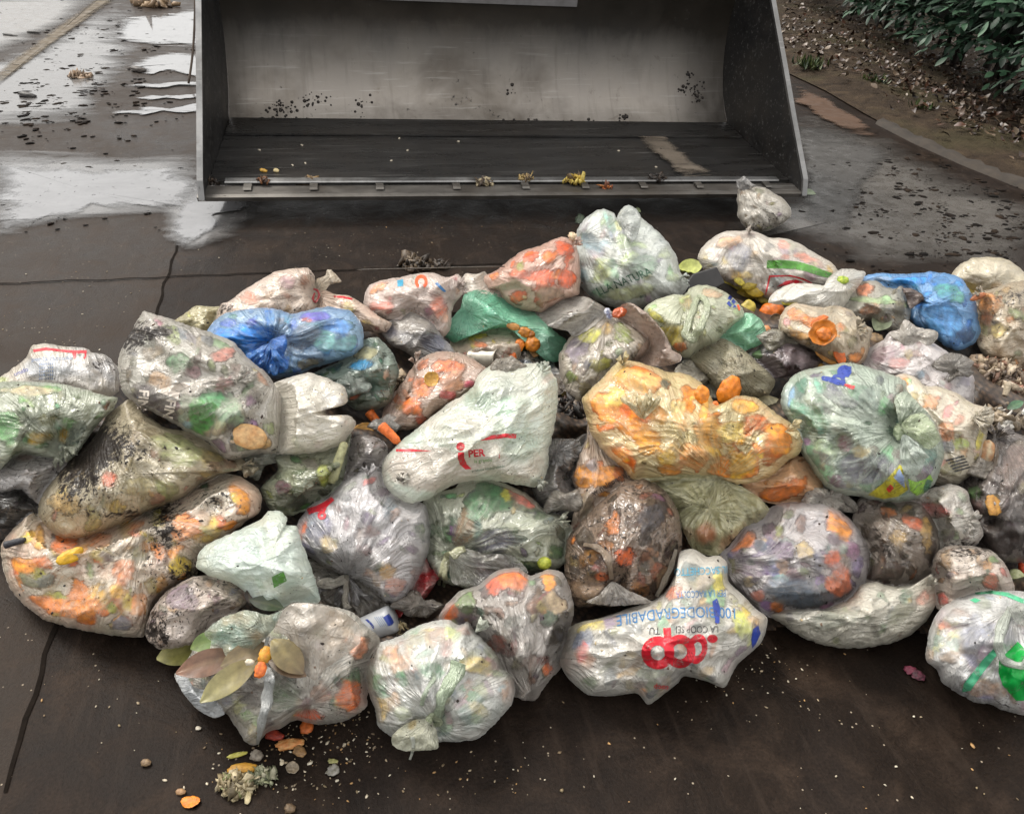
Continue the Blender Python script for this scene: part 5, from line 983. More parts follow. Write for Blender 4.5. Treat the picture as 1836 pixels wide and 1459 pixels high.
b = bag('textorange', 'small clear bag with dark lettering and orange contents beside the big orange bag', '14', [(275, 470), (330, 560), (420, 680), (500, 780), (552, 880), (490, 950), (400, 1010), (270, 1150), (165, 1225), (190, 1090), (215, 970), (175, 860), (205, 770), (228, 690), (275, 610)],
  film='#b9a898', pal=[('#b87c4c', 2), ('#a59488', 2), ('#8a7464', 2)], veil=.35, cell=45, dirt=.12, zc=.27, T=.06, crump=.9, knots=[(310, 560, 180, .8)], blobs=[(250, 850, 80, 85, 0, '#d8862c', .9), (380, 860, 90, 70, -20, '#d48a42', .85), (470, 830, 50, 60, 0, '#9c5a30', .8), (290, 780, 50, 50, 0, '#b4aeae', .8), (260, 1060, 60, 110, 10, '#8c8478', .6)])
text(b, 'w nelgoena', *pp('14', [(405, 905)])[0], 10.0, -31, INK_BLACK, bold=.01, sx=1.0)
b = bag('yellowwhite', 'white and yellow bag with black striped print right of the large green bag', '15', [(800, 230), (870, 192), (960, 222), (1010, 276), (1100, 276), (1220, 320), (1330, 390), (1440, 422), (1452, 490), (1412, 560), (1372, 730), (1300, 840), (1222, 892), (1080, 900), (1060, 780), (1050, 600), (940, 420)],
  film='#d4cbb9', pal=[('#cfc49a', 2), ('#c9b8a8', 2), ('#b9a98c', 1), ('#c7a080', 1)], veil=.5, cell=55, dirt=.12, zc=.26, T=.09, crump=.9, st=2, an=.4, blobs=[(1150, 560, 60, 80, 0, '#d48a62', .85), (1050, 370, 60, 50, 0, '#c4926c', .85), (880, 240, 30, 50, 0, '#d4863a', .8), (1250, 640, 60, 40, 0, '#9aa860', .8), (1160, 660, 60, 50, 0, '#8d93a2', .6), (1380, 600, 30, 90, 15, '#b9b052', .8), (1180, 800, 100, 60, 0, '#8d8a72', .6)])
shapes(b, 'black_stripes', [polyshape([(1150+i*14, 745+i*18), (1270+i*10, 715+i*18), (1275+i*10, 724+i*18), (1155+i*14, 755+i*18)]) for i in range(5)], INK_BLACK, '15')
ears(b, '15', 1330, 470, (330, 5, 40), 120)
b = bag('darkright', 'dark brown translucent bag slumped at the right edge', '15', [(1250, 890), (1300, 800), (1400, 690), (1480, 585), (1560, 570), (1660, 600), (1800, 680), (1860, 1000), (1780, 1330), (1663, 1400), (1500, 1392), (1390, 1300), (1330, 1100), (1292, 970)],
  film='#7c736e', pal=[('#342e2c', 3), ('#463f3c', 2), ('#6f635c', 1.5), ('#3a3432', 1.5)], veil=.34, cell=55, dirt=.15, zc=.24, T=.12, pleat=1.3, crump=.9, wr=34, an=1.0, knots=[(1500, 560, 380, .9), (1450, 1130, 150, .8)], mat=FILM_GLOSSY, blobs=[(1350, 960, 50, 50, 0, '#4e6644', .7), (1620, 780, 110, 180, 20, '#948a86', .6), (1500, 1250, 160, 120, 0, '#3c3634', .7)])
ears(b, '15', 1480, 600, (240, 290, 330), 110)
b = bag('redwhite', 'crumpled scrap of red and white plastic beside the lavender bag', '12', [(1335, 1060), (1390, 1010), (1425, 1080), (1492, 1102), (1440, 1190), (1345, 1310), (1255, 1345), (1215, 1400), (1180, 1340), (1260, 1280), (1300, 1180)],
  items=.25, film='#b3242f', pal=[('#a81c28', 4), ('#cbbfb8', 1)], veil=.35, cell=24, dirt=.25, zc=.15, T=.02, crump=1.5, wr=16, name='plastic_scrap', cat='plastic scrap', group=None, blobs=[(1385, 1060, 40, 40, 0, '#c9c2bc', .9), (1290, 1250, 40, 70, 30, '#c9bdb6', .85)], soft=.25)
b = bag('vegleft', 'dark green clear bag of leafy vegetables under the torn white bag, left of centre', '12', [(270, 520), (330, 460), (390, 390), (370, 280), (450, 262), (600, 240), (750, 240), (830, 185), (868, 145), (840, 330), (805, 480), (732, 562), (600, 642), (480, 692), (370, 692), (310, 622)],
  film='#8f937e', pal=[('#5a6a48', 3), ('#47503c', 2), ('#808c58', 1.5), ('#5c5248', 1)], veil=.28, cell=42, dirt=.3, zc=.24, T=.08, crump=1.2, wr=24, soft=.24, mat=FILM_GLOSSY, blobs=[(410, 510, 60, 55, 0, '#5f3a4c', .85), (690, 430, 70, 80, 0, '#a0a65a', .8), (600, 350, 60, 40, 20, '#8a8680', .6), (460, 620, 130, 60, 0, '#3f4038', .7)])
b = bag('greyclear', 'small grey clear bag between the leafy bag and the bag with red swoosh', '12', [(818, 490), (835, 330), (866, 205), (950, 165), (1060, 185), (1120, 240), (1112, 340), (1120, 430), (1000, 440), (900, 500)],
  film='#918b88', pal=[('#6f6864', 3), ('#565050', 2), ('#857a70', 1)], veil=.36, cell=36, dirt=.3, zc=.26, T=.08, crump=1.2, wr=22, mat=FILM_GLOSSY)
b = bag('paperleft', 'white printed bag with red top edge and blue lines, far left rear', '5', [(-60, 600), (0, 560), (60, 520), (180, 430), (215, 380), (240, 325), (330, 318), (480, 340), (600, 345), (652, 380), (700, 385), (760, 400), (802, 450), (832, 482), (838, 640), (740, 692), (600, 660), (400, 640), (150, 630), (-60, 640)],
  film='#cfc8bd', pal=[('#c4c6cc', 2), ('#c9c0b2', 3)], veil=.55, cell=70, dirt=.25, zc=.20, T=.08, crump=1.1, wr=28, an=1.4, st=2, items=.3, edge=.05, blobs=[(330, 480, 170, 80, 0, '#bcc6d2', .8), (20, 565, 40, 25, 0, '#9cb03c', .9)], dirtblobs=[(720, 450, 90, 70, .5)])
shapes(b, 'red_print', [polyshape([(236, 345), (330, 330), (440, 345), (540, 352), (620, 350), (622, 372), (540, 372), (440, 362), (330, 350), (240, 364)]), ringshape(585, 385, 34, 20, a0=200, a1=420), polyshape([(510, 355), (545, 352), (545, 400), (530, 415)])], INK_RED, '5')
text(b, 'per la raccolta', *pp('5', [(370, 410)])[0], 7.0, -3, INK_PALEB, sx=1.25)
text(b, 'umido', *pp('5', [(150, 505)])[0], 8.0, -22, INK_NAVY, sx=.9)
for i in range(5): text(b, 'IIIIIII', *pp('5', [(330, 450+i*26)])[0], 4.0, -4+i, INK_PALEB, sx=2.6)
b = bag('greycrumple', 'crumpled grey plastic wrap with dirt at the left edge below the green bag', '5', [(-100, 1300), (0, 1225), (100, 1130), (200, 1082), (300, 1090), (400, 1118), (470, 1150), (420, 1260), (340, 1380), (290, 1440), (220, 1390), (150, 1330), (0, 1350)],
  items=.25, film='#b9b5b2', pal=[('#8c8786', 3), ('#6c6664', 2), ('#94796a', 1)], veil=.5, cell=34, dirt=.35, zc=.20, T=.06, crump=1.9, wr=18, blobs=[(180, 1110, 70, 30, -10, '#9c6c52', .7)])
b = bag('blackleft', 'black speckled bag at the left edge beneath the grey wrap', '11', [(-160, 500), (-100, 380), (0, 330), (100, 325), (200, 380), (262, 460), (240, 520), (140, 580), (0, 600), (-100, 580)],
  film='#3c3a38', pal=[('#2b2827', 3), ('#3c3634', 1), ('#55504c', .7)], veil=.3, cell=30, dirt=.3, zc=.13, T=.09, crump=1.2, mat=FILM_GLOSSY)
b = bag('blue', 'bright blue bag with bunched knot and grey-blue side, upper left rear', '6', [(282, 570), (330, 490), (372, 450), (450, 410), (600, 385), (760, 380), (880, 420), (1000, 402), (1150, 370), (1300, 402), (1372, 480), (1392, 560), (1385, 640), (1330, 690), (1200, 740), (1050, 780), (950, 830), (860, 850), (780, 858), (680, 832), (580, 742), (480, 652), (370, 604)],
  film='#93b4d8', pal=[('#4a86cc', 2), ('#6f8cae', 2), ('#9aa6ac', 1.5), ('#8aa59a', 1)], veil=.36, cell=50, dirt=.08, zc=.30, T=.11, pleat=1.5, crump=1.0, wr=26, knots=[(740, 610, 380, 1.4)], mat=FILM_GLOSSY, edge=.05,
  blobs=[(560, 590, 240, 120, 0, '#1478e8', .97), (720, 740, 170, 100, 20, '#176ad0', .95), (970, 580, 170, 90, -28, '#8a8c92', .92, .2), (1130, 600, 90, 80, 0, '#8fb0a8', .85), (1290, 620, 100, 60, -10, '#8aa5a4', .85), (1240, 490, 130, 60, 0, '#7d9cc8', .8), (1030, 430, 120, 36, 0, '#7d6cb8', .85), (1000, 450, 60, 26, 0, '#b0523c', .8), (1020, 770, 110, 50, -10, '#8d8878', .9), (440, 470, 60, 40, 0, '#4c5ea0', .7), (820, 410, 80, 30, 10, '#8ea0b4', .7), (610, 470, 40, 36, 0, '#5d5cb0', .7)])
band(b, 'knot', '6', [(690, 680), (720, 720), (760, 770), (800, 770)], [70, 80, 60, 24], film='#2f86dc', lift=.014)
flap(b, 'bow', '6', [(740, 600), (840, 560), (860, 620), (830, 720), (790, 780), (730, 760), (690, 700)], knots=[(740, 610, 110, 1.5)], film='#2d7fd8', veil=.8, lift=.012)
ears(b, '6', 740, 620, (70, 105, 140), 190, film='#4a94e4')
b = bag('greenlabel', 'dark green bag with blue label band below the blue bag', '6', [(1060, 840), (1150, 800), (1230, 770), (1300, 700), (1390, 620), (1500, 590), (1600, 700), (1645, 820), (1612, 950), (1582, 1040), (1480, 1085), (1350, 1085), (1290, 1030), (1262, 940), (1150, 890)],
  film='#8c9a8e', pal=[('#456052', 3), ('#5f6e62', 2), ('#7c8078', 1.5)], veil=.3, cell=48, dirt=.12, zc=.29, T=.09, crump=.9, wr=30, mat=FILM_GLOSSY, blobs=[(1330, 970, 60, 60, 0, '#bf6a4c', .85), (1420, 690, 90, 50, -10, '#b9b49c', .85, .15), (1390, 780, 100, 36, -8, '#2f8fc4', .97, .1), (1520, 900, 70, 110, 20, '#2f4438', .85), (1560, 850, 26, 60, 25, '#b09a8c', .7), (1420, 900, 60, 80, 0, '#8f9a94', .6)])
b = bag('orangebits', 'clear bag of orange pieces carrying a yellow cup, left of the red swoosh bag', '7', [(270, 1400), (290, 1330), (340, 1240), (430, 1132), (470, 1062), (540, 985), (660, 932), (800, 940), (900, 980), (1000, 1050), (1050, 1100), (900, 1200), (780, 1280), (640, 1350), (540, 1440), (400, 1470), (300, 1450)],
  film='#bfa99a', pal=[('#bb8266', 3), ('#a58a78', 2), ('#a3784e', 1.5), ('#8f7a6e', 1)], veil=.36, cell=56, dirt=.14, zc=.29, T=.09, crump=.8, wr=34, an=-.6, st=2, knots=[(300, 1420, 200, .8)], mat=FILM_GLOSSY, blobs=[(470, 1310, 80, 70, 0, '#d96a30', .92, .15), (730, 1030, 110, 60, 10, '#d27a58', .85), (560, 1170, 90, 80, 0, '#d07a48', .85), (720, 1230, 60, 50, 0, '#a84c50', .85), (890, 1150, 40, 40, 0, '#a8445c', .85), (760, 1120, 110, 90, 0, '#c9a08a', .6)])
ears(b, '7', 500, 1010, (230, 280), 80)
b = bag('blackclear', 'black clear bag in the gap right of the bag with red swoosh', '13', [(880, 810), (930, 700), (985, 640), (1050, 590), (1120, 540), (1200, 500), (1215, 580), (1130, 650), (1115, 760), (1145, 850), (1120, 940), (1020, 960), (920, 890)],
  film='#6a6663', pal=[('#2e2b2a', 3), ('#45403e', 2), ('#575250', 1)], veil=.26, cell=40, dirt=.2, zc=.25, T=.06, crump=1.0, mat=FILM_GLOSSY)
b = bag('greenwire', 'orange-red carrots in a clear wedge-shaped bag, rear of the heap', '7', [(1000, 392), (1100, 340), (1250, 222), (1400, 170), (1540, 115), (1612, 130), (1652, 222), (1668, 400), (1652, 502), (1560, 530), (1470, 580), (1400, 622), (1280, 612), (1180, 572), (1132, 520), (1100, 470), (1020, 450)],
  film='#d2b3a2', pal=[('#d2633a', 3), ('#c97a58', 2.5), ('#c9a08c', 1.5), ('#a8907a', 1)], veil=.30, cell=46, dirt=.15, zc=.28, T=.10, crump=1.0, wr=30, an=.1, st=2.6, knots=[(1660, 150, 260, 1.0), (1000, 400, 200, .8)], mat=FILM_GLOSSY, blobs=[(1320, 240, 60, 40, -20, '#e0521e', .9), (1460, 240, 60, 50, 0, '#df6a24', .9), (1560, 180, 70, 60, 30, '#dd5a34', .9), (1350, 380, 170, 50, 5, '#d2603e', .9), (1580, 400, 70, 80, 0, '#d0603e', .85), (1230, 520, 60, 40, 0, '#d0643c', .8), (1450, 500, 120, 60, 0, '#a89a8c', .6), (1250, 310, 30, 40, 20, '#8a9a5a', .7)])
ears(b, '7', 1630, 160, (260, 300, 340), 70)
b = bag('breadtag', 'white bag tied with orange and blue tag, wings spread, rear centre', '8', [(262, 1110), (300, 1040), (340, 980), (440, 920), (540, 830), (620, 800), (700, 860), (800, 940), (880, 1010), (850, 1090), (770, 1140), (690, 1190), (590, 1270), (520, 1340), (430, 1400), (372, 1440), (312, 1352), (272, 1250)],
  film='#bdb3a6', pal=[('#8d857c', 2), ('#a3a06c', 2), ('#8a8a6a', 1.5), ('#a08f84', 1.5)], veil=.36, cell=46, dirt=.12, zc=.30, T=.10, pleat=1.5, crump=.6, knots=[(600, 820, 400, 1.4)], mat=FILM_GLOSSY, blobs=[(460, 970, 110, 60, -15, '#b0b062', .8), (700, 950, 60, 90, -30, '#7f8a5c', .7), (540, 1180, 90, 60, -20, '#a3a25c', .75), (450, 1170, 40, 40, 0, '#4a5064', .7), (380, 1060, 90, 110, 10, '#8c8690', .6), (440, 1350, 60, 60, 0, '#8a8468', .6)])
flap(b, 'wing', '8', [(72, 798), (130, 760), (200, 702), (330, 684), (450, 690), (580, 765), (565, 830), (490, 900), (390, 962), (345, 972), (310, 935), (262, 922), (180, 902), (110, 840)], knots=[(585, 800, 220, 1.1)], film='#d2cdc5', pal=[('#c3bdb6', 1)], veil=.7, lift=.01, T=.035, tuck=True, crump=.7)
flap(b, 'wing', '8', [(640, 800), (700, 742), (762, 728), (862, 790), (952, 880), (1022, 980), (1065, 1080), (1125, 1102), (1112, 1152), (1000, 1182), (850, 1182), (768, 1150), (830, 1100), (905, 1085), (870, 990), (780, 910), (690, 850)], knots=[(620, 800, 300, 1.1)], film='#c3ab9a', pal=[('#b79c8c', 2), ('#c9b8aa', 1)], veil=.5, lift=.012, T=.010, tuck=True, crump=.8)
ta = flap(b, 'orange_tag', '8', [(628, 800), (650, 770), (700, 758), (735, 780), (725, 815), (680, 838), (635, 835)], clearness=0, film='#df6412', veil=1.0, lift=.022, crump=.1, dirt=0, T=.01)
flap(b, 'blue_tag', '8', [(568, 790), (585, 765), (612, 772), (632, 830), (620, 855), (595, 845)], clearness=0, film='#c9ccd8', veil=1.0, lift=.022, crump=.1, dirt=0, T=.01, blobs=[(602, 812, 14, 34, -20, '#4a5aa0', .9, .2)])
b = bag('loophandle', 'pale green bag with a loop handle in front, rear right of centre', '8', [(868, 780), (950, 722), (1090, 680), (1150, 686), (1190, 640), (1245, 618), (1340, 625), (1440, 672), (1522, 740), (1562, 812), (1482, 880), (1402, 960), (1350, 1010), (1250, 1050), (1172, 1112), (1092, 1082), (1002, 972), (920, 880)],
  film='#c3c6ae', pal=[('#b0b594', 3), ('#bcb2a0', 2), ('#a0a878', 1)], veil=.5, cell=55, dirt=.08, zc=.31, T=.09, crump=1.0, wr=36, an=.3, st=2, knots=[(1170, 700, 260, .8)], blobs=[(950, 830, 90, 26, 38, '#a59e3c', .8), (1060, 960, 110, 90, 45, '#b3a03c', .85), (1110, 1040, 50, 50, 0, '#c06a2c', .7), (1340, 660, 100, 40, 10, '#c2ab9a', .7)])
shapes(b, 'blue_letters', [polyshape([(1455, 700), (1470, 672), (1490, 690), (1478, 712)]), polyshape([(1480, 720), (1495, 700), (1515, 722), (1500, 742)]), polyshape([(1448, 735), (1465, 715), (1490, 745), (1475, 760)]), polyshape([(1490, 765), (1505, 742), (1520, 760)])], INK_NAVY, '8')
shapes(b, 'red_letters', [polyshape([(1520, 745), (1535, 740), (1548, 780), (1535, 785)])], INK_ORANGE, '8')
band(b, 'handle', '8', [(1240, 690), (1215, 760), (1180, 860), (1155, 950), (1200, 985), (1245, 930), (1290, 840), (1310, 750), (1275, 695), (1235, 690)], [44, 44, 50, 60, 66, 56, 50, 50, 46, 44], film='#ccd4b4', lift=.02)
b = bag('tallwhite', 'tall white bag of pale green leaves with green lettering, top rear of the heap', '8', [(378, 290), (390, 222), (428, 152), (500, 92), (570, 74), (630, 100), (660, 140), (690, 90), (745, 44), (800, 78), (832, 132), (902, 190), (992, 272), (1062, 372), (1092, 452), (1112, 532), (1152, 572), (1158, 612), (1112, 672), (1000, 702), (880, 742), (760, 762), (620, 742), (520, 702), (450, 642), (390, 560), (378, 430)],
  film='#d0d6cf', pal=[('#c3cdc4', 3), ('#b9c9a6', 1.6), ('#b4c0c4', 1.5), ('#c9cfae', 1)], veil=.66, cell=62, dirt=.04, zc=.30, T=.13, tilt=.2, pleat=1.1, crump=1.0, wr=34, an=.9, st=2, knots=[(380, 290, 250, 1.0), (670, 140, 160, .7)], edge=.12,
  blobs=[(560, 510, 80, 110, 20, '#bcc592', .75), (740, 420, 90, 42, -38, '#b9cc84', .85, .2), (720, 300, 90, 60, 0, '#c3d3a6', .7), (640, 480, 30, 90, -20, '#8fae92', .7), (850, 470, 110, 90, 0, '#a3b6a4', .6), (480, 300, 100, 60, 30, '#a9b9c0', .55), (760, 650, 170, 60, -10, '#c3c893', .6)])
text(b, "LLA NATURA", *pp('8', [(715, 580)])[0], 15.0, -21.5, INK_DKGREEN, sx=.80, shear=-.15)
text(b, 'BIO', *pp('8', [(850, 685)])[0], 5.0, -14, INK_DKGREEN)
flap(b, 'bag_corner', '8', [(660, 135), (690, 88), (745, 44), (800, 76), (832, 132), (812, 250), (770, 300), (720, 240)], knots=[(680, 150, 100, 1)], film='#d6dad6', veil=.8, lift=.016)
ears(b, '8', 1110, 560, (330, 20), 90)
b = bag('mesh', 'grey-green net-textured bag of bread like crumbs, right of centre rear', '8', [(1180, 1090), (1270, 1022), (1370, 992), (1450, 1010), (1552, 1070), (1642, 1150), (1742, 1240), (1782, 1290), (1742, 1372), (1600, 1402), (1500, 1400), (1380, 1330), (1260, 1200)],
  items=.25, film='#a9a288', pal=[('#938c74', 3), ('#a79d86', 2), ('#7f7b68', 1)], veil=.4, cell=26, dirt=.42, zc=.30, T=.08, crump=1.2, wr=13, st=2.6, an=.7, mat=FILM_MATTE)
b = bag('smallclear', 'small clear bag with one orange piece beside the net-textured bag', '8', [(1140, 1150), (1200, 1130), (1300, 1118), (1402, 1170), (1482, 1260), (1440, 1340), (1362, 1398), (1290, 1352), (1240, 1262), (1226, 1200)],
  film='#b3b0a2', pal=[('#8c8f80', 3), ('#6e7268', 2), ('#a8a090', 1)], veil=.38, cell=34, dirt=.15, zc=.325, T=.06, crump=1.0, wr=22, knots=[(1150, 1150, 150, 1)], mat=FILM_GLOSSY, blobs=[(1340, 1190, 70, 50, 25, '#cf8052', .92), (1370, 1280, 60, 36, 10, '#4c5550', .7)])
b = bag('tealwrap', 'crumpled teal green plastic wrap rear right of centre', '8', [(1370, 980), (1402, 930), (1440, 905), (1530, 872), (1572, 820), (1620, 815), (1672, 850), (1712, 910), (1722, 985), (1652, 1032), (1562, 1062), (1480, 1032)],
  items=.25, film='#8fc6a4', pal=[('#6fae8c', 3), ('#88bd9c', 2)], veil=.5, cell=30, dirt=.05, zc=.32, T=.05, crump=2.4, wr=15, st=1.4, an=-.4, name='plastic_wrap', cat='plastic wrap', group=None)
b = bag('peelbag', 'clear bag of orange peel with ragged white right side, rear right', '9', [(815, 950), (832, 870), (872, 790), (950, 760), (1062, 780), (1162, 800), (1252, 776), (1382, 812), (1442, 880), (1492, 930), (1552, 962), (1532, 1082), (1502, 1200), (1432, 1252), (1332, 1232), (1230, 1200), (1100, 1120), (950, 1042)],
  film='#c9bda6', pal=[('#c29a72', 3), ('#b5ad90', 2), ('#a8906c', 1.5)], veil=.42, cell=50, dirt=.2, zc=.32, T=.085, crump=1.2, wr=28, an=1.0, st=2, knots=[(1250, 800, 250, 1.0)], blobs=[(960, 850, 110, 50, 20, '#d58a62', .85), (1060, 900, 120, 50, 25, '#d97a34', .85), (1310, 940, 40, 40, 30, '#b8805c', .8), (1420, 1190, 70, 40, 0, '#c98a5c', .85), (960, 1000, 100, 40, 20, '#a98458', .7)])
ears(b, '9', 1440, 960, (330, 10, 50, 290), 110)
b = bag('purpledark', 'dark purple-brown bag beneath the orange peels rear right', '9', [(560, 1180), (640, 1120), (700, 1080), (780, 1042), (852, 1030), (960, 1080), (1090, 1140), (1150, 1220), (1060, 1300), (900, 1330), (760, 1340), (640, 1290)],
  film='#7c6f72', pal=[('#4a4046', 3), ('#5d5258', 2), ('#5c6c50', .8)], veil=.3, cell=44, dirt=.25, zc=.26, T=.07, crump=1.3, wr=26, mat=FILM_GLOSSY, blobs=[(620, 1160, 60, 50, 0, '#7a9270', .7)])
b = bag('lavwhite', 'smooth lavender white bag behind the large green bag', '10', [(300, 940), (340, 870), (480, 782), (540, 712), (652, 720), (800, 762), (940, 852), (1100, 962), (1192, 1070), (1202, 1160), (1190, 1290), (1100, 1300), (900, 1240), (700, 1120), (550, 1080), (430, 1040)],
  film='#c9c2c0', pal=[('#bcb2b2', 3), ('#a8a2ac', 1.5), ('#c0aaa6', 1)], veil=.72, cell=75, dirt=.08, zc=.28, T=.09, pleat=1.0, crump=.6, wr=44, an=.5, st=2.4, knots=[(330, 920, 300, .9)], blobs=[(480, 890, 130, 70, -10, '#a68e96', .7), (600, 960, 90, 60, 0, '#b98e8a', .6)])
b = bag('whitelong', 'narrow wrinkled white bag with twisted end, below the green-striped long bag', '9', [(730, 730), (760, 680), (820, 640), (920, 605), (1050, 600), (1182, 618), (1212, 556), (1302, 490), (1382, 478), (1440, 492), (1502, 500), (1472, 560), (1402, 650), (1342, 740), (1290, 790), (1182, 800), (1080, 780), (950, 752), (850, 745)],
  items=.25, film='#d3d0c8', pal=[('#c5c2b8', 3), ('#b3b0ac', 1)], veil=.62, cell=50, dirt=.12, zc=.29, T=.07, crump=1.3, wr=22, an=.1, st=2.4, knots=[(1330, 560, 160, 1.0)])
b = bag('stripebag', 'long white bag with bright green stripe and red frame print, top right rear', '9', [(158, 380), (180, 312), (260, 232), (350, 180), (500, 168), (600, 170), (720, 222), (880, 240), (1000, 290), (1120, 370), (1222, 422), (1282, 500), (1240, 560), (1120, 620), (1000, 660), (860, 690), (760, 712), (690, 690), (560, 622), (420, 572), (300, 512), (205, 462)],
  film='#d6cdc2', pal=[('#cdbdac', 3), ('#b4b0b2', 2), ('#d0b49a', 1)], veil=.62, cell=66, dirt=.08, zc=.25, T=.10, tilt=.3, crump=.8, wr=40, an=.35, st=2, knots=[(560, 180, 300, .8)], blobs=[(480, 370, 130, 130, 20, '#9a9ca6', .6), (470, 530, 60, 50, 0, '#c7a85a', .6), (840, 270, 60, 40, 10, '#d39284', .7), (860, 370, 40, 26, 0, '#cf7a66', .7), (1020, 380, 90, 36, 15, '#cf8068', .75), (400, 250, 120, 50, -10, '#d8b598', .6), (1240, 460, 50, 60, 20, '#b79a52', .7)])
shapes(b, 'green_stripe', [polyshape([(706, 398), (830, 392), (960, 405), (1080, 440), (1180, 480), (1240, 500), (1230, 545), (1130, 520), (1040, 490), (940, 468), (830, 462), (706, 462)])], INK_GREEN, '9')
shapes(b, 'red_frame', [polyshape([(725, 520), (900, 516), (1000, 540), (1080, 580), (1074, 588), (990, 552), (900, 528), (735, 532), (700, 680), (690, 676)]), polyshape([(785, 615), (860, 565), (940, 552), (1010, 575), (960, 585), (880, 595)])], INK_RED, '9')
ears(b, '9', 560, 180, (255, 290), 60)
b = bag('pinkgreenedge', 'greyish bag with pink contents and pale green edge, beside the rear blue bag', '10', [(140, 470), (210, 382), (270, 320), (350, 300), (424, 310), (472, 350), (560, 372), (622, 345), (650, 400), (672, 480), (684, 545), (652, 660), (560, 695), (470, 660), (400, 600), (280, 610), (200, 560)],
  film='#a9a69a', pal=[('#8c8478', 3), ('#a3866e', 2), ('#7d7a6c', 1.5)], veil=.38, cell=46, dirt=.12, zc=.27, T=.07, crump=1.2, wr=26, blobs=[(320, 360, 80, 50, -10, '#c98f78', .9, .2), (390, 450, 200, 26, 4, '#b3c2a2', .9), (370, 530, 90, 45, -10, '#a8795c', .85), (500, 440, 60, 40, 0, '#b9cfb0', .8), (600, 560, 60, 110, 0, '#6c685e', .7)])
b = bag('blueright', 'sky-blue bag folded over a pale bundle, upper right rear', '10', [(280, 282), (420, 242), (600, 250), (780, 240), (870, 230), (1000, 246), (1102, 280), (1152, 360), (1212, 462), (1232, 590), (1252, 700), (1202, 792), (1102, 842), (1000, 820), (940, 770), (850, 700), (740, 640), (700, 560), (730, 500), (800, 450), (790, 390), (690, 350), (560, 330), (400, 310)],
  film='#6fa2d6', pal=[('#4f8cc8', 3), ('#6d9abf', 2), ('#5d86a6', 1)], veil=.42, cell=60, dirt=.04, zc=.26, T=.09, crump=.8, wr=40, knots=[(740, 480, 220, .8)], blobs=[(950, 600, 200, 130, 20, '#84b0dc', .92, .15), (700, 290, 160, 40, 0, '#2f86dc', .9), (1000, 380, 130, 70, 10, '#6a9a8c', .8), (1080, 420, 70, 60, 0, '#7fa88c', .6), (430, 275, 150, 28, -4, '#a3b0c0', .8), (1150, 720, 90, 80, 20, '#3c4a66', .8), (930, 290, 90, 40, 0, '#5d7a9a', .6)])
flap(b, 'dark_flap', '10', [(622, 350), (700, 350), (790, 400), (805, 450), (740, 490), (700, 520), (672, 480), (650, 400)], clearness=0, film='#6a5a54', veil=.9, lift=.02, crump=1.0, mat=FILM_MATTE)
b = bag('dirtyright', 'large muddy cream bag slumped at the right edge rear', '10', [(1230, 470), (1290, 392), (1400, 362), (1500, 322), (1623, 305), (1800, 380), (1860, 600), (1850, 800), (1760, 960), (1623, 1000), (1500, 990), (1400, 962), (1310, 890), (1260, 800), (1242, 620)],
  film='#b3a48c', pal=[('#a5937a', 3), ('#8f806a', 2), ('#b58a64', 1), ('#7e806c', .8)], veil=.4, cell=66, dirt=.35, zc=.26, T=.11, crump=1.0, wr=32, blobs=[(1330, 460, 110, 90, 10, '#b98458', .8), (1560, 560, 90, 50, 20, '#7f8a70', .7), (1420, 700, 90, 70, 0, '#c4b68c', .6), (1330, 590, 60, 50, 0, '#8a5c44', .6)], dirtblobs=[(1500, 420, 160, 60, .4)])
ears(b, '10', 1300, 420, (200, 240), 90)
b = bag('creamtop', 'smooth cream bag top at the far right rear', '10', [(1030, 262), (1082, 192), (1200, 122), (1350, 110), (1480, 130), (1582, 200), (1640, 250), (1760, 320), (1740, 400), (1600, 400), (1400, 390), (1250, 370), (1130, 320)],
  items=.25, film='#c6bda8', pal=[('#b9ae94', 3), ('#c0b294', 1)], veil=.6, cell=60, dirt=.14, zc=.22, T=.09, tilt=.2, crump=.6, wr=44, blobs=[(1230, 300, 90, 50, 25, '#6d5e4c', .7), (1180, 340, 60, 40, 0, '#b0993c', .8), (1400, 330, 50, 40, 0, '#b98f52', .7)])
b = bag('creampink', 'cream-pink bag tied with red string at the rear left top', '6', [(352, 470), (392, 352), (450, 332), (540, 260), (640, 200), (780, 120), (900, 100), (1000, 94), (1042, 142), (1052, 220), (1075, 265), (1062, 340), (1020, 400), (880, 450), (700, 450), (500, 450), (400, 480)],
  film='#d6c3b4', pal=[('#c9ac9c', 3), ('#c6b8a6', 2), ('#c0927e', 1)], veil=.66, cell=55, dirt=.3, zc=.25, T=.09, tilt=.25, crump=1.1, wr=30, knots=[(1065, 260, 240, 1.0)], dirtblobs=[(420, 380, 80, 60, .5)], blobs=[(600, 300, 80, 50, 10, '#c68a76', .6), (860, 180, 80, 50, 0, '#b09aa0', .5)])
flap(b, 'ear', '6', [(1045, 225), (1065, 165), (1130, 135), (1142, 98), (1165, 92), (1210, 130), (1246, 182), (1160, 205), (1130, 245), (1085, 240)], knots=[(1060, 230, 120, 1.1)], film='#dccfba', veil=.85, lift=.005, tuck=True, T=.02)
band(b, 'red_string', '6', [(1045, 232), (1075, 245), (1085, 285), (1060, 325), (1042, 300), (1055, 260)], [14, 16, 16, 16, 14, 12], film='#c21f30', lift=.012)
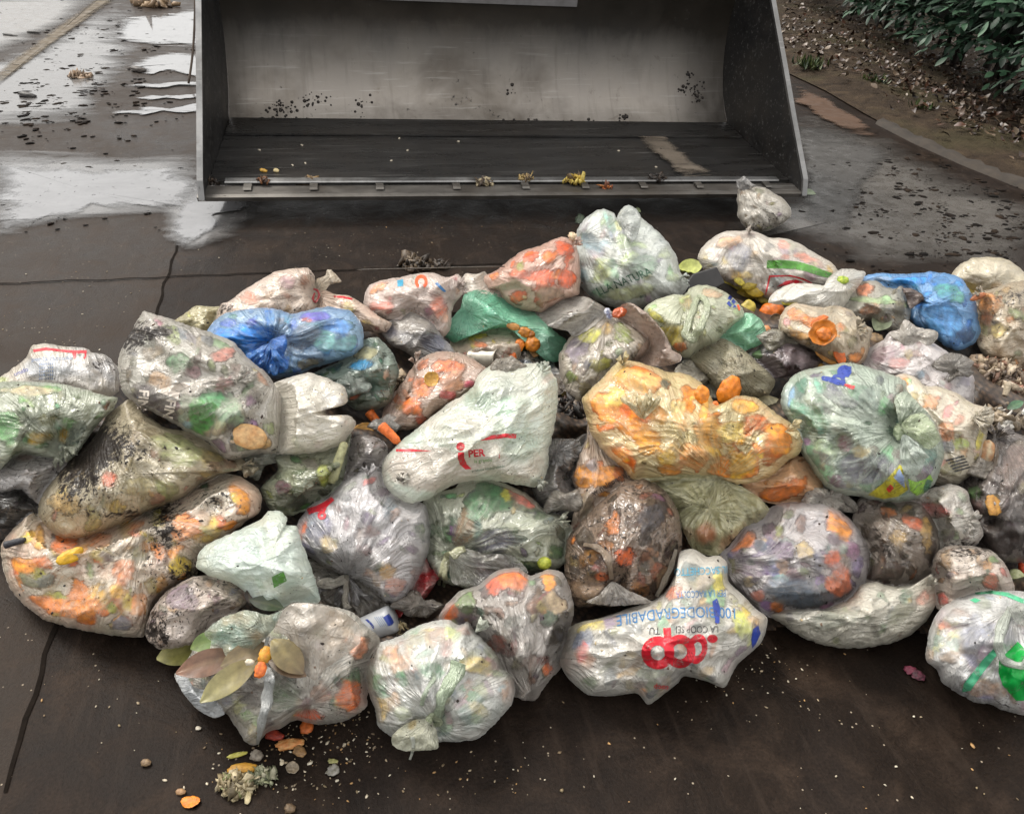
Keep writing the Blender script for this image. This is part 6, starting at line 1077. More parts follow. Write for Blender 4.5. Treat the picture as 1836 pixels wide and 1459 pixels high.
b = bag('pinklong', 'long pale pink bag trailing right from the red-tied bag', '6', [(1050, 290), (1100, 250), (1200, 285), (1300, 295), (1432, 380), (1522, 450), (1595, 482), (1560, 530), (1460, 530), (1370, 500), (1290, 440), (1150, 400), (1050, 400)],
  film='#d6bfae', pal=[('#cfa796', 3), ('#c3b694', 1.5), ('#b8a06a', .7)], veil=.5, cell=45, dirt=.1, zc=.27, T=.06, crump=.9, knots=[(1060, 280, 200, .9)], blobs=[(1300, 370, 60, 40, 20, '#a39a6a', .7), (1430, 470, 60, 20, 20, '#a08a3c', .7)])
shapes(b, 'red_print', [polyshape([(1190, 280), (1260, 282), (1330, 300), (1320, 310), (1250, 296), (1195, 292)])], INK_RED, '6')
b = bag('torncloth', 'torn grey-blue and dirty white plastic sheet below the pinkish white bag', '7', [(265, 745), (320, 708), (400, 700), (460, 650), (560, 690), (620, 740), (665, 802), (745, 892), (772, 925), (700, 940), (600, 962), (545, 985), (480, 940), (400, 890), (330, 862), (272, 782)],
  items=.25, film='#8e8a86', pal=[('#6e6a6c', 2), ('#9c968c', 2), ('#4c5068', 1.5)], veil=.4, cell=44, dirt=.3, zc=.28, T=.03, crump=1.5, wr=26, name='plastic_sheet', cat='plastic sheet', group=None, blobs=[(620, 850, 90, 70, 20, '#40465e', .92, .15), (320, 780, 40, 50, 0, '#4c5068', .8), (480, 730, 110, 60, 0, '#a8a094', .7)])
b = bag('pinkblue', 'pinkish white bag with small blue and orange marks, rear left of centre', '7', [(143, 590), (150, 502), (200, 442), (290, 416), (400, 402), (520, 372), (620, 368), (720, 402), (800, 382), (828, 422), (822, 502), (770, 570), (742, 640), (738, 750), (700, 800), (600, 800), (480, 740), (380, 710), (280, 690), (190, 640)],
  film='#d3c4bb', pal=[('#cdab9c', 3), ('#c8b6ac', 2), ('#b9a8a6', 1)], veil=.62, cell=60, dirt=.1, zc=.27, T=.10, tilt=.25, pleat=1.1, crump=.8, wr=34, an=-.1, st=2.2, knots=[(760, 550, 300, 1.0)], blobs=[(230, 460, 70, 36, -30, '#cf8a52', .8), (660, 600, 60, 80, 0, '#cf7c62', .8), (250, 590, 90, 40, 0, '#cf8f84', .6), (480, 670, 50, 60, 0, '#8d8070', .6)])
shapes(b, 'blue_mark', [polyshape([(368, 410), (410, 402), (412, 450), (370, 455)])], INK_SKY, '7')
shapes(b, 'blue_mark', [polyshape([(635, 430), (660, 425), (720, 490), (700, 495)])], INK_BLUE, '7')
shapes(b, 'orange_mark', [ringshape(540, 420, 46, 24, sy=1.1, a0=120, a1=420)], INK_ORANGE, '7')
ears(b, '7', 790, 460, (300, 340, 20), 90)
b = bag('greenfilm', 'emerald green plastic bag draped over the peel bag, rear centre', '7', [(720, 800), (745, 720), (832, 612), (862, 512), (962, 490), (1062, 512), (1142, 552), (1232, 622), (1342, 652), (1422, 722), (1502, 802), (1565, 842), (1552, 922), (1502, 982), (1440, 972), (1390, 900), (1340, 800), (1250, 740), (1130, 730), (1000, 755), (870, 775), (780, 840)],
  items=.25, film='#84c4a6', pal=[('#4fa080', 3), ('#6cb696', 2), ('#8a9c88', 1)], veil=.4, cell=55, dirt=.08, zc=.30, T=.07, pleat=1.1, crump=.8, wr=36, an=.4, st=2.2, knots=[(860, 640, 260, .8)], edge=.1, blobs=[(1440, 880, 90, 90, 30, '#6d9a84', .7), (1060, 600, 110, 60, 10, '#5fb894', .7)])
b = bag('peelclear', 'clear yellowish bag with orange peels spilling from its right, rear centre', '7', [(752, 880), (790, 812), (880, 772), (1000, 752), (1130, 732), (1252, 790), (1245, 900), (1220, 980), (1150, 1040), (1050, 1010), (950, 960), (860, 960), (790, 940)],
  film='#c3b7a6', pal=[('#b59f84', 3), ('#b3a058', 1.2), ('#a8877a', 1)], veil=.42, cell=40, dirt=.2, zc=.28, T=.06, crump=1.1, wr=26, an=.2, st=2.4, blobs=[(960, 870, 60, 26, 10, '#cf7a52', .85), (940, 800, 70, 30, 0, '#c0a648', .7)])
b = bag('dirtyfold', 'soiled grey plastic fold behind the bag with red swoosh', '7', [(1200, 960), (1300, 930), (1400, 930), (1470, 1000), (1530, 1100), (1560, 1190), (1500, 1220), (1400, 1150), (1250, 1060)],
  items=.25, film='#9a928a', pal=[('#7a726a', 3), ('#94887c', 2), ('#7d94ac', 1)], veil=.45, cell=30, dirt=.55, zc=.29, T=.04, crump=1.4, wr=18, name='plastic_sheet', cat='plastic sheet', group=None, blobs=[(1280, 1000, 60, 22, 10, '#86a0ba', .8)])
b = bag('cabbage', 'yellowish crumpled bag at the rear left corner of the heap', '6', [(40, 480), (130, 422), (200, 366), (300, 370), (392, 372), (372, 450), (310, 550), (200, 560), (110, 520)],
  film='#b9b08a', pal=[('#a89f74', 3), ('#c0b690', 1), ('#8c8460', 1)], veil=.4, cell=34, dirt=.35, zc=.16, T=.06, tilt=.2, crump=1.6, wr=22)
b = bag('whitetail', 'small dirty white bag end between the pinkish and the carrot bag', '7', [(828, 430), (862, 372), (922, 382), (992, 360), (1020, 400), (1070, 440), (1135, 470), (1120, 520), (1040, 512), (940, 500), (850, 510)],
  film='#cfc6ba', pal=[('#c3b8aa', 1), ('#cbab98', .4)], veil=.6, cell=40, dirt=.18, zc=.27, T=.05, crump=1.2, wr=24, blobs=[(845, 460, 24, 40, 15, '#3a3434', .85, .2)])
b = bag('bucketbag', 'grimy grey bag lying alone on the ground by the bucket corner', '3', [(1385, 1120), (1400, 1090), (1440, 1080), (1500, 1095), (1560, 1110), (1640, 1160), (1698, 1222), (1692, 1282), (1620, 1332), (1520, 1368), (1430, 1335), (1388, 1270)],
  film='#cbc5ba', pal=[('#b9b09f', 3), ('#9a9184', 1.5), ('#b39c70', 1)], veil=.55, mat=FILM_GLOSSY, cell=40, dirt=.22, ground=True, T=.10, tilt=.2, crump=.7, wr=24, knots=[(1420, 1080, 130, 1.0)], group=None, dirtblobs=[(1620, 1280, 90, 70, .35), (1480, 1340, 90, 40, .5)])
flap(b, 'ear', '3', [(1385, 1110), (1378, 1065), (1400, 1050), (1425, 1035), (1465, 1075), (1500, 1095), (1450, 1110), (1410, 1120)], knots=[(1415, 1095, 80, 1.2)], film='#b5b2b0', veil=.8, lift=.01, T=.012)
# ------------------------------------------------------------------ dark debris sheet added under the bags so their gaps look shaded
y_, x_ = np.mgrid[0:GH, 0:GW]
M = MAXD.copy(); known = M > 0
pile = np.array([(-60, 760), (0, 720), (90, 700), (200, 690), (290, 640), (380, 600), (460, 560), (560, 560), (680, 560), (830, 555), (930, 520), (1060, 480), (1200, 500), (1300, 500), (1450, 525), (1600, 535), (1720, 540), (1836, 545), (1880, 640), (1880, 1000), (1836, 1120), (1700, 1170), (1640, 1130), (1420, 1120), (1300, 1160), (1100, 1180), (930, 1190), (760, 1260), (600, 1200), (420, 1200), (300, 1100), (120, 1060), (30, 980), (-60, 950)], float)
XX = GX0+(x_+.5)*GS; YY = GY0+(y_+.5)*GS; inp = inside(pile, XX, YY)
w = known.astype(float); A = M*w
def blur(a, r):
    k = 2*r+1; p = np.pad(a, ((r+1, r), (0, 0)), 'edge').cumsum(0); a = (p[k:]-p[:-k])/k
    p = np.pad(a, ((0, 0), (r+1, r)), 'edge').cumsum(1); return (p[:, k:]-p[:, :-k])/k
fill = A
for r in (4, 10, 22, 50):
    bw, ba = blur(w, r), blur(A, r); est = ba/np.maximum(bw, 1e-6); ok = (bw > .02) & (w <= 0)
    A = np.where(ok, est, A); w = np.where(ok, 1.0, w)
MD = blur(np.where(w > 0, A, 3.0), 3)+.045
MD = np.maximum(MD, np.where(SOFTD > 0, SOFTD+.10, 0)); MD = np.maximum(blur(MD, 3), np.where(known, M+.04, 0))
st = 2
sub = np.zeros_like(inp); sub[::st, ::st] = True
gy, gx = np.arange(0, GH, st), np.arange(0, GW, st); ids = -np.ones((len(gy), len(gx)), int); V = []; cc = []
pal_ = [lin(q) for q in ('#2e2621', '#3a2f28', '#231d1a', '#4a3c31', '#5c4a3b', '#1d1917')]
for a, iy in enumerate(gy):
    for b_, ix in enumerate(gx):
        if not inp[iy, ix]: continue
        X, Y = XX[iy, ix], YY[iy, ix]; d = MD[iy, ix]+.012*float(noise2(np.array(X/22), np.array(Y/22)))
        p = at(np.array(X), np.array(Y), np.array(d)); dg = float(depth_on_z(np.array([X]), np.array([Y]), .012)[0])
        if d > dg: p = at(np.array(X), np.array(Y), np.array(dg))
        ids[a, b_] = len(V); V.append(p); cc.append(pal_[hash_str(f'{ix}{iy}') % 6])
Fc = [(ids[a, b_], ids[a+1, b_], ids[a+1, b_+1], ids[a, b_+1]) for a in range(len(gy)-1) for b_ in range(len(gx)-1) if min(ids[a, b_], ids[a+1, b_], ids[a+1, b_+1], ids[a, b_+1]) >= 0]
o = mesh_obj('dark_gap_filler', V, Fc, SCRAP, cols=np.array(cc)); kind(o, 'stuff')
mv = np.array(V); mb = Bag(); mb.bvh = BVHTree.FromPolygons(mv.tolist(), [tuple(map(int, f)) for f in Fc]); mb.o = o; BVH.append(mb)

# ------------------------------------------------------------------ single pieces of waste lying on and between the bags
def ico(sub):
    bm = bmesh.new(); bmesh.ops.create_icosphere(bm, subdivisions=sub, radius=1.0); V = np.array([v.co[:] for v in bm.verts]); Fc = [[v.index for v in f.verts] for f in bm.faces]; bm.free(); return V, Fc
ICO3, ICO2, ICO1 = ico(4), ico(3), ico(1)
def n3(P, s, seed): return (noise2(P[:, 0]*s+7, P[:, 1]*s+P[:, 2]*s*.7, seed)+noise2(P[:, 2]*s+3, P[:, 0]*s-P[:, 1]*s*.6, seed+1))*.6
def basis(n, spin):
    n = np.array(n, float); n /= np.linalg.norm(n); x = np.cross(n, UP if abs(n@UP) < .95 else RT); x /= np.linalg.norm(x); y = np.cross(n, x)
    # local x is picture-right, local y picture-down, local z along n
    xr = RT-n*(RT@n); xr /= np.linalg.norm(xr); yd = np.cross(n, xr)
    if yd@UP > 0: yd = -yd
    c, s = math.cos(spin), math.sin(spin); a = xr*c+yd*s; return np.array([a, np.cross(n, a), n]).T
def place(px, py, sink=0.0):
    t, n, b = nearest(px, py); P = at(np.array(float(px)), np.array(float(py)), np.array(t))
    return P, t, n
TOCAM = lambda P: (CAM-P)/np.linalg.norm(CAM-P)
def item(name, label, cat, V, Fc, mat, px, py, spin=0, face=.6, lift=0.0, cols=None, group=None, n=None, sit=.5):
    """set a piece down where it lies: facing part way between straight up and the open side of the heap"""
    P, t, nn = place(px, py); n = n if n is not None else TOCAM(P)*face+np.array([0, 0, 1.])*(1-face)
    n = np.array(n)/np.linalg.norm(n); B = basis(n, math.radians(spin)); V = np.asarray(V, float)
    # rest the lowest part of the piece on the surface, along its own normal
    low = np.percentile(V[:, 2], 6)
    Wd = V@B.T+P+n*(-low*sit+lift); Wd[:, 2] = np.maximum(Wd[:, 2], .004)
    c = cols if cols is not None and np.ndim(cols) == 2 else np.tile(lin(cols) if isinstance(cols, str) else cols, (len(V), 1))
    loc = Wd.mean(0); loc[2] = Wd[:, 2].min(); o = mesh_obj(name, Wd, Fc, mat, loc=loc, cols=c); return tag(o, label, cat, group)
def msz(px, py, p): return p*place(px, py)[1]/F        # photo pixels to metres at that spot
def peel(a, b, h, cup=False, thick=.0035, seed=1, cover=.95, outer='#d9701c', inner='#d9b98a', nr=10, na=44):
    """a curved piece of citrus rind with coloured outside and pithy inside; half-axes a, b and height h"""
    V = []; C = []
    for side in (0, 1):
        for i in range(nr+1):
            for j in range(na):
                r = i/nr*cover; th = 2*math.pi*j/na; w_ = 1+.13*float(noise2(np.array(math.cos(th)*1.6+seed), np.array(math.sin(th)*1.6)))*r+.05*float(noise2(np.array(math.cos(th)*5+seed), np.array(math.sin(th)*5)))*r
                x, y = a*r*w_*math.cos(th), b*r*w_*math.sin(th); z = h*math.sqrt(max(0, 1-(r*.98)**2))
                z += .12*h*float(noise2(np.array(x/a*2+seed), np.array(y/b*2)))
                if side: z -= thick*(1 if r < .9 else .6)
                V.append((x, y, z)); q = .85+.25*float(noise2(np.array(x/a*3+seed*2), np.array(y/b*3))); C.append(lin(inner if side else outer)*q)
    V = np.array(V); n1 = (nr+1)*na; Fc = []
    for i in range(nr):
        for j in range(na):
            p, q = i*na+j, i*na+(j+1) % na; Fc.append((p, p+na, q+na, q)); Fc.append((n1+p, n1+q, n1+q+na, n1+p+na))
    for j in range(na): p, q = nr*na+j, nr*na+(j+1) % na; Fc.append((p, n1+p, n1+q, q))
    if cup: V[:, 2] = -V[:, 2]; Fc = [tuple(f[::-1]) for f in Fc]; V[:, 2] += h
    return V, Fc, np.array(C)
def put_peel(px, py, rx, ry, spin, label, outer='#d9701c', inner='#d9b98a', cup=False, hh=.5, face=.75, cat='orange peel', name='orange_peel', group='orange peels on the heap', lift=.0, sit=.4):
    s = msz(px, py, 1.0); a, b = rx*s, ry*s; v, f, c = peel(a, b, min(a, b)*hh, cup, seed=px*.137+py*.071, outer=outer, inner=inner)
    return item(name, label, cat, v, f, PEEL, px, py, spin, face, lift, c, group, sit=sit)
def Q(reg, x, y): return tuple(pp(reg, [(x, y)])[0])
put_peel(*Q('9', 745, 830), 24, 22, -25, 'hollow half orange shell lying open beside the yellow peels', cup=False, hh=.9)
put_peel(*Q('9', 775, 880), 11, 9, -20, 'small dark-centred orange shell facing up inside the hollow half orange', outer='#8a5a20', inner='#5a4426', cup=True, hh=.5, lift=.012)
put_peel(*Q('9', 730, 990), 18, 11, 50, 'torn pale orange peel strip hanging below the hollow half orange', outer='#cf8446')
put_peel(*Q('9', 1160, 1000), 24, 25, 10, 'round curled orange peel with bright rim on the rear right clear bag', outer='#d8701a', inner='#d07a1c', cup=True, hh=.55, lift=.01)
put_peel(*Q('9', 1170, 1010), 14, 13, 40, 'inner coil of orange peel nested in the round curled one', outer='#d4741c', hh=.6, lift=.02)
put_peel(*Q('9', 1130, 900), 18, 8, -30, 'curved orange peel arc above the round curled one', outer='#d66c1a', hh=.6, lift=.008)
put_peel(*Q('9', 1300, 1170), 10, 20, -15, 'upright orange peel wedge between clear film and dark bag', outer='#d5661a')
put_peel(*Q('9', 1190, 1190), 22, 8, 40, 'ragged yellowish orange peel strip under the round curled one', outer='#c78a3c')
put_peel(*Q('9', 1130, 1260), 15, 7, 30, 'dull yellow peel just above the large green bag', outer='#c79a4a')
put_peel(*Q('7', 1245, 872), 9, 13, 10, 'bright oval orange peel at the left of the peel cluster', outer='#de7a12')
put_peel(*Q('7', 1335, 868), 15, 15, 0, 'crumpled orange peel at the right of the peel cluster', outer='#c97a1c', hh=.7)
put_peel(*Q('7', 1275, 780), 14, 11, 20, 'wrinkled orange peel in the middle of the peel cluster', outer='#c07a24', hh=.7)
put_peel(*Q('7', 1200, 740), 13, 7, 15, 'thin tan orange peel at the top of the peel cluster under green film', outer='#b8823c')
put_peel(*Q('7', 1320, 800), 9, 9, 60, 'small dark orange peel tucked behind the peel cluster', outer='#a8641c', hh=.8)
put_peel(*Q('7', 1330, 935), 13, 6, 15, 'flat tan peel scrap below the peel cluster', outer='#b3824a')
put_peel(*Q('7', 1182, 970), 11, 14, 0, 'smooth orange peel right of the open tin can', outer='#d8691c')
put_peel(*Q('7', 612, 1125), 14, 15, 0, 'yellow orange cup of peel lying open on the clear bag', outer='#c8892c', inner='#c2913a', cup=True, hh=.6, lift=.004)
put_peel(*Q('14', 1015, 325), 14, 17, 0, 'small orange peel standing left on the big orange bag', outer='#e0861c', face=.9, lift=.035)
put_peel(*Q('14', 1190, 300), 19, 29, 32, 'tall bright orange peel standing upright on the big orange bag', outer='#ea8412', face=.92, lift=.05)
put_peel(*Q('14', 1105, 385), 6, 7, 0, 'tiny orange peel tip between the two standing peels', outer='#d9701c')
put_peel(*Q('14', 1465, 378), 26, 15, 30, 'pale cream onion half beside the big orange bag', outer='#d9d0ac', inner='#d9d0ac', hh=.75, cat='onion', name='onion', group=None)
put_peel(*Q('11', 460, 790), 24, 13, -35, 'bright yellow lemon piece poking from the orange-filled long bag', outer='#d8a81c', inner='#c9b060', cat='lemon peel', name='lemon_peel', group=None, hh=.6)
put_peel(343, 1438, 18, 12, 5, 'single bright orange peel alone on the ground at the front left', outer='#e0831c', face=.3, hh=.35)
put_peel(*Q('10', 1432, 1085), 10, 14, -20, 'small bright orange peel on the crumbly scraps at the right', outer='#dd7020')
put_peel(*Q('10', 1535, 1025), 26, 8, 4, 'long orange peel under the muddy cream bag at the right', outer='#d0691c')
put_peel(*Q('10', 1640, 1190), 12, 13, 0, 'orange peel at the right frame edge among the scraps', outer='#d0742c')
put_peel(*Q('10', 860, 715), 6, 5, 10, 'tiny orange scrap below the rear blue bag', outer='#cc7a44')
put_peel(*Q('10', 740, 735), 14, 6, 15, 'rusty orange peel scrap behind the lavender white bag', outer='#a8663c')
put_peel(*Q('12', 975, 112), 20, 11, -8, 'orange slice rim seen under brown film beside the carrots', outer='#c9701c', inner='#b98a3c', cup=True, hh=.4)
put_peel(*Q('10', 1205, 370), 15, 13, 10, 'lemon yellow peel in front of the cream bag top', outer='#b8a03c', cat='lemon peel', name='lemon_peel', group=None)
put_peel(*Q('10', 1250, 420), 14, 6, -20, 'rust brown peel beside the muddy cream bag', outer='#a05a2c')
for i, (x, y, a, b, sp, c) in enumerate([(420, 590, 22, 10, 35, '#c0b040'), (530, 680, 17, 15, 0, '#b89a28'), (610, 640, 20, 13, 20, '#c0a430'), (640, 720, 19, 12, 30, '#a8902c'), (560, 600, 14, 10, -10, '#b9a238'), (550, 790, 14, 17, 20, '#b3a03c'), (700, 710, 14, 9, 0, '#c4ac3c'), (480, 560, 12, 8, 50, '#c9b848'), (890, 745, 14, 6, 10, '#b8a83c')]):
    put_peel(*Q('9', x, y), a, b, sp, ['olive yellow lemon rind leading the row under the striped bag', 'mustard yellow lemon rind beside the blue letters', 'yellow lemon rind nearest the red frame print', 'speckled dull yellow lemon rind left of the white wrinkled bag', 'small yellow lemon rind under the green-striped bag', 'yellow lemon rind above the teal plastic wrap', 'yellow lemon rind touching the narrow white bag', 'pale lemon rind just right of the black carton', 'thin yellow rind behind the hollow half orange'][i], outer=c, inner='#c9bb7a', cat='lemon rind', name='lemon_rind', group='yellow lemon rinds')
def stick(px0, py0, px1, py1, w0, w1, label, col, name='carrot', cat='carrot', group=None):
    P0, t0, _ = place(px0, py0); P1, t1, _ = place(px1, py1); t = min(t0, t1)-.01; k = 18; s = t/F; V = []; C = []; ns = 12; Fc = []
    A = at(np.array(px0), np.array(py0), np.array(t)); B = at(np.array(px1), np.array(py1), np.array(t)); d = (B-A)/np.linalg.norm(B-A); x = np.cross(d, fw); x /= np.linalg.norm(x); y = np.cross(d, x)
    for i in range(k+1):
        q = i/k; e = min(1, math.sin(math.pi*min(1, q*8)/2)*1.0+.55, 1); e2 = 1 if q < .92 else .7; w = (w0+(w1-w0)*q)*s*.5*e*e2; p = A+(B-A)*q
        for j in range(ns):
            a = 2*math.pi*j/ns; rr = w*(1+.10*float(noise2(np.array(q*7+px0), np.array(j*.9)))); V.append(p+x*rr*math.cos(a)+y*rr*math.sin(a)); C.append(lin(col)*(1+.3*float(noise2(np.array(q*9), np.array(j*.7+px0)))))
        if i: b = ns*(i-1); Fc += [(b+j, b+(j+1) % ns, b+ns+(j+1) % ns, b+ns+j) for j in range(ns)]
    Fc += [tuple(range(ns))[::-1], tuple(range(len(V)-ns, len(V)))]
    V = np.array(V); V[:, 2] = np.maximum(V[:, 2], .004); o = mesh_obj(name, V, Fc, SCRAP, loc=V.mean(0), cols=np.array(C)); return tag(o, label, cat, group)
def R3(x, y): return 600+x/8.108, 700+y/8.108
stick(*R3(490, 300), *R3(640, 490), 18, 15, 'upper orange carrot piece lying left of the bag with red swoosh', '#d9712c', group='carrot pieces')
stick(*R3(665, 500), *R3(935, 760), 20, 15, 'longer lower orange carrot piece touching the bag with red swoosh', '#d56a2a', group='carrot pieces')
stick(*Q('12', 838, 200), *Q('12', 745, 480), 15, 20, 'long speckled pale green vegetable stalk beside the leafy bag', '#a3a27a', 'vegetable_stalk', 'vegetable stalk')
stick(*Q('10', 1310, 970), *Q('10', 1395, 915), 4, 3, 'thin brown twig among scraps under the muddy cream bag', '#8a6038', 'twig', 'twig')
stick(*Q('10', 1465, 1230), *Q('10', 1500, 1130), 9, 12, 'pale stubby root piece among the crumbly scraps', '#a89a84', 'root_piece', 'root')
stick(640, 484, 905, 478, 3, 3, 'long thin dry stick on the wet ground behind the heap', '#3a3026', 'stick', 'stick')
def chunk(px, py, rx, ry, rz, spin, label, name, cat, c1, c2=None, rough=.25, mat=None, face=.5, seed=0, group=None, sub=None, lift=0, sit=.5):
    s = msz(px, py, 1.0); V, Fc = sub or ICO2; d = 1+rough*n3(V, 1.6, seed)+rough*.5*n3(V, 4, seed+3); W_ = V*d[:, None]*np.array([rx, ry, rz])*s
    m = smooth(-.25, .35, n3(V, 2.6, seed+8))[:, None]; c = lin(c1)*(1-m)+lin(c2 or c1)*m
    return item(name, label, cat, W_, Fc, mat or SCRAP, px, py, spin, face, lift, c, group, sit=sit)
chunk(*Q('13', 938, 1240), 13, 12, 11, 0, 'round yellow-green lime between the green knotted bag and grey clear bag', 'lime', 'lime', '#8f9a2c', '#b9bd4c', .06)
chunk(*Q('10', 140, 290), 10, 9, 5, 0, 'lime green pepper scrap on the twisted white bag end', 'pepper_scrap', 'vegetable scrap', '#a9b838', '#6e8a2c', .3)
chunk(*Q('10', 405, 780), 13, 14, 10, 0, 'small brown walnut-like lump between the pink bag and ragged clear bag', 'brown_lump', 'food scrap', '#8a7252', '#5c4a36', .35)
chunk(*Q('19', 1785, 510), 13, 14, 10, 20, 'pale green sprout bulb at the right behind the striped bag', 'bulb', 'vegetable', '#b9c08a', '#cfd0a8', .12)
chunk(*Q('19', 1838, 490), 8, 22, 8, 0, 'red orange tomato slice at the right frame edge', 'tomato_piece', 'vegetable', '#c8452c', '#d8663c', .2)
chunk(*Q('15', 1462, 1045), 12, 22, 4, 10, 'mustard brown crust piece caught in the dark brown bag', 'bread_crust', 'crust', '#a87a30', '#8a6024', .3)
chunk(*Q('15', 1415, 735), 17, 34, 14, 12, 'orange brown speckled loaf end at the right above the dark bag', 'loaf_end', 'bread', '#a8764c', '#b9a88a', .12, face=.8)
chunk(*Q('6', 590, 1290), 30, 23, 10, 15, 'tan pointed onion skin on the torn white bag', 'onion_skin', 'onion skin', '#c9a473', '#b98a58', .12, face=.9)
chunk(*Q('6', 470, 1325), 5, 3, 3, 0, 'pale tip of the tan onion skin', 'onion_tip', 'onion scrap', '#c9b49a')
chunk(*Q('8', 2, 690-700+700), 4, 4, 3, 0, 'small tan crumb beside the carrot bag', 'bread_crumb', 'crumb', '#b9a07a')
chunk(*Q('8', 345, 262), 8, 9, 6, 0, 'cream crumpled knot beside the tall white bag', 'garlic_piece', 'food scrap', '#cdb99a', '#b39c7c', .35)
chunk(*Q('8', 400, 150), 9, 14, 6, 20, 'dark green leaf tuft behind the tall white bag at left', 'leaf_tuft', 'leaf', '#2e3a2c', '#46523c', .5)
chunk(*Q('8', 815, 75), 4, 8, 3, -15, 'pale green seed pod at the tip of the tall white bag', 'seed_pod', 'seed pod', '#a9b888', '#c2cba2', .2)
chunk(*Q('2', 1025, -5), 4, 4, 3, 0, 'small crumb', 'crumb', 'crumb', '#888') if False else None
def petals(px, py, n, spread, size, label, name, cat, cols, seed=1, group=None, face=.5, flat=.35):
    """a clump of many small irregular bits pressed together, one thing"""
    n = int(n*1.7)
    r = random.Random(seed); P, t, nn = place(px, py); s = t/F; nrm = TOCAM(P)*face+np.array([0, 0, 1.])*(1-face); nrm /= np.linalg.norm(nrm); B = basis(nrm, 0); V = []; Fc = []; C = []
    for i in range(n):
        v, f = ICO1; k = len(V)
        rad = size*s*(r.uniform(.2, .8) if r.random() < .8 else r.uniform(.9, 1.7)); sc = np.array([r.uniform(.7, 1.9), r.uniform(.4, 1.1), r.uniform(.12, .5)])*rad
        M_ = np.array(Euler((r.uniform(0, 6), r.uniform(0, 6), r.uniform(0, 6))).to_matrix()); q = (v*(1+.32*np.random.RandomState(i+seed*99).randn(len(v), 1))*sc)@M_.T
        a = r.uniform(0, 6.28); d = spread*s*math.sqrt(r.random()); off = np.array([math.cos(a)*d*1.3, math.sin(a)*d*.9, (1-(d/(spread*s))**2)*spread*s*flat])
        V += list((q+off)@B.T+P); Fc += [tuple(k+j for j in g_) for g_ in f]; C += [lin(r.choice(cols))*r.uniform(.7, 1.15)]*len(q)
    V = np.array(V); V[:, 2] = np.maximum(V[:, 2], .003); loc = V.mean(0); loc[2] = V[:, 2].min(); o = mesh_obj(name, V, Fc, SCRAP, loc=loc, cols=np.array(C)); return tag(o, label, cat, group)
SC = ['#8d7a66', '#6b5a4a', '#a8967e', '#54463b', '#c0b09a', '#7a5a48']
petals(*Q('10', 1330, 1080), 210, 42, 9, 'grey brown heap of crumbly food scraps at the right under the muddy bag', 'scrap_clump', 'food scraps', SC, 3)
petals(*Q('10', 1560, 1200), 120, 32, 9, 'pinkish crumbly food scraps at the right frame edge', 'scrap_clump', 'food scraps', SC+['#a87a68'], 4)
petals(*Q('15', 1530, 480), 90, 26, 8, 'brown crumbs with white fluffy mould above the dark brown bag', 'mouldy_bread', 'mouldy bread', ['#7c6c58', '#9a8a74', '#d8d4cc', '#b9ab98'], 5)
petals(*Q('13', 1060, 380), 130, 30, 8, 'black coffee grounds with white bits right of the bag with red swoosh', 'coffee_grounds', 'coffee grounds', ['#1c1715', '#2a221e', '#3a2c26', '#14110f', '#8a7c6e'], 6)
put_peel(*Q('13', 1050, 268), 11, 12, 0, 'pale yellow peel with black spot on the coffee grounds', outer='#c9b06a', cat='fruit peel', name='fruit_peel', group=None)
put_peel(*Q('13', 1072, 382), 10, 6, 10, 'small yellow peel curl on the black coffee grounds', outer='#b8983c', cat='fruit peel', name='fruit_peel', group=None)
petals(*Q('6', 1650, 905), 90, 19, 6, 'pale brown cauliflower crumbs right of the dark green labelled bag', 'cauliflower_crumbs', 'food scraps', ['#a08a70', '#b8a488', '#7a6650', '#54463a'], 7)
petals(*Q('16', 590, 1300), 150, 26, 8, 'beige rotten cabbage clump alone on the front ground', 'cabbage_clump', 'food scraps', ['#a89a7a', '#8a7c5e', '#c0b292', '#6c6048', '#7a7c54'], 8, face=.2, flat=.8)
petals(*Q('16', 740, 1250), 60, 20, 7, 'grey green leafy half of the rotten clump on the front ground', 'lettuce_clump', 'food scraps', ['#7c7f62', '#9a9c80', '#5c6048', '#a8a48c'], 9, face=.2, flat=.6)
chunk(*Q('16', 620, 1210), 26, 12, 9, -10, 'yellow orange peel resting on the rotten cabbage clump', 'yellow_peel', 'fruit peel', '#c8983c', '#b8842c', .2, PEEL, face=.3)
chunk(*Q('16', 650, 1365), 6, 14, 4, -10, 'pale stalk stub at the foot of the cabbage clump', 'stalk_stub', 'vegetable scrap', '#c2b490', '#a89a72', .15, face=.2)
chunk(*Q('16', 890, 1065), 25, 11, 7, -12, 'orange brown onion skin on the ground below the torn bag', 'onion_skin', 'onion skin', '#b8743c', '#c99a62', .3, face=.25)
chunk(*Q('16', 945, 1105), 13, 10, 5, 30, 'brown curled skin behind the orange brown onion skin', 'onion_skin', 'onion skin', '#7a5c3c', '#98764c', .3, face=.25)
chunk(*Q('16', 800, 1015), 18, 10, 7, 10, 'dark red beet scrap under the torn bag', 'beet_scrap', 'vegetable scrap', '#7a2a22', '#a8402c', .3, face=.25)
chunk(*Q('16', 985, 970), 12, 13, 7, 0, 'orange carrot end under the torn bag', 'carrot_end', 'carrot', '#c8692c', '#a8582a', .2, face=.25)
chunk(*Q('16', 590, 1125), 18, 5, 4, -18, 'thin yellow green peel strip on the front ground', 'zucchini_peel', 'vegetable peel', '#a8a23c', '#bdb86a', .15, face=.2)
chunk(*Q('16', 700, 1130), 12, 11, 6, 20, 'grey shell scrap behind the cabbage clump', 'shell_scrap', 'food scrap', '#8c8478', '#6f665c', .35, face=.2)
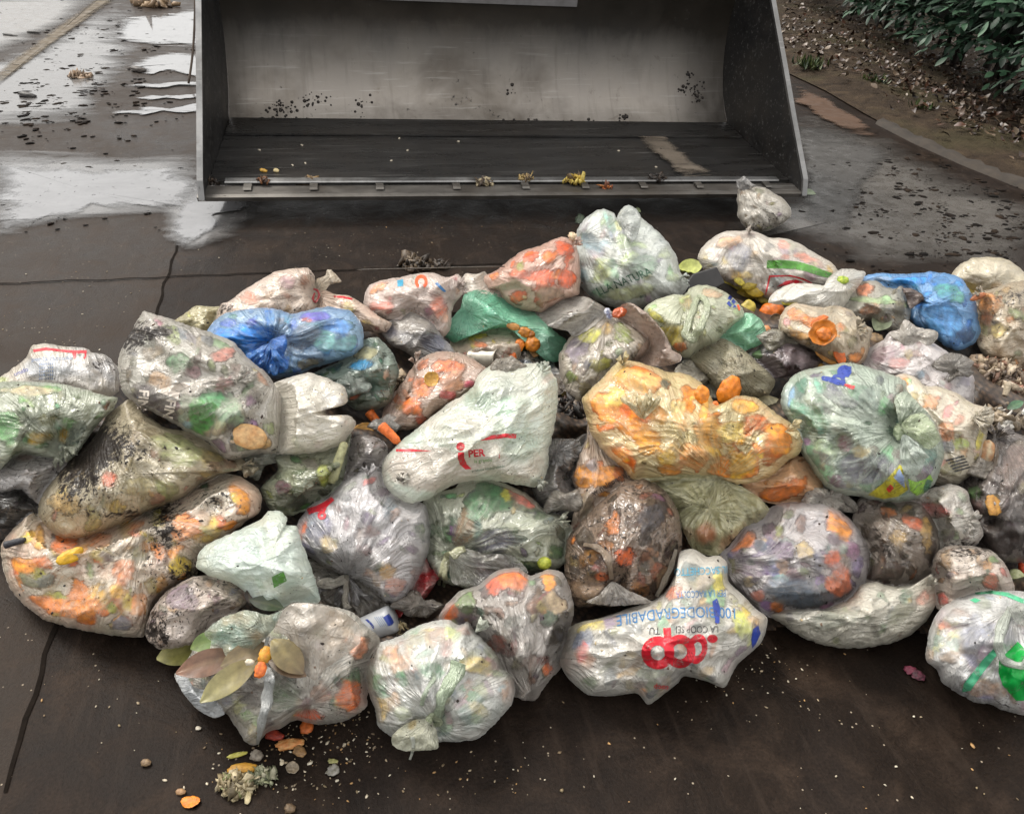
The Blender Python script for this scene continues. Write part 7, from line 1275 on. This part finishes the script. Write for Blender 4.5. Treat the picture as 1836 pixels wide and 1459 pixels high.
put_peel(*Q('16', 905, 1200), 12, 11, 20, 'white broken eggshell ring on the front ground', outer='#cfc6b6', inner='#8a7c68', cup=True, hh=.6, face=.35, cat='eggshell', name='eggshell', group=None)
chunk(*Q('16', 1135, 1215), 11, 13, 3, 35, 'grey folded foil scrap on the front ground', 'foil_scrap', 'scrap', '#8a8680', '#6c6a5c', .4, face=.25)
chunk(*Q('16', 1135, 1160), 9, 5, 3, 0, 'yellow green leaf scrap above the grey foil scrap', 'leaf_scrap', 'leaf', '#7c7c48', '#a3a06a', .3, face=.25)
chunk(*Q('16', 845, 1168), 4, 6, 3, 0, 'small white shell bit beside the eggshell ring', 'shell_bit', 'food scrap', '#c9bca2', None, .2, face=.25)
chunk(*Q('16', 268, 1335), 9, 6, 5, 0, 'brown nut touching the lone orange peel', 'nut', 'nut', '#8a6a4c', '#a8845c', .15, face=.3)
chunk(*Q('16', 70, 1170), 9, 7, 6, 0, 'brown pebble on the ground at the far front left', 'pebble', 'pebble', '#6c5640', '#8a7456', .2, face=.3)
chunk(*Q('16', 890, 1432), 10, 9, 7, 0, 'brown earthy lump at the bottom edge of the ground', 'dirt_lump', 'dirt lump', '#6e5a44', '#54442f', .35, face=.3)
chunk(*Q('16', 368, 972), 5, 4, 3, 0, 'single white crumb left of the torn leaf bag', 'bread_crumb', 'crumb', '#c9c0ae', None, .3, face=.3)
chunk(*Q('19', 1160, 1065), 11, 9, 6, 0, 'purple red onion scrap left of the green-striped bag', 'red_onion_scrap', 'onion scrap', '#7a2c42', '#8a4658', .35, face=.3)
chunk(*Q('19', 1205, 1095), 12, 11, 6, 30, 'dark purple skin beside the purple red onion scrap', 'red_onion_skin', 'onion scrap', '#3c1c26', '#6a3444', .35, face=.3)
petals(*Q('7', 500, 310), 110, 24, 7, 'low clump of wet dead leaves on the ground behind the heap', 'leaf_clump', 'dead leaves', ['#4a3c2e', '#5c4c3a', '#332a22', '#6c5c48'], 11, face=.1, flat=.5)
petals(*Q('7', 680, 310), 50, 12, 6, 'dark brown debris right of the clump of wet dead leaves', 'dirt_clump', 'dirt', ['#4a3c2e', '#3c3026', '#2a221c'], 12, face=.1, flat=.5)
petals(*Q('17', 230, 520), 70, 20, 5, 'speckled yellowish crumbs beside the white bottle', 'crumb_clump', 'crumbs', ['#a8946c', '#8a7854', '#3c3228', '#c2b088'], 13)
petals(725, 858, 40, 11, 5, 'crumpled ball of white tissue against the bag with red swoosh', 'tissue_ball', 'tissue', ['#c9c4b8', '#a8a298', '#d6d2c8', '#5c564e'], 14)
petals(*Q('1', 810, 30), 90, 26, 8, 'tan clump of wet debris at the top of the yard', 'debris_clump', 'debris', ['#8a7258', '#a88e70', '#5c4a38'], 15, face=.1, flat=.4)
petals(*Q('1', 420, 405), 60, 15, 5, 'small tan debris patch on the wet yard at left', 'debris_clump', 'debris', ['#8c7660', '#a8917a', '#6c5846'], 16, face=.1, flat=.4)
chunk(*Q('1', 145, 508), 15, 8, 6, 0, 'black mud lump on the wet yard at far left', 'mud_lump', 'mud lump', '#14110f', '#221c18', .35, face=.2)
chunk(*Q('1', 725, 375), 13, 8, 6, 0, 'dark grey mud lump beside the bright puddle strips', 'mud_lump', 'mud lump', '#3c342e', '#2a231e', .4, face=.2)
chunk(*Q('1', 55, 190), 14, 4, 3, 5, 'flat black scrap at the top left of the yard', 'black_scrap', 'scrap', '#1a1614', None, .3, face=.1)
chunk(*Q('1', 178, 176), 11, 3, 3, -10, 'small flat black scrap right of another on the pale strip', 'black_scrap', 'scrap', '#1c1815', None, .3, face=.1)
# black strap at the left end
o = stick(*Q('11', 30, 720), *Q('11', 165, 680), 14, 10, 'curved black plastic strap on the orange-filled long bag at left', '#2c2c32', 'plastic_strap', 'plastic strap')
# crumpled bits of film lying loose in the gaps
for k, (px, py, sz, hx, lab) in enumerate([(1000, 812, 46, '#5c5855', 'dark crumpled film scrap in the gap right of the red swoosh bag'), (690, 762, 30, '#8e8a84', 'small grey film scrap beside the longer carrot piece'), (1250, 668, 34, '#b3ac9a', 'pale film scrap behind the standing orange peels'), (1392, 612, 36, '#9a9484', 'tan film scrap between teal plastic wrap and dark purple bag'), (1640, 605, 44, '#c3bcb2', 'whitish film scrap lying on top of the lavender white bag'), (1712, 660, 40, '#8c857c', 'grey film scrap under the sky-blue bag'), (745, 1085, 38, '#8d847a', 'brownish grey film scrap behind the foremost white bag'), (1478, 892, 44, '#b3aca2', 'clear film scrap beside the knot of the fan-pleated bag'), (636, 690, 34, '#7f8a80', 'greenish film scrap left of the yellow cup bag'), (905, 655, 30, '#a39a8c', 'crinkled beige film scrap near the tin can'), (1010, 900, 40, '#a09a90', 'greyish film scrap above the bag of coffee grounds'), (1765, 840, 36, '#b9b0a4', 'pale film scrap by the dark brown bag at right')]):
    r = np.random.RandomState(k+50); n_ = 13; P_ = [(px+sz*(.55+.6*r.rand())*math.cos(2*math.pi*i/n_)*1.2, py+sz*(.45+.55*r.rand())*math.sin(2*math.pi*i/n_)*.8) for i in range(n_)]
    t, nn, bb_ = nearest(px, py); Dp = t-.012
    V, Fc, uv, wh, R, B, n0, cc_ = make_surface(np.array(P_), Dp, .5, .018, r, [(px+sz*.3*r.randn(), py, sz*1.3, 1.2)], 2.2, 1.2, 14, 1.6, r.rand()*3, flat=True, jag=2.0, tuck=False, rings=12)
    o = mesh_obj('film_scrap', V, Fc, FILM_GLOSSY, loc=V.mean(0), cols=colours(uv, wh, R, r, hx, (), .8, 30, []), dirt=.25+0*R, fold=FOLD, rim=RIM, clear=.45*(1-np.clip(wh, 0, 1))); tag(o, lab, 'film scrap', 'loose scraps of film in the gaps')
# magnolia leaves
def bigleaf(px, py, L, w, spin, label, c1, c2, curl=.1, fold=.15, lift=.02, face=.55):
    s = msz(px, py, 1.0); n_ = 16; m = 7; V = []; C = []; Fc = []
    for side in (0, 1):
        for i in range(n_+1):
            t = i/n_; hw = w*s*.5*math.sin(math.pi*(.02+.96*t))**.75*(1 if t < .85 else 1-.3*(t-.85)/.15)
            for j in range(m):
                q = j/(m-1)*2-1; x = L*s*(t-.5); z = curl*L*s*(1-4*(t-.5)**2)*.5+fold*abs(q)*hw+.012*s*L*float(noise2(np.array(t*4+px), np.array(q*2)))
                V.append((x, q*hw, z-(.0012 if side else 0))); e = 1-.55*math.exp(-(q/.08)**2); C.append((lin(c1)*(1-t)+lin(c2)*t)*(.85+.25*float(noise2(np.array(t*7), np.array(q*3+py))))+np.array([.05, .045, .02])*(1-e))
    k = (n_+1)*m
    for i in range(n_):
        for j in range(m-1): a = i*m+j; Fc.append((a, a+1, a+m+1, a+m)); Fc.append((k+a, k+a+m, k+a+m+1, k+a+1))
    return item('magnolia_leaf', label, 'leaf', V, Fc, LEAFM, px, py, spin, face, lift, np.array(C), 'magnolia leaves in the torn bag', sit=0)
bigleaf(*Q('16', 285, 560), 85, 50, 160, 'yellowish olive magnolia leaf, leftmost of the torn bag', '#7a7a3c', '#a09a5c', lift=.03)
bigleaf(*Q('16', 415, 490), 55, 34, 150, 'green magnolia leaf half behind the yellowish olive one', '#4a6a2c', '#6a7c3c', lift=.012)
bigleaf(*Q('16', 430, 630), 106, 48, 158, 'reddish brown magnolia leaf in the middle left of the torn bag', '#5c4634', '#7a5642', lift=.03)
bigleaf(*Q('16', 555, 740), 112, 46, 136, 'long pale brown magnolia leaf pointing down out of the torn bag', '#75663f', '#8f8a5c', lift=.045)
bigleaf(*Q('16', 640, 580), 86, 40, 150, 'dull brown magnolia leaf lying above the long pale one', '#6b5a3e', '#7c6c4c', lift=.028)
bigleaf(*Q('16', 880, 590), 84, 48, 42, 'dark olive magnolia leaf on the right inside the torn bag', '#776a3a', '#5a4a34', lift=.03)
bigleaf(*Q('16', 880, 650), 72, 30, 18, 'brown magnolia leaf under the dark olive one', '#5c4c38', '#6a523c', lift=.022)
bigleaf(*Q('16', 760, 280), 62, 26, 10, 'blackish green magnolia leaf behind the torn bag top', '#2c3422', '#3a4a2c', lift=.02)
bigleaf(*Q('16', 660, 225), 28, 16, 80, 'small black withered leaf at the knot of the pinkish soiled bag', '#2a211c', '#3c2e24', lift=.012)
chunk(*Q('16', 755, 570), 12, 16, 7, 20, 'yellow orange rind between the leaves in the torn bag', 'citrus_rind', 'fruit peel', '#c99a34', '#d2862c', .25, PEEL, face=.8, lift=.04)
chunk(*Q('16', 725, 655), 10, 15, 6, 10, 'bright orange carrot scrap between the leaves', 'carrot_scrap', 'carrot', '#c8602c', '#d8762c', .25, face=.8, lift=.04)
chunk(*Q('16', 665, 615), 8, 6, 5, 0, 'white crumb on the long pale leaf', 'bread_crumb', 'crumb', '#cdc4b0', None, .3, face=.8, lift=.05)
# green leaf scraps in the rear
bigl = bigleaf(*Q('8', 1180, 490), 50, 32, -15, 'yellow green cabbage leaf behind the tall white bag', '#a8b04c', '#bcc272', lift=.01); bigl['group'] = ''; del bigl['group']; bigl.name = 'cabbage_leaf'
bigl = bigleaf(*Q('10', 450, 650), 38, 34, -50, 'pale green leaf curled beside the pinkish bag', '#8a9474', '#b3bc9c', lift=.02); del bigl['group']; bigl.name = 'lettuce_leaf'
bigl = bigleaf(*Q('10', 1540, 1330), 30, 16, -20, 'deep green leaf at the mouldy crumbs on the right', '#3c5a40', '#4c7252', lift=.02); del bigl['group']; bigl.name = 'green_leaf'
bigl = bigleaf(*Q('3', 1795, 1150), 26, 16, 20, 'grey green leaf stuck at the bucket corner', '#5c6a54', '#7c8a6e', lift=.02, face=.3); del bigl['group']; bigl.name = 'stuck_leaf'
# tin can, bottle, black carton
def lathe(prof_, ns=40): 
    V = []; Fc = []
    for i, (x, r) in enumerate(prof_):
        V += [(x, r*math.cos(2*math.pi*j/ns), r*math.sin(2*math.pi*j/ns)) for j in range(ns)]
        if i: b = ns*(i-1); Fc += [(b+j, b+ns+j, b+ns+(j+1) % ns, b+(j+1) % ns) for j in range(ns)]
    return np.array(V), Fc
TIN = plain('tin', tuple(lin('#b8b2a4')), .35, tuple(lin('#8c867a')), 40, .2, 60, metal=.6)
s = msz(*Q('7', 1000, 980), 1.0); P, t, _ = place(*Q('7', 1000, 980)); R_c = 19*s; Lc = 50*s
rootc = empty('tin_can', P); tag(rootc, 'open empty tin can lying on its side behind the bag with red swoosh', 'tin can')
axis = RT*.80-fw*.42-UP*.05; axis /= np.linalg.norm(axis); yx = np.cross(axis, UP); yx /= np.linalg.norm(yx); zx = np.cross(axis, yx); Bc = np.array([axis, yx, zx]).T
pr = [(-Lc*.6, R_c*.2), (-Lc*.6, R_c*.98)]+[(-Lc*.6+Lc*1.1*k/22, R_c*(1+(.018 if k % 2 else 0)*(4 < k < 18))) for k in range(23)]
v, f = lathe(pr); off = P-fw*.02
mesh_obj('body', v@Bc.T+off, f, TIN, parent=rootc, loc=P)
v, f = lathe([(Lc*.49, R_c*1.0), (Lc*.49, R_c*1.06), (Lc*.53, R_c*1.06), (Lc*.53, R_c*.94), (Lc*.49, R_c*.94), (-Lc*.5, R_c*.93), (-Lc*.52, R_c*.1)]); mesh_obj('rim', v@Bc.T+off, f, TIN, parent=rootc, loc=P)
WP = plain('white_plastic', tuple(lin('#c3c5c8')), .35, tuple(lin('#adb0b4')), 30, .1)
q0 = Q('16', 1400, 370); P, t, _ = place(*q0); s = t/F; Rb = 25*s; Lb = 66*s
rootb = empty('white_bottle', P); tag(rootb, 'small white plastic bottle with blue label blocks beside the torn bag', 'bottle')
axis = RT*.86+UP*.42-fw*.15; axis /= np.linalg.norm(axis); yx = np.cross(axis, fw); yx /= np.linalg.norm(yx); zx = np.cross(axis, yx); Bc = np.array([axis, yx, zx]).T
v, f = lathe([(-Lb*.7, Rb*.05), (-Lb*.7, Rb*.9), (-Lb*.66, Rb), (Lb*.40, Rb), (Lb*.47, Rb*.93), (Lb*.49, Rb*.7), (Lb*.5, Rb*.05)]); off = P-fw*.018; body = mesh_obj('body', v@Bc.T+off, f, WP, parent=rootb, loc=P)
bb = Bag(); bb.bvh = BVHTree.FromPolygons((v@Bc.T+off).tolist(), [tuple(map(int, q)) for q in f]); bb.o = rootb; bb.loc = np.array(P); bb.D = t; BVH.append(bb)
def R8(L): return [(640+x/20.84, 1080+y/20.84) for x, y in L]
shapes(bb, 'label_block', [polyshape(R8([(980, 545), (1200, 400), (1300, 560), (1390, 740), (1300, 840), (1150, 880), (1060, 680)]))], INK_NAVY, lift=.0012)
shapes(bb, 'label_block', [polyshape(R8([(300, 630), (390, 610), (520, 720), (640, 880), (640, 970), (590, 960), (480, 800)]))], INK_NAVY, lift=.0012)
shapes(bb, 'label_lines', [polyshape(R8([(640+k*70, 540+k*-10), (660+k*70, 530-k*10), (900+k*70, 900-k*10), (880+k*70, 905-k*10)])) for k in range(5)], INK_PALEB, lift=.0012)
BLK = plain('black_card', (.022, .021, .022), .55, (.035, .033, .034), 30, .2)
cq = [Q('8', *q) for q in [(1210, 520), (1380, 470), (1440, 590), (1330, 650), (1150, 640), (1150, 600)]]
ds = [place(*q)[1] for q in cq]; dmean = float(np.median(ds))-.004; V = [at(np.array(x), np.array(y), np.array(dmean)) for x, y in cq]; V += [p+fw*.05 for p in V]; k = len(cq)
o = mesh_obj('black_carton', V, [tuple(range(k))[::-1], tuple(range(k, 2*k))]+[(i, (i+1) % k, k+(i+1) % k, k+i) for i in range(k)], BLK, loc=np.mean(V, 0), smooth_=False); tag(o, 'black folded carton wedged between tall white bag and green-striped bag', 'carton')
bm_ = o.modifiers.new('bevel', 'BEVEL'); bm_.width = .006; bm_.segments = 3
# thin cable hanging left of the bucket
p0 = on_z(np.array(338.), np.array(150.), .02); top = at(np.array(350.), np.array(-90.), np.array(to_px(p0)[2]-.25))
pth = [p0*(1-q)+top*q+np.array([0, 0, -.10*math.sin(math.pi*q)]) for q in np.linspace(0, 1, 12)]
v, f = tube(pth, .009, 6); o = mesh_obj('cable', v, f, plain('cable_sheath', (.10, .07, .05), .6, (.06, .045, .035), 20, .2), loc=p0); tag(o, 'thin brown cable hanging to the ground left of the bucket', 'cable')
# bits caught on the bucket edge
def onbucket(reg, x, y):
    return Q(reg, x, y)
dg = bpy.context.evaluated_depsgraph_get()
for nm in ('floor_plate', 'cutting_edge', 'edge_strip', 'back_plate'):
    ob = bpy.data.objects[nm]; me = ob.data; Vw = [tuple(np.array(v.co)+blo) for v in me.vertices]; bk_ = Bag(); bk_.bvh = BVHTree.FromPolygons(Vw, [tuple(p.vertices) for p in me.polygons]); bk_.o = ob; bk_.loc = blo; bk_.D = 4; BVH.append(bk_)
chunk(*onbucket('2', 435, 1010), 7, 4, 3, 10, 'yellow peel scrap on the bucket floor near its left edge', 'peel_scrap', 'food scrap', '#c9a03c', '#b98a3c', .3, face=.2, sit=1)
chunk(*onbucket('2', 510, 1010), 5, 5, 3, 10, 'cream yellow scrap beside the yellow one on the bucket floor', 'peel_scrap', 'food scrap', '#cbb98a', None, .3, face=.2, sit=1)
petals(*onbucket('2', 430, 1062), 26, 9, 4, 'rusty clump stuck on the left of the bucket edge', 'stuck_clump', 'dirt', ['#5c3a24', '#8a5a34', '#3a2a20'], 31, face=.2)
petals(*onbucket('2', 700, 1085), 60, 13, 5, 'hairy tan clump hanging over the bucket edge', 'stuck_clump', 'dirt', ['#8a7250', '#6c5638', '#a88c62', '#4a3a28'], 32, face=.3)
petals(*onbucket('2', 130, 1075), 26, 9, 4, 'dark clump at the bucket edge left corner', 'stuck_clump', 'dirt', ['#2e241c', '#4a3a2c', '#1f1814'], 33, face=.2)
petals(*onbucket('2', 1730, 1075), 40, 12, 4, 'pale speckled clump near the middle of the bucket edge', 'stuck_clump', 'dirt', ['#5c4c3a', '#a89a7c', '#3c3026'], 34, face=.2)
petals(*onbucket('3', 140, 1050), 36, 11, 4, 'tan stringy clump right of the middle of the bucket edge', 'stuck_clump', 'dirt', ['#8a724c', '#5c4a34', '#a8905c'], 35, face=.2)
petals(*onbucket('3', 425, 1060), 50, 13, 5, 'yellow leafy clump on the bucket edge', 'stuck_clump', 'dirt', ['#b89a34', '#8a7230', '#5c4a30', '#c9b45c'], 36, face=.2)
chunk(*onbucket('3', 515, 1082), 8, 3, 3, 5, 'small cream scrap right of the yellow leafy clump', 'peel_scrap', 'food scrap', '#c9bd8a', None, .3, face=.2, sit=1)
petals(*onbucket('3', 620, 1105), 24, 8, 4, 'orange brown clump at the bucket lip', 'stuck_clump', 'dirt', ['#a8582a', '#6c3c22', '#c27a3c'], 37, face=.2)
petals(*onbucket('3', 915, 1050), 40, 12, 4, 'black clump on the right of the bucket edge', 'stuck_clump', 'dirt', ['#1c1612', '#2e241c', '#3c3026'], 38, face=.2)
for i, (r_g, x, y) in enumerate([('2', 410, 885), ('2', 660, 857), ('2', 605, 975), ('2', 680, 963), ('2', 1205, 785), ('2', 1232, 817), ('2', 1280, 888), ('2', 1185, 948), ('2', 1580, 835), ('3', 685, 890), ('3', 905, 985)]):
    chunk(*onbucket(r_g, x, y), 3.2, 2.2, 1.6, 20*i, 'tiny pale crumb on the dark bucket floor', 'floor_crumb', 'crumb', '#c3b9a6', None, .3, sub=ICO1, face=.2, group='crumbs on the bucket floor', sit=1)
its = []
r = random.Random(9)
for (reg, x, y, n_, sp) in [('3', 1105, 525, 46, 26), ('3', 1100, 440, 12, 10), ('3', 1150, 585, 10, 12), ('2', 530, 640, 60, 34), ('2', 740, 590, 30, 26), ('2', 1000, 640, 20, 30), ('3', 715, 690, 14, 8), ('3', 60, 540, 8, 12), ('2', 600, 720, 70, 60), ('2', 300, 715, 40, 50), ('3', 300, 715, 30, 90)]:
    for k in range(n_):
        px, py = Q(reg, x, y); px += r.gauss(0, sp*.5); py += r.gauss(0, sp*(.35 if y < 700 else .03)); P, t, _ = place(px, py); v, f = ICO1; q = min(.02, abs(r.gauss(0, 1))*.0045+.002); its.append((v, f, rotm(r.random()*6, r.random()*6, 0, P, q), lin('#1c1612')*r.uniform(.6, 1.8)))
kind(scatter('mud_splatter', its, SCRAP, loc=blo), 'stuff')
# scattered crumbs and clods, too many to count
its = []
r = random.Random(21)
hot = [(550, 1320, 70, 36, 190), (590, 1390, 120, 34, 80), (1340, 1205, 60, 26, 45), (850, 1390, 80, 26, 30), (1450, 1230, 90, 40, 25), (200, 1250, 100, 60, 20), (1050, 1330, 260, 60, 25), (100, 560, 120, 40, 60), (650, 450, 250, 30, 60), (1700, 1380, 120, 60, 30), (40, 640, 50, 30, 15)]
for x, y, sx, sy, n_ in hot:
    for k in range(n_):
        px, py = r.gauss(x, sx), r.gauss(y, sy)
        if nearest(px, py)[2] is not None: continue
        P = on_z(np.array(px), np.array(py), .002); v, f = ICO1; q = min(.005, abs(r.gauss(0, 1))*.0013+.0007)
        its.append((v*[1.5, .9, .45]*(1+.35*np.random.RandomState(k).randn(len(v), 1)*.6), f, rotm(0, 0, r.random()*6, P, q), lin(r.choice(['#cbbfa8', '#a8977c', '#d6cdb8', '#7a684f', '#8a7a5c', '#b08a5a']))*r.uniform(.7, 1.05)))
kind(scatter('food_crumbs', its, SCRAP), 'stuff')
its = []
for x, y, sx, sy, n_, sz in [(1600, 340, 110, 34, 800, .016), (1740, 390, 90, 40, 1100, .017), (1800, 430, 60, 40, 800, .016), (1560, 290, 70, 22, 130, .014), (120, 90, 110, 50, 900, .016), (250, 60, 60, 40, 700, .016), (110, 180, 90, 34, 900, .016), (60, 200, 60, 20, 300, .016), (120, 325, 90, 30, 420, .009), (60, 385, 50, 16, 200, .009), (300, 310, 40, 14, 120, .008), (250, 330, 60, 14, 60, .008), (345, 390, 26, 22, 260, .008), (1650, 470, 120, 20, 160, .012)]:
    for k in range(n_):
        px, py = r.gauss(x, sx), r.gauss(y, sy)
        if px > 1420 and py < np.interp(px, edge_px[:, 0], edge_px[:, 1]): continue
        if noise2(np.array(px/38), np.array(py/16), 3) < -.05+r.random()*.25: continue
        if nearest(px, py)[2] is not None: continue
        P = on_z(np.array(px), np.array(py), .004); v, f = ICO1; q = min(sz*1.5, abs(r.gauss(0, 1))**1.6*sz*.36+sz*.14)
        its.append((v*[1.5, .9, .28]*(1+.3*np.random.RandomState(k).randn(len(v), 1)*.5), f, rotm(0, 0, r.gauss(.3, .5), P, q), lin(r.choice(['#15110e', '#1f1915', '#100d0b', '#2c231c']))))
kind(scatter('mud_clods', its, MUDM), 'stuff')
its = []
for k in range(420):                                       # little bits stuck all over the heap
    px, py = r.uniform(20, 1820), r.uniform(480, 1330); t, n, b_ = nearest(px, py)
    if b_ is None: continue
    P = at(np.array(px), np.array(py), np.array(t)); v, f = ICO1; q = abs(r.gauss(0, 1))*.0016+.0010
    its.append((v*[1.4, .8, .6], f, rotm(r.random()*6, r.random()*6, r.random()*6, P, q), lin(r.choice(['#1c1613', '#2a201a', '#12100e', '#3a2c22', '#b8a582', '#6c5440']))))
kind(scatter('stuck_dirt', its, SCRAP), 'stuff')
